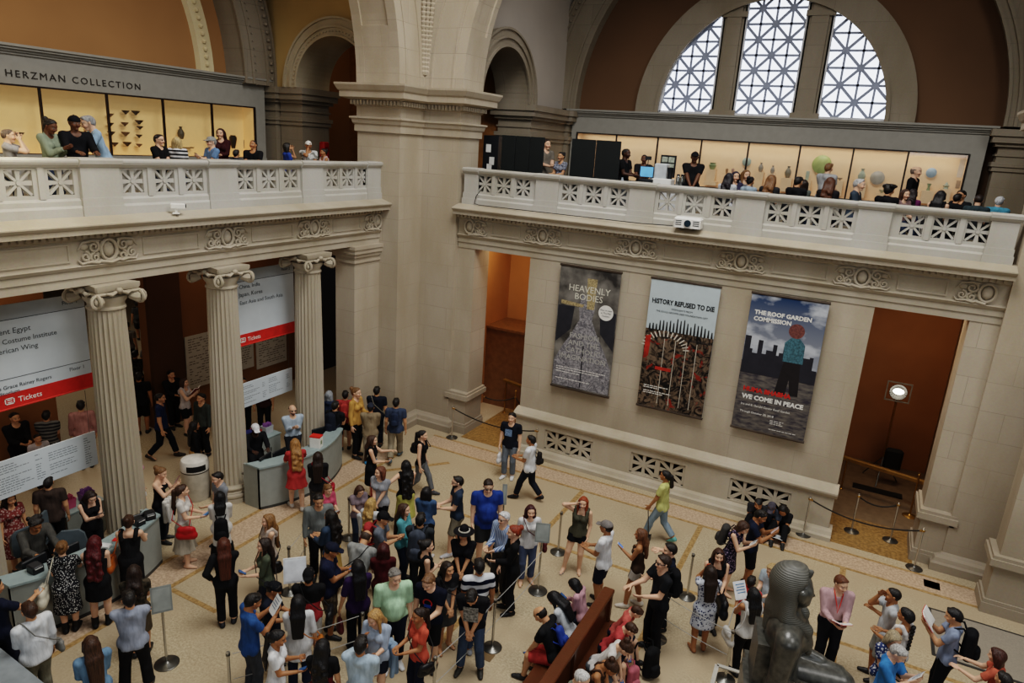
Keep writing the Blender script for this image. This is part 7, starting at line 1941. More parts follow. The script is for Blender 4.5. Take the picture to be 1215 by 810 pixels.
I = person(377, 537, 1.66, 178, 'person in black top and grey trousers with long dark hair near far desk', ('half', '#1b191c'), ('trousers', '#3f3f42'), ('long', DB, .22), LT, 1, ('front', 'front')); sidebag(I, 1, '#8e1524', 'small dark red crossbody bag on person near far desk', -.0, .95, True, 'shoulder_bag', True, -.06)
I = person(401, 477, 1.74, 150, 'person with dark backpack, black tee and grey trousers striding away', ('tee', '#17181c'), ('trousers', '#5b5a58'), ('short', B1), MD, 0, ('front', 'front'), 'walk', shoes='#b9b6b2'); backpack(I, '#1b2130', 'dark navy backpack on striding person in grey trousers')
person(385, 466, 1.68, 160, 'person in dark blue with grey hair partly behind third column', ('tee', '#27344f'), ('capri', '#b9b6ad'), ('bob', '#8d9297'), LT, 1, ('front', 'front'))
I = person(408, 464, 1.7, 175, 'person in bright red top and black shorts with dark hair', ('tee', '#b3241c'), ('shorts', BK, dict(len=.7)), ('short', B1), MD, 0, ('front', 'down')); backpack(I, '#c02a1e', 'bright red backpack in the far group by the pier', .8)
person(412, 461, 1.84, 60, 'person in bright yellow jacket with fair hair in the far group', ('jacket', '#c98e12'), ('jeans', BK), ('bun', LB), LT, 1, ('front', 'down'))
person(436, 478, 1.66, 175, 'person in beige jacket and dark cap with bright blue shoes', ('jacket', '#8a7656'), ('trousers', '#a59c86'), ('short', B1), MD, 0, ('front', 'front'), 'stand', shoes='#2f7fb0', cap_='#2a3040')
I = person(447, 459, 1.78, 172, 'person in dark navy tee and trousers at foot of corner pier', ('tee', '#131826'), ('trousers', '#141822'), ('short', B1), MD, 0, ('front', 'down')); sidebag(I, 1, '#777261', 'small khaki bag at hip of navy figure by the pier', -.0, .9)
I = person(470, 473, 1.78, 172, 'person in slate blue tee and khaki trousers walking toward corner pier', ('tee', '#33405a'), ('trousers', '#8d8066'), ('short', B1), MD, 0, ('down', 'down'), 'walk2', shoes='#4a5a62'); backpack(I, '#23304a', 'slim blue backpack on person in khaki trousers', .7)
person(441, 517, 1.66, 85, 'person in black dress with one arm stretched out to the right', ('tank', BK, dict(name='dress')), ('skirt', BK, dict(len=.24, flare=.02)), ('long', BR, .2), LT, 1, ('fwd', 'front'))
person(453, 553, 1.68, -30, 'person in pale grey tee with reddish brown hair looking left', ('tee', '#8d9098'), ('jeans', BK), ('bob', '#5e3522'), LT, 1, ('clasp', 'clasp'), head=(-30, 0), w=1.08)
I = person(481, 548, 1.68, -165, 'person with very long black hair in black, red jacket on arm', ('tank', BK), ('skirt', '#b9b43a', dict(len=.3, flare=.04)), ('wavy', '#100e0f', .32), LT, 1, ('out', 'front')); drape(I, I['hands'][0], 'bright red jacket hanging from arm of person in black', '#c8281a', 'red_jacket', 'jacket')
I = person(390, 576, 1.42, 35, 'child in bright pink hooded top with light brown hair', ('half', '#c23a5c'), ('shorts', '#b9a27a', dict(len=.7)), ('pony', LB, .1), LT, 1, ('front', 'front'), head=(0, 15)); sheet(I, hb(*I['hands']), 'folded white map held by child in pink', .14, .2)
person(428, 578, 1.45, 25, 'child with short brown hair in mauve top looking down', ('tee', '#7b6a72'), ('jeans', JN), ('bob', BR), LT, 1, ('front', 'front'), head=(0, 28))
I = person(440, 592, 1.6, 150, 'person with long wavy blond hair in black and white top', ('tee', ('#17181c', 'split', '#c9cacc', 1.22)), ('shorts', '#c9c6c0', dict(len=.6)), ('wavy', '#a98550', .26), LT, 1, ('front', 'front')); drape(I, I['T'](-.17, .12, .12), 'white striped jumper over arm of blond wavy haired person', '#cfd3d6', 'draped_jumper', 'jumper')
I = person(456, 608, 1.76, 75, 'person in black cap and grey tee with red bag straps', ('tee', '#5d6470'), ('jeans', JN), ('crop', B1), MD, 0, ('phone', 'phone'), cap_='#131316', head=(0, 15)); backpack(I, '#a51c1c', 'red backpack on person in black cap and grey tee', .9)
person(455, 646, 1.64, 178, 'person in dark red tee with short dark red hair', ('tee', '#4d0f14'), ('jeans', BK), ('bob', '#3a1313'), LT, 1, ('front', 'front'))
person(479, 598, 1.68, 70, 'person in turquoise cardigan with long brown hair', ('jacket', '#3f9aa6'), ('jeans', '#1f2d45'), ('long', BR, .22), LT, 1, ('front', 'front'))
I = person(499, 610, 1.76, 168, 'person with large grey backpack and short dark hair in queue', ('tee', '#2b2f33'), ('jeans', '#22262e'), ('short', B1), MD, 0, ('front', 'front')); backpack(I, '#3a4250', 'large grey backpack with dark straps in the queue', 1.12)
person(506, 641, 1.68, 100, 'person in black vest with dark hair tied in bun', ('tank', BK), ('jeans', '#181a22'), ('bun', B1), LT, 1, ('front', 'chest'))
person(511, 577, 1.66, 165, 'person in denim shirt and long black skirt with dark bobbed hair', ('half', '#35537a', dict(slv=1.5)), ('skirt', BK, dict(len=.34, flare=.03)), ('bob', '#121012'), LT, 1, ('front', 'front'), shoes='#d0d0d0')
person(539, 567, 1.78, -80, 'person in slate tee and khaki shorts facing left', ('tee', '#26354a'), ('shorts', '#7e7561', dict(len=.95)), ('short', B1), LT, 0, ('front', 'front'), 'step', glasses='clear', shoes='#b9b9bd', beard='#2a1f1a')
I = person(501, 511, 1.7, 75, 'person in black vest and grey leggings walking right with ponytail', ('tank', BK, dict(hem=.0)), ('leggings', '#62666b'), ('pony', B1, .14), LT, 1, ('down', 'down'), 'walk', shoes='#3b3b40'); sidebag(I, -1, '#121215', 'black bag behind shoulder of person in grey leggings', .16, 1.3, True, 'shoulder_bag', False, -.08, .13)
I = person(608, 490, 1.8, -18, 'person in dark tee with pale print, grey jeans and white shoes', ('tee', '#141824'), ('jeans', '#66707c'), ('full', '#0f0e10'), LT, 0, ('down', 'down'), 'stand', shoes='#d8d8d8'); carried(I, 1, 'white plastic carrier bag in hand by the left doorway', '#c9c8c8', 1.); place(obj('shirt_print', MB().box(-.09, .09, -.003, .003, -.09, .09), plain('#6d86a8', .7, noise=.5, scale=40), I['o']), dict(B=np.eye(3)), V(0.03, .118, 1.3))
I = person(631, 517, 1.72, -110, 'person in white tee and dark jeans walking left with hunched head', ('tee', '#dde0e3'), ('jeans', '#161c28'), ('short', B1), TN, 0, ('front', 'front'), 'walk', shoes='#15151a', w=1.08); backpack(I, '#26221f', 'small dark sling backpack on white tee of walking person', .62, .15, .06)
# ------------------------------------------------------------ middle of the queue
person(580, 570, 1.93, 8, 'tall heavy person in royal blue tee and dark shorts facing forward', ('tee', '#153a8c', dict(hem=-.06, loose=1.6)), ('shorts', '#2c2e30', dict(len=.95)), ('short', DB), LT, 0, ('down', 'down'), w=1.16, head=(0, 15), glasses='clear')
I = person(599, 608, 1.76, -45, 'elderly white haired person in blue striped shirt and dark trousers', ('long', ('#4f6fa8', 'vstripe', '#aebfd6'), dict(hem=.05)), ('trousers', '#3a342e'), ('short', '#c9c9c9'), LT, 0, ('front', 'front'), w=1.08, glasses='clear'); carried(I, 0, 'black folded umbrella case held by elderly person in stripes', '#17171a', .5, 'umbrella_case', 'case')
person(611, 624, 1.7, -80, 'person with red hair in bun wearing black jacket and trousers', ('jacket', '#141417'), ('trousers', '#141417'), ('bun', '#7a2f16'), LT, 1, ('front', 'clasp'), shoes='#101014')
I = person(630, 600, 1.68, 12, 'person in white top and jeans with dark red bobbed hair', ('half', '#d9d7d6', dict(slv=.9)), ('jeans', '#4a5878'), ('bob', '#3a1618'), LT, 1, ('down', 'down'), shoes=('sandal', '#a88a3a')); sidebag(I, -1, '#4a1c1e', 'dark red crossbody bag on person in white top', .0, 1.1)
person(551, 626, 1.7, -8, 'person in black wide brimmed hat and black dress with long curly hair', ('half', '#15141a', dict(name='dress', slv=.9)), ('skirt', '#15141a', dict(len=.3, flare=.05)), ('wavy', '#1d1614', .3), MD, 1, ('clasp', 'clasp'), hat='#131217', w=1.08)
I = person(545, 672, 1.66, 25, 'person in black and grey tee with grey skirt and dark wavy hair', ('tee', ('#5d5f63', 'split', '#151518', 1.24)), ('skirt', '#4a4a48', dict(len=.2, flare=.03)), ('wavy', DB, .16), MD, 1, ('clasp', 'clasp'), shoes=('sandal', '#4a3424'), head=(20, 0)); sidebag(I, -1, '#131316', 'small black bag at hip of person in grey skirt', -.0, .95)
person(578, 664, 1.78, 195, 'person in navy and white striped tee and jeans, back turned', ('tee', ('#141a30', 'stripe', '#d4d6da', .62)), ('jeans', '#2d3f5a'), ('short', B1), TN, 0, ('down', 'down'), shoes='#8a8d92')
I = person(568, 694, 1.76, -8, 'person in black tee with pale printed front and jeans, head bowed', ('tee', '#16161a'), ('jeans', '#3b4d68'), ('short', B1), MD, 0, ('clasp', 'clasp'), 'wide', 10, head=(0, 42), shoes='#2c2a26'); place(obj('shirt_print', MB().box(-.12, .12, -.003, .003, -.15, .15), plain('#8a8983', .7, noise=.6, scale=24), I['o']), dict(B=rot('x', -10)), V(0, .225, 1.24))
person(469, 676, 1.84, 10, 'stout grey haired person in mint green shirt and navy jeans', ('tee', '#a5d3a6', dict(hem=.02, slv=.95, loose=1.5)), ('jeans', '#111b2d'), ('short', '#6f6b66'), LT, 0, ('down', 'down'), w=1.14, shoes='#dcdcdc', head=(15, 10))
I = person(507, 684, 1.8, -25, 'person in navy tee with red and blue ring print', ('tee', '#0f1427'), ('shorts', BK, dict(len=.95)), ('short', '#6a4a30'), LT, 0, ('front', 'down'), head=(-10, 26)); phone(I, 0, 'phone held low by person in ring print tee')
m = MB(); m.loft([[(.085 * math.cos(a) * k, 0, .07 * math.sin(a) * k) for a in np.linspace(0, 2 * PI, 25)[:-1]] for k in (1, .72)]); place(obj('ring_print', m, plain('#b3261e'), I['o']), dict(B=np.eye(3)), V(0, .122, 1.3)); place(obj('print_block', MB().box(-.06, .06, -.002, .002, -.03, .02), plain('#1d3f9a'), I['o']), dict(B=np.eye(3)), V(0, .125, 1.25))
I = person(503, 725, 1.64, -60, 'person in bright orange tee with dark ponytail, denim jacket on arm', ('tee', '#d1441a'), ('jeans', NV), ('pony', DB, .14), TN, 1, ('front', 'front')); drape(I, I['T'](.13, .2, .07), 'pale denim jacket over arm of person in orange tee', '#7d9bb8', 'denim_jacket', 'jacket'); sidebag(I, -1, '#141416', 'black bag behind person in bright orange tee', -.02, .95)
person(693, 590, 1.69, -6, 'person with long red hair and black shorts leaning on queue post, phone to ear', ('tank', '#4a4838', dict(hem=-.0)), ('shorts', '#12131a', dict(len=.42, waist=.06)), ('long', '#8a3c1c', .24), LT, 1, ('pocket', 'ear'), ((.11, .03, 0), (.02, .0, 0)), shoes=('sandal', '#d8c8c0')) if False else None
I = person(693, 590, 1.69, -6, 'person with long red hair and black shorts, phone to ear, elbow out', ('tank', '#4a4838', dict(hem=-.02)), ('shorts', '#12131a', dict(len=.42)), ('long', '#8a3c1c', .24), LT, 1, ('pocket', 'ear'), ((.05, .0, 0), (.13, .05, 0)), shoes=('sandal', '#d8c8c0'), lean=-3); phone(I, 1, 'phone at ear of person with long red hair')
person(721, 619, 1.78, -110, 'person in white tee, navy shorts and patterned grey cap', ('tee', '#e2e3e5'), ('shorts', '#171d2e', dict(len=.85)), ('crop', DB), TN, 0, ('front', 'front'), cap_='#77706c')
I = person(762, 628, 1.66, -95, 'person in brown strapless top and pale shorts with tan clutch bag', ('strapless', '#3f2c1c'), ('shorts', '#b0a597', dict(len=.5)), ('long', '#5d3a22', .16), TN, 1, ('phone', 'down'), 'step', shoes='#cfc6b8'); phone(I, 0, 'white phone held out by person in brown strapless top', '#dadada', '#4f79c0'); carried(I, 1, 'tan leather clutch bag in hand of person in brown top', '#a8742e', .62, 'clutch_bag')
person(796, 648, 1.74, -70, 'person in navy tee shading eyes with raised arm', ('tee', '#111728'), ('trousers', '#1a1b20'), ('full', B1), LT, 0, ('front', (.03, .1, .4)), 'stand')
I = person(799, 656, 1.76, -60, 'person in black tee and trousers with sunglasses, hand on queue post', ('tee', '#1b1d22'), ('trousers', '#131317'), ('full', '#2a1c14'), LT, 0, ('front', 'desk'), 'stand', glasses='on', shoes='#2a2a2e'); backpack(I, '#141418', 'black backpack on person wearing sunglasses', .9)
I = person(791, 559, 1.74, -105, 'person in pale yellow tee and light jeans walking with dustpan', ('tee', '#c9c95e'), ('jeans', '#7d95a6'), ('pony', B1, .05), TN, 0, ('low', 'side'), 'walk', shoes='#5a9a94')
r = thing('dustpan', 'black long handled dustpan carried by person in yellow tee', 'dustpan'); P = I['hands'][0]; P1 = P.copy(); P1[2] = .0; P1 = P1 + I['fwd'] * .0
place(r, I, P1, I['Rz']); obj('dustpan_scoop', MB().box(-.13, .13, -.12, .12, 0, .02).box(-.13, .13, -.12, -.1, 0, .15).box(-.13, -.11, -.12, .12, 0, .13).box(.11, .13, -.12, .12, 0, .13), PLB, r); obj('handle', MB().tube([(0, -.1, .12), (0, 0, P[2] + .04)], .012, 6), plain('#3a3a3a', .4), r)
# ------------------------------------------------------------ on the bench
def sit(px, py, side, label, h_, y=None, **kw):
    top, bottom, hair, skin, fem, arms, bend, hd = kw.pop('k')
    zc = .45 + .055 * h_ + .45 * h_ * math.cos(math.radians(bend)) + .03
    P = onz(px, py, zc); 
    return person(px, py, h_, 0, label, top, bottom, hair, skin, fem, arms, kw.pop('legs', 'sit'), bend, head=hd, seat=.44, at=(bx + side * .30, (P[1] if y is None else y)), **kw)
def facing(side, I_pos): pass
_person = person
def person(px, py, h, phi, label, *a, **k):
    wy = k.pop('wyaw', None)
    if wy is not None:
        at = k['at']; toc = math.atan2(-at[1], -at[0]); phi = wy - math.degrees(toc)
    return _person(px, py, h, phi, label, *a, **k)
def sit(px, py, side, label, h_, k, y=None, legs='sit', **kw):
    top, bottom, hair, skin, fem, arms, bend, hd = k
    P = onz(px, py, .47 + .50 * h_ * math.cos(math.radians(bend)))
    return person(px, py, h_, 0, label, top, bottom, hair, skin, fem, arms, legs, bend, head=hd, seat=.475, at=(bx + side * .31, P[1] if y is None else y), wyaw=0 if side > 0 else 180, **kw)
I = sit(700, 703, -1, 'child in pink jacket on far end of bench looking at phone', 1.5, (('long', '#c9909c'), ('jeans', JN), ('bob', '#121012'), LT, 1, ('phone', 'phone'), 14, (0, 30)), 10.0); phone(I, 1, 'phone held by child in pink on the bench')
sit(682, 720, -1, 'person with long black hair and blue jeans seated on the bench', 1.64, (('tee', '#c6ccd2'), ('jeans', '#2d456a'), ('long', '#0f0e12', .16), LT, 1, ('lap', 'lap'), 26, (0, 26)), 9.45)
I = sit(660, 738, -1, 'balding person in black tee and red shorts with blue straps on bench', 1.76, (('tee', '#16171a'), ('shorts', '#b8261c', dict(len=.95)), ('bald', '#17130f'), MD, 0, ('knee', 'lap'), 22, (0, 20)), 8.85); backpack(I, '#1f3f9a', 'blue strapped backpack on balding person on bench', .6); phone(I, 0, 'phone in hands of balding person on bench')
sit(739, 718, 1, 'child in coral tee at the far end of bench, head bowed', 1.46, (('tee', '#c4493c'), ('shorts', NV, dict(len=.9)), ('short', BR), LT, 0, ('lap', 'lap'), 26, (0, 20)), 9.95)
I = sit(744, 732, 1, 'child in red tee and dark shorts on bench with phone', 1.5, (('tee', '#b92c2c'), ('shorts', '#171a28', dict(len=.9)), ('short', BR), LT, 0, ('knee', 'lap'), 30, (0, 24)), 9.5); phone(I, 0, 'phone held by child in red tee on bench')
I = sit(729, 747, 1, 'person in white tee and grey shorts on bench with phone', 1.66, (('tee', '#d7d2cc'), ('shorts', '#5d6268', dict(len=.85)), ('bun', BR), LT, 1, ('knee', 'knee'), 34, (0, 26)), 9.0, 'sitfwd'); phone(I, 0, 'phone held by person in white tee and grey shorts')
I = sit(718, 767, 1, 'tanned person in brown vest seated on bench bending over a bag', 1.66, (('cami', '#4a3222'), ('jeans', '#20304a'), ('bun', BR), TN, 1, ('knee', 'knee'), 30, (0, 26)), 8.45); 
sit(684, 781, 1, 'elderly white haired person in grey green shirt on bench', 1.72, (('tee', '#858a78'), ('trousers', '#4b4a44'), ('crop', '#c9c7c4'), LT, 0, ('lap', 'lap'), 10, (0, 12)), 7.85)
def floorpack(px, py, col, label, k=1.):
    P = onz(px, py, .22); I0 = dict(s=1.7 * k, B=rot('z', 60) , T=lambda *a: V(P[0], P[1], .27 * k)); return backpack(I0, col, label, 1.)
floorpack(768, 785, '#141517', 'large black backpack standing on the floor by the bench', 1.05); floorpack(748, 800, '#c05a6a', 'pink and black bag on floor at foot of the bench', .8)
# ------------------------------------------------------------ right part of the hall
I = person(886, 621, 1.68, 75, 'person in dark floral dress reading a map, grey backpack on', ('tank', ('#1d1a2e', 'floral', '#7d6a86'), dict(name='dress')), ('skirt', ('#1d1a2e', 'floral', '#7d6a86'), dict(len=.2, flare=.03)), ('bob', BR), LT, 1, ('read', 'read'), 'stand', 8, head=(0, 28), shoes=('sandal', '#6a4a3a')); backpack(I, '#3d3a38', 'grey backpack worn over a dark floral dress', .9); sheet(I, hb(*I['hands']), 'white folded map read by person in floral dress', .2, .16)
I = person(906, 607, 1.76, 85, 'person in navy tee and black shorts reading beside floral dress', ('tee', '#161f36'), ('shorts', BK, dict(len=.95)), ('short', B1), TN, 0, ('read', 'read'), head=(0, 25)); sheet(I, hb(*I['hands']), 'pink paper slip read by person in navy tee', .1, .2, '#d8c0bc')
for px, y_, lb, tp, hr, ck in ((895, 16.05, 'person with raised arm sitting on floor against the wall, left of three', '#2c2a2e', ('short', B1), 0), (913, 16.05, 'person in cap sitting on floor against wall, middle of three', '#39404f', ('short', BR), '#4a4652'), (928, 16.05, 'person in black sitting on floor against the wall, right of three', '#17171b', ('wavy', B1, .1), 0)):
    P = onz(px, 612, .8); I = person(px, 605, 1.66, 0, lb, ('tee', tp), ('jeans', BK), hr, TN, int(px == 928), ('face' if px == 895 else 'knee', 'knee'), 'ground', 20, head=(0, 22), at=(P[0], y_), wyaw=-95, cap_=ck or None)
sheet(I, hb(*I['hands']) + V(0, -.05, .06), 'white paper on knees of person in black by the wall', .28, .3)
person(852, 653, 1.68, 12, 'person with sunglasses on head and very long brown hair', ('tank', BK), ('jeans', BK), ('long', '#3a2014', .3), LT, 1, ('front', 'front'), glasses='up')
I = person(846, 671, 1.66, -160, 'person in blue and white floral dress holding up a red phone', ('tee', ('#c6cbd6', 'floral', '#27305c'), dict(name='dress', slv=.5)), ('skirt', ('#c6cbd6', 'floral', '#27305c'), dict(len=.2, flare=.03)), ('long', DB, .18), TN, 1, ('face', 'front'), shoes=('sandal', '#5a2a22')); r = phone(I, 0, 'bright red phone case held up beside floral dress', '#d0281c', '#d0281c'); sidebag(I, 1, '#141418', 'black backpack like bag between two long haired people', .02, 1.6, True, 'shoulder_bag', False, .05)
person(914, 671, 1.5, -35, 'child with curly blond hair in pale blue tee', ('tee', '#a8bcc9'), ('shorts', '#8a8676'), ('full', '#a88a5c'), LT, 0, ('front', 'front'), head=(0, 18))
person(898, 684, 1.42, 165, 'dark haired child in bright red hooded top', ('long', '#c4241f'), ('jeans', BK), ('short', B1), VD, 0, ('front', 'front'))
I = person(893, 700, 1.66, -150, 'person in white quilted vest and black leggings with long black hair', ('tank', '#d6d4d0', dict(hem=-.03)), ('leggings', '#131316'), ('long', '#100f12', .16), TN, 1, ('read', 'front'), shoes='#1c1c20'); sheet(I, I['hands'][0] + V(0, 0, .06), 'white museum map held by person in quilted vest', .24, .3, '#e2e4e6', inkc='#4f7fa8'); sidebag(I, -1, '#bfbdb8', 'white drawstring bag at side of person in quilted vest', -.06, 1.2, True, 'shoulder_bag', False)
I = person(1000, 685, 1.82, 20, 'person in pink shirt with red lanyard and brown hair', ('long', '#c2969a', dict(hem=.05)), ('trousers', '#12151d'), ('full', '#5a3420'), LT, 0, ('front', 'front'), 'stand', head=(20, 8)); book(I, hb(*I['hands']), 'small red book held by person in pink shirt')
lan = MB().tube([tuple(V(*p) * 1.82) for p in ((-.035, -.0, .86), (-.035, .05, .835), (-.012, .088, .74), (0, .092, .67), (.012, .088, .74), (.035, .05, .835), (.035, 0, .86))], .008, 6); obj('lanyard', lan, RED, I['o'])
person(1061, 701, 1.76, -75, 'person in pale grey tee with hand at mouth', ('tee', '#b4b8bc'), ('shorts', '#8a8a84', dict(len=.95)), ('crop', B1), TN, 0, ('cross', 'face'))
person(1079, 724, 1.62, -110, 'person in white vest with long black braid', ('tank', '#d5d2d0'), ('jeans', JN), ('braid', '#0f0e10', .3), TN, 1, ('front', 'front'))
I = person(1062, 750, 1.64, 50, 'person with short blond grey hair in blue and white blouse', ('tee', ('#2a3c6e', 'floral', '#c9ccd2')), ('capri', '#d0cdc6'), ('bob', '#9a8a6e'), LT, 1, ('front', 'front'), head=(0, 25)); sidebag(I, -1, '#17171a', 'black shoulder bag on person in blue and white blouse', -.02, 1.2, True, 'shoulder_bag', False)
I = person(1074, 769, 1.74, 75, 'grey haired person in bright blue polo shirt', ('tee', '#1577c4', dict(slv=.9)), ('trousers', '#4b4d52'), ('short', '#a9a7a4'), LT, 0, ('read', 'read'), head=(0, 28)); sheet(I, hb(*I['hands']), 'white paper read by person in bright blue polo')
I = person(1134, 725, 1.78, -85, 'person in pale blue tee with black backpack reading a red book', ('tee', '#7f8fae'), ('trousers', '#11131a'), ('short', '#0f0e10'), MD, 0, ('read', 'read'), head=(0, 14)); backpack(I, '#131418', 'black backpack on person reading red book', 1.); book(I, hb(*I['hands']), 'large red book held open before the backpacker', '#c01a1e', .2, .28)
person(1183, 768, 1.66, -95, 'person in orange top with hands held out to left', ('tee', '#c8502a'), ('jeans', JN), ('bob', '#3a1c14'), LT, 1, ('fwd', 'fwd'), 'stand', 8)
person(1194, 800, 1.6, -120, 'dark haired person at bottom right corner in front of orange top', ('tee', '#33343a'), ('jeans', JN), ('short', B1), MD, 0)
# ------------------------------------------------------------ dim hall under the left balcony
person(18, 490, 1.78, 25, 'person in dark suit standing in the dim hall at left edge', ('jacket', '#121216'), ('trousers', '#121216'), ('short', B1), MD, 0, ('front', 'front'), z0=0)
person(54, 488, 1.68, 170, 'person in dark striped top in the dim hall beneath Tickets lettering', ('tee', ('#2a2a2e', 'stripe', '#6a6864', 1.2)), ('jeans', BK), ('short', B1), MD, 0, ('front', 'front'))
person(95, 476, 1.76, 178, 'person in pink shirt seen from behind, left of second column', ('long', '#b0756c'), ('trousers', BK), ('short', B1), MD, 0)
person(42, 515, 1.3, 20, 'child in pale top partly behind the left price board', ('tee', '#b0a4a6'), ('jeans', BK), ('short', B1), MD, 0)
person(189, 467, 1.8, 80, 'person in blue polo and dark jeans striding right in the dim hall', ('tee', '#16264e'), ('jeans', '#11141c'), ('crop', B1), MD, 0, ('down', 'down'), 'walk', w=1.1, shoes='#2a2018')
person(164, 442, 1.78, 172, 'person in black with shorts standing in dim corridor behind blue polo', ('tee', '#101014'), ('shorts', '#101014', dict(len=.95)), ('short', B1), TN, 0)
I = person(160, 416, 1.7, 150, 'person in dark camouflage tee in the corridor holding something red', ('tee', ('#3a3a34', 'camo', '#1d1c1a')), ('jeans', BK), ('short', B1), TN, 0, ('front', 'front')); book(I, hb(*I['hands']), 'red guide book glimpsed in the dim corridor', '#c02418')
person(175, 406, 1.66, 165, 'person in white tee and dark leggings in corridor, long dark hair', ('tee', '#8d8a88'), ('leggings', BK), ('long', B1), MD, 1)
I = person(163, 357, 1.66, 178, 'person with dark backpack walking away down the far corridor', ('tee', '#4d4a48'), ('shorts', '#2a2a2c'), ('afro', B1), MD, 1, ('down', 'down'), 'walk'); backpack(I, '#3a3c3e', 'dark backpack on person walking down the far corridor')
person(150, 383, 1.74, 150, 'person in pale shirt partly hidden by column in far corridor', ('tee', '#7d746c'), ('jeans', BK), ('short', B1), MD, 0)
I = person(217, 449, 1.64, 60, 'person in white sleeveless top and black shorts by the brown wall', ('tank', '#c2b4b0'), ('shorts', BK), ('bob', BR), LT, 1, ('read', 'read')); book(I, hb(*I['hands']), 'dark red leaflet held by person in white sleeveless top', '#7a1c1c')
person(203, 440, 1.7, 30, 'person in dark clothes standing close to the brown wall pillar', ('long', '#131315'), ('jeans', BK), ('short', B1), MD, 0, ('front', 'front'))
person(239, 467, 1.72, -50, 'person in dark grey green jacket left of the column with bin', ('jacket', '#343a34'), ('trousers', BK), ('short', B1), MD, 0)
person(230, 500, 1.6, 100, 'person in black top and mustard skirt half hidden by column', ('long', '#141416'), ('skirt', '#b07c22', dict(len=.36)), ('long', B1), MD, 1)
person(288, 448, 1.72, 10, 'person in black behind the right hand price board, nearer column', ('tee', '#131316'), ('jeans', BK), ('short', B1), MD, 0); person(304, 447, 1.7, -10, 'person in dark red behind the right hand price board', ('tee', '#3a1a18'), ('jeans', BK), ('short', B1), MD, 0)
person(10, 586, 1.6, 30, 'person in red floral dress in shadow at left edge below price board', ('tee', ('#7a2a26', 'floral', '#a5827a'), dict(name='dress')), ('skirt', ('#7a2a26', 'floral', '#a5827a'), dict(len=.3, flare=.04)), ('long', B1), MD, 1)
person(56, 566, 1.74, 170, 'person in brown top and black trousers in shadow behind clerk', ('tee', '#3d2f28'), ('trousers', '#101013'), ('short', B1), MD, 0)
# ------------------------------------------------------------ balconies
def balL(px, py, x, phi, label, top, hair, skin=LT, fem=0, arms=('front', 'front'), **k):
    P = onx(px, py, x); h_ = min(1.95, max(1.1, P[2] - ZF)); return person(px, py, h_ * (1.04 if k.get('bend') else 1.0), phi, label, top, k.pop('bottom', ('jeans', JN)), hair, skin, fem, arms, at=(P[0], P[1]), z0=ZF, **k)
I = balL(8, 154, -13.0, 80, 'person in grey tee on left balcony holding up a phone', ('tee', '#8f8d90'), ('crop', '#5a4a40'), LT, 0, ('face', 'face')); phone(I, 1, 'phone held up on the left balcony, far left')
balL(58, 141, -13.0, 50, 'person in pale green shawl with dark hair on left balcony', ('jacket', '#7d8a72'), ('bun', B1), DK, 1, ('phone', 'phone'), head=(0, 20))
balL(84, 138, -13.0, 20, 'person in black hooded top and beanie leaning on left balustrade', ('jacket', '#0d0e14'), ('crop', B1), DK, 0, ('desk', 'desk'), cap_='#101116-back')
balL(122, 141, -13.1, -75, 'grey haired person in light blue shirt bending over left balustrade', ('tee', '#8fb4d4', dict(slv=.95)), ('short', '#8a8a8a'), LT, 0, ('fwd', 'fwd'), bend=18, bottom=('trousers', '#3a3c40'))
balL(188, 160, -13.0, 55, 'person in black tee with dark hair and glasses on left balcony', ('tee', '#121214'), ('short', B1), LT, 0, glasses='clear'); balL(209, 163, -13.0, 165, 'person with blond hair in black and white striped top on balcony', ('tee', ('#17181c', 'stripe', '#d8d8da', 1.3)), ('bob', '#b39868'), LT, 1)
I = balL(251, 163, -12.9, -60, 'person in grey cap and blue shirt looking at phone on balcony', ('tee', '#5d86b8'), ('short', GY), LT, 0, ('phone', 'phone'), cap_='#8a8a84', glasses='on'); phone(I, 1, 'black phone in hands of capped person on balcony')
balL(262, 153, -14.6, -20, 'person with long dark red hair in maroon top before display case', ('long', '#3a1418'), ('long', '#2d1212', .24), LT, 1); balL(281, 178, -12.9, 150, 'small dark haired child beside black polo on left balcony', ('tee', '#22242c'), ('short', B1), MD, 0); balL(299, 167, -13.0, -20, 'person in black polo shirt looking up on left balcony', ('tee', '#121216'), ('crop', B1), TN, 0, head=(-10, -12))
balL(340, 170, -13.2, 110, 'person in bright blue top with dark bob near corner pier', ('tee', '#1d3f9a'), ('bob', B1), MD, 1, ('face', 'front')); balL(366, 168, -13.2, 10, 'person in white cap and white patterned tee near corner pier', ('tee', ('#d0cfcc', 'camo', '#77756f')), ('crop', B1), TN, 0, ('front', 'face'), cap_='#e2dfd8'); balL(384, 177, -13.2, -60, 'small child with dark hair next to white capped visitor', ('tank', '#c6a29a'), ('bun', B1), TN, 1)
def balR(px, py, y, phi, label, top, hair, skin=LT, fem=0, arms=('front', 'front'), seated=True, **k):
    y = min((free(*ony(px, py, y + d)[:2], .75, ZF) * 5 + abs(d), y + d) for d in (0, .2, .4, .6, .9, 1.2, 1.5, 1.9, 2.3))[1]
    P = ony(px, py, y); c_ = P[2] - ZF
    if not seated: return person(px, py, min(1.95, max(1.1, c_)), phi, label, top, k.pop('bottom', ('jeans', JN)), hair, skin, fem, arms, at=(P[0], P[1]), z0=ZF, **k)
    h_ = min(1.9, max(1.35, (c_ - .45) / .54)); I = person(px, py, h_, phi, label, top, ('jeans', JN), hair, skin, fem, arms, 'sit', 4, at=(P[0], P[1]), z0=ZF, seat=.485, **k)
    ch = cafe_chair(P[0] - I['fwd'][0] * .0, P[1], I['rz'], 'dark chair under ' + ' '.join(label.replace('seated person', 'the diner').replace('person', 'the diner').split()[:12])); I['items'].append(ch); return I
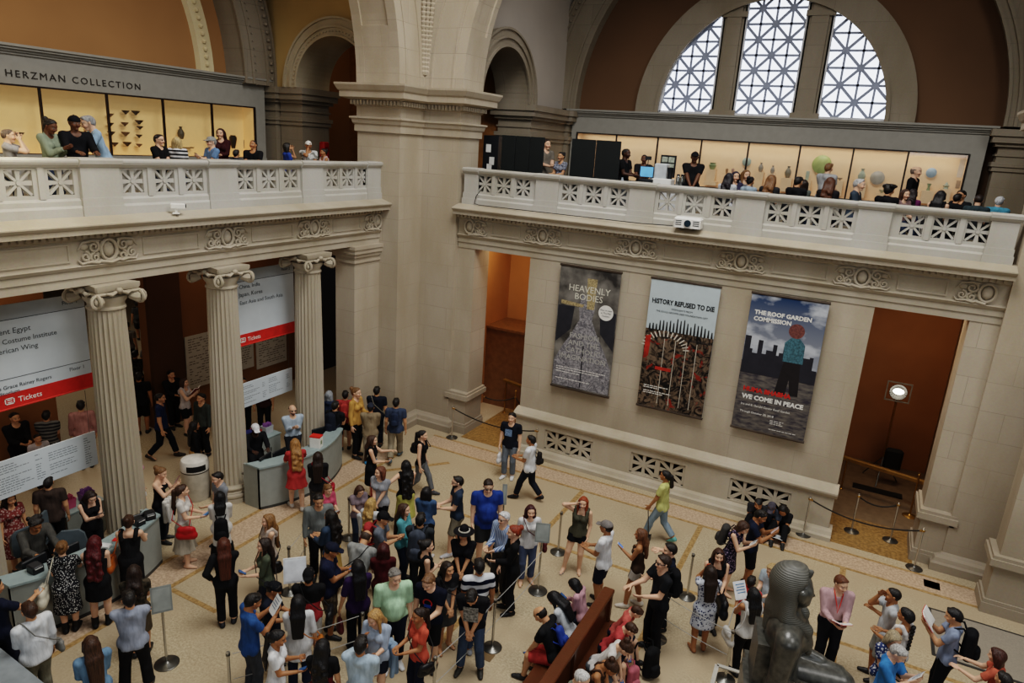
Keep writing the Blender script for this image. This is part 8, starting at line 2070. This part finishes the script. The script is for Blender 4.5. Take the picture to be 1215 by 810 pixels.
balR(650, 166, 18.6, 40, 'person in khaki uniform standing between the two black screens', ('tee', '#6d655a'), ('short', DB), LT, 0, seated=False); balR(665, 181, 18.3, -40, 'person in patterned top lower down between the black screens', ('tee', ('#8a8fa0', 'floral', '#33384a')), ('bun', B1), MD, 1, seated=False)
balR(743, 177, 18.6, 60, 'person in black uniform left of the cafe register', ('tee', '#0f0f12'), ('crop', B1), VD, 0, seated=False); balR(765, 184, 19.9, -10, 'person in dark top half hidden behind the cafe register', ('tee', '#1a1a1e'), ('crop', B1), DK, 0, seated=False)
balR(825, 181, 18.7, 5, 'person in black cap and black uniform standing at counter end', ('tee', '#111115'), ('crop', B1), DK, 0, ('clasp', 'clasp'), seated=False, cap_='#121216', bottom=('trousers', '#8f8d86'))
for px, py, y, phi, lb, tp, hr, sk, fm in (
    (866, 207, 18.2, 160, 'person in white checked top with dark hair, leftmost cafe diner', ('tee', ('#c9cdd2', 'dots', '#8a90a0')), ('wavy', '#18141a', .12), LT, 1),
    (873, 205, 19.3, 20, 'diner with dark purple hair behind white checked top', ('tee', '#33304a'), ('bob', '#231c2c'), LT, 1),
    (884, 203, 19.5, 30, 'diner with fair brown hair behind the pale blue top', ('tee', '#6b6a70'), ('long', LB, .1), LT, 1),
    (887, 211, 18.3, 150, 'diner in pale blue top with dark tied hair', ('tee', '#8fa6b8'), ('bun', B1), MD, 1),
    (915, 209, 18.2, 165, 'diner with long light brown hair hanging down the back', ('tee', '#2a2a2e'), ('wavy', '#6e4a2c', .26), LT, 1),
    (946, 211, 18.2, 150, 'diner in black top with dark hair bending over table', ('tee', '#131418'), ('short', B1), MD, 0),
    (956, 215, 18.9, -150, 'diner in grey green top beside black topped diner', ('tee', '#5d645e'), ('bob', DB), MD, 1),
    (985, 212, 18.2, 170, 'diner with long auburn hair in front of standing child', ('tee', '#1f1c20'), ('wavy', '#4a2a18', .26), LT, 1),
    (1017, 212, 18.3, 80, 'grey haired diner in slate blue tee facing right', ('tee', '#33404f'), ('short', '#a9a8a6'), LT, 0),
    (1057, 221, 18.2, 150, 'diner in black with dark curly hair', ('jacket', '#101014'), ('curly', B1), MD, 0),
    (1070, 226, 18.5, 40, 'diner with brown hair between black jacket and magenta top', ('tee', '#8a6a6a'), ('bob', BR), LT, 1),
    (1083, 226, 18.2, 170, 'diner in magenta top with dark hair', ('tee', '#6e1c5c'), ('wavy', '#1d1214', .1), LT, 1),
    (1116, 228, 18.2, 165, 'diner with long black hair in black vest', ('tank', '#121216'), ('long', '#100e10', .2), LT, 1),
    (1132, 231, 18.2, 160, 'diner in black with short dark hair, right of long haired diner', ('tee', '#141418'), ('short', B1), MD, 0),
    (1147, 228, 19.3, -30, 'diner in dark top facing forward near the right end', ('tee', '#1c1c20'), ('short', B1), MD, 0),
    (1162, 233, 18.2, 175, 'diner in slate green top with cropped hair near right end', ('tee', '#2b3a40'), ('crop', DB), LT, 0),
    (1186, 235, 18.2, 170, 'white haired diner in turquoise top at the right end', ('tee', '#2a8fb0'), ('short', '#bfc0c2'), LT, 0)):
    balR(px, py, y, phi, lb.replace('diner', 'seated person') if not lb.startswith('person') else lb, tp, hr, sk, fm)
balR(984, 194, 19.9, 150, 'child in pale grey top standing before the large green plate', ('tee', '#9a9c9e'), ('short', LB), LT, 0, seated=False)
balR(1088, 197, 19.4, 75, 'bald person in black jacket walking right along the display case', ('jacket', '#111114'), ('bald', '#6a5a50'), LT, 0, ('down', 'down'), seated=False, legs='walk')

# ------------------------------------------------------------ let neighbours stand clear of one another
def settle():
    fixed_discs = [(-12.3, y, .42) for y in (5.12, 7.73, 10.32, 12.92)] + [(-12.42, 14.8, .48), (-12.3, 16.0, .75), (-10.9, 17.1, .7)]
    for y0, y1, fx in ((5.05, 7.72, FX1), (10.2, 12.95, FX2)):
        for y in np.arange(y0, y1 + .01, .1): fixed_discs.append((fx(y) - .02, y, .06))
    fixed_discs += [(p[0], p[1], .13) for p in ST.values()]
    fixed_discs += [(bx, y, .62) for y in np.arange(by0, by1 + .2, .2)]
    pts = []
    for I in ALLP:
        c = I['pos'][:2]; f = I['fwd'][:2]
        d = [(np.zeros(2), (.235 if 'tunic' in I['o']['label'] or 'robe' in I['o']['label'] else .215) if I['s'] > 1.5 else .19, 0)]
        for h_ in I['hands']: d.append((h_[:2] - c, .06, 1)); 
        for h_, s_ in zip(I['hands'], I['sh']): d.append(((h_[:2] + s_[:2]) / 2 - c, .06, 1))
        if I['seated']: d += [(f * .3, .17, 0), (f * .5, .12, 0)]
        for it in I['items']:
            nm = it.name
            if nm.startswith('backpack'): d.append((np.array(it.location[:2]) - c - f * .1, .11, 1))
            elif 'bag' in nm: d.append((np.array(it.location[:2]) - c, .09, 1))
        pts.append(d)
    off = np.zeros((len(ALLP), 2))
    for it_ in range(60):
        moved = False
        for i, I in enumerate(ALLP):
            for j in range(i + 1, len(ALLP)):
                J = ALLP[j]
                if abs(I['z0'] - J['z0']) > .5 or (I['fixed'] and J['fixed']): continue
                dd = I['pos'][:2] + off[i] - J['pos'][:2] - off[j]
                if dd @ dd > 2.2: continue
                worst = 0; wv = None
                for a, ra, ka in pts[i]:
                    for c, rc, kc in pts[j]:
                        if ka and kc: continue
                        q = dd + a - c; L_ = math.hypot(*q); pen = ra + rc + .01 - L_
                        if pen > worst: worst = pen; wv = q / max(L_, 1e-4)
                if worst > 0:
                    moved = True; mv = wv * worst * .5
                    if I['fixed']: off[j] -= mv
                    elif J['fixed']: off[i] += mv
                    else: off[i] += mv * .5; off[j] -= mv * .5
            if not I['fixed'] and I['z0'] == 0:
                for x, y, r in fixed_discs:
                    q = I['pos'][:2] + off[i] - (x, y); L_ = math.hypot(*q); pen = r + .2 - L_
                    if pen > 0: off[i] += q / max(L_, 1e-4) * pen * .5; moved = True
            m_ = math.hypot(*off[i]); lim = .3 if I['z0'] == 0 else .45
            if m_ > lim: off[i] *= lim / m_
            if I['z0'] > 1:     # keep to the balconies
                P = I['pos'][:2] + off[i]
                if P[0] < -12.2 and P[0] > -12.75: off[i][0] = -12.75 - I['pos'][0] if I['pos'][0] < -12.4 else off[i][0]
        if not moved: break
    for I, o_ in zip(ALLP, off):
        for o in [I['o']] + I['items']: o.location = Vector(o.location) + Vector((o_[0], o_[1], 0))
settle()
# ------------------------------------------------------------ light
w = bpy.data.worlds.new('world'); bpy.context.scene.world = w; w.use_nodes = True
bg = w.node_tree.nodes['Background']; bg.inputs[0].default_value = (.86, .93, 1.0, 1); bg.inputs[1].default_value = .17
def area(name, loc, size, power, col=(1, 1, 1), target=None, sy=None):
    l = bpy.data.lights.new(name, 'AREA'); l.energy = power; l.color = col; l.size = size
    if sy: l.shape = 'RECTANGLE'; l.size_y = sy
    o = bpy.data.objects.new(name, l); COL.objects.link(o); o.location = loc
    d = Vector(target) - Vector(loc) if target else Vector((0, 0, -1))
    o.rotation_euler = d.to_track_quat('-Z', 'Y').to_euler()
    return o
area('dome_skylight', (-3.2, 9.5, 19), 6.5, 2300, (1, .975, .935))
area('next_dome_skylight', (9, 5, 19), 6, 950, (1, .97, .92), (2, 8, 0))
area('front_fill', (4, -9, 13), 8, 480, (.9, .95, 1), (-6, 12, 2))  # added soft fill aimed into the hall from behind the camera
area('gallery_lamp', (-15, 7, 14.5), 3, 120, (1, .78, .5))
area('gallery_lamp_corner', (-14.5, 18.5, 13), 2, 36, (1, .75, .45))
area('gallery_right_lamp', (-4, 20.5, 15.5), 3, 34, (1, .9, .78))
area('stair_lamp', (-9.6, 18.3, 5.9), 1, 55, (1, .7, .42))
area('vestibule_lamp', (1.2, 18.6, 5.9), 1.2, 60, (1, .75, .5))
area('concourse_lamp', (-15, 7, 5.9), 3, 60, (1, .8, .6)); area('concourse_lamp_far', (-24, 12, 5.9), 4, 130, (1, .86, .68))
area('concourse_lamp_corner', (-15, 14, 5.9), 2, 25, (1, .75, .5))
area('case_lamp_left', (-17.6, 6.2, 8.9), .2, 170, (1, .82, .5), (-17.75, 6.2, 7.4), 19)
area('case_lamp_right', (-4, 24.05, 8.87), 11.5, 40, (1, .86, .72), (-4, 24.15, 7.4), .15)
vs = bpy.context.scene.view_settings
vs.view_transform = 'Filmic'; vs.look = 'Medium High Contrast'; vs.exposure = -.08
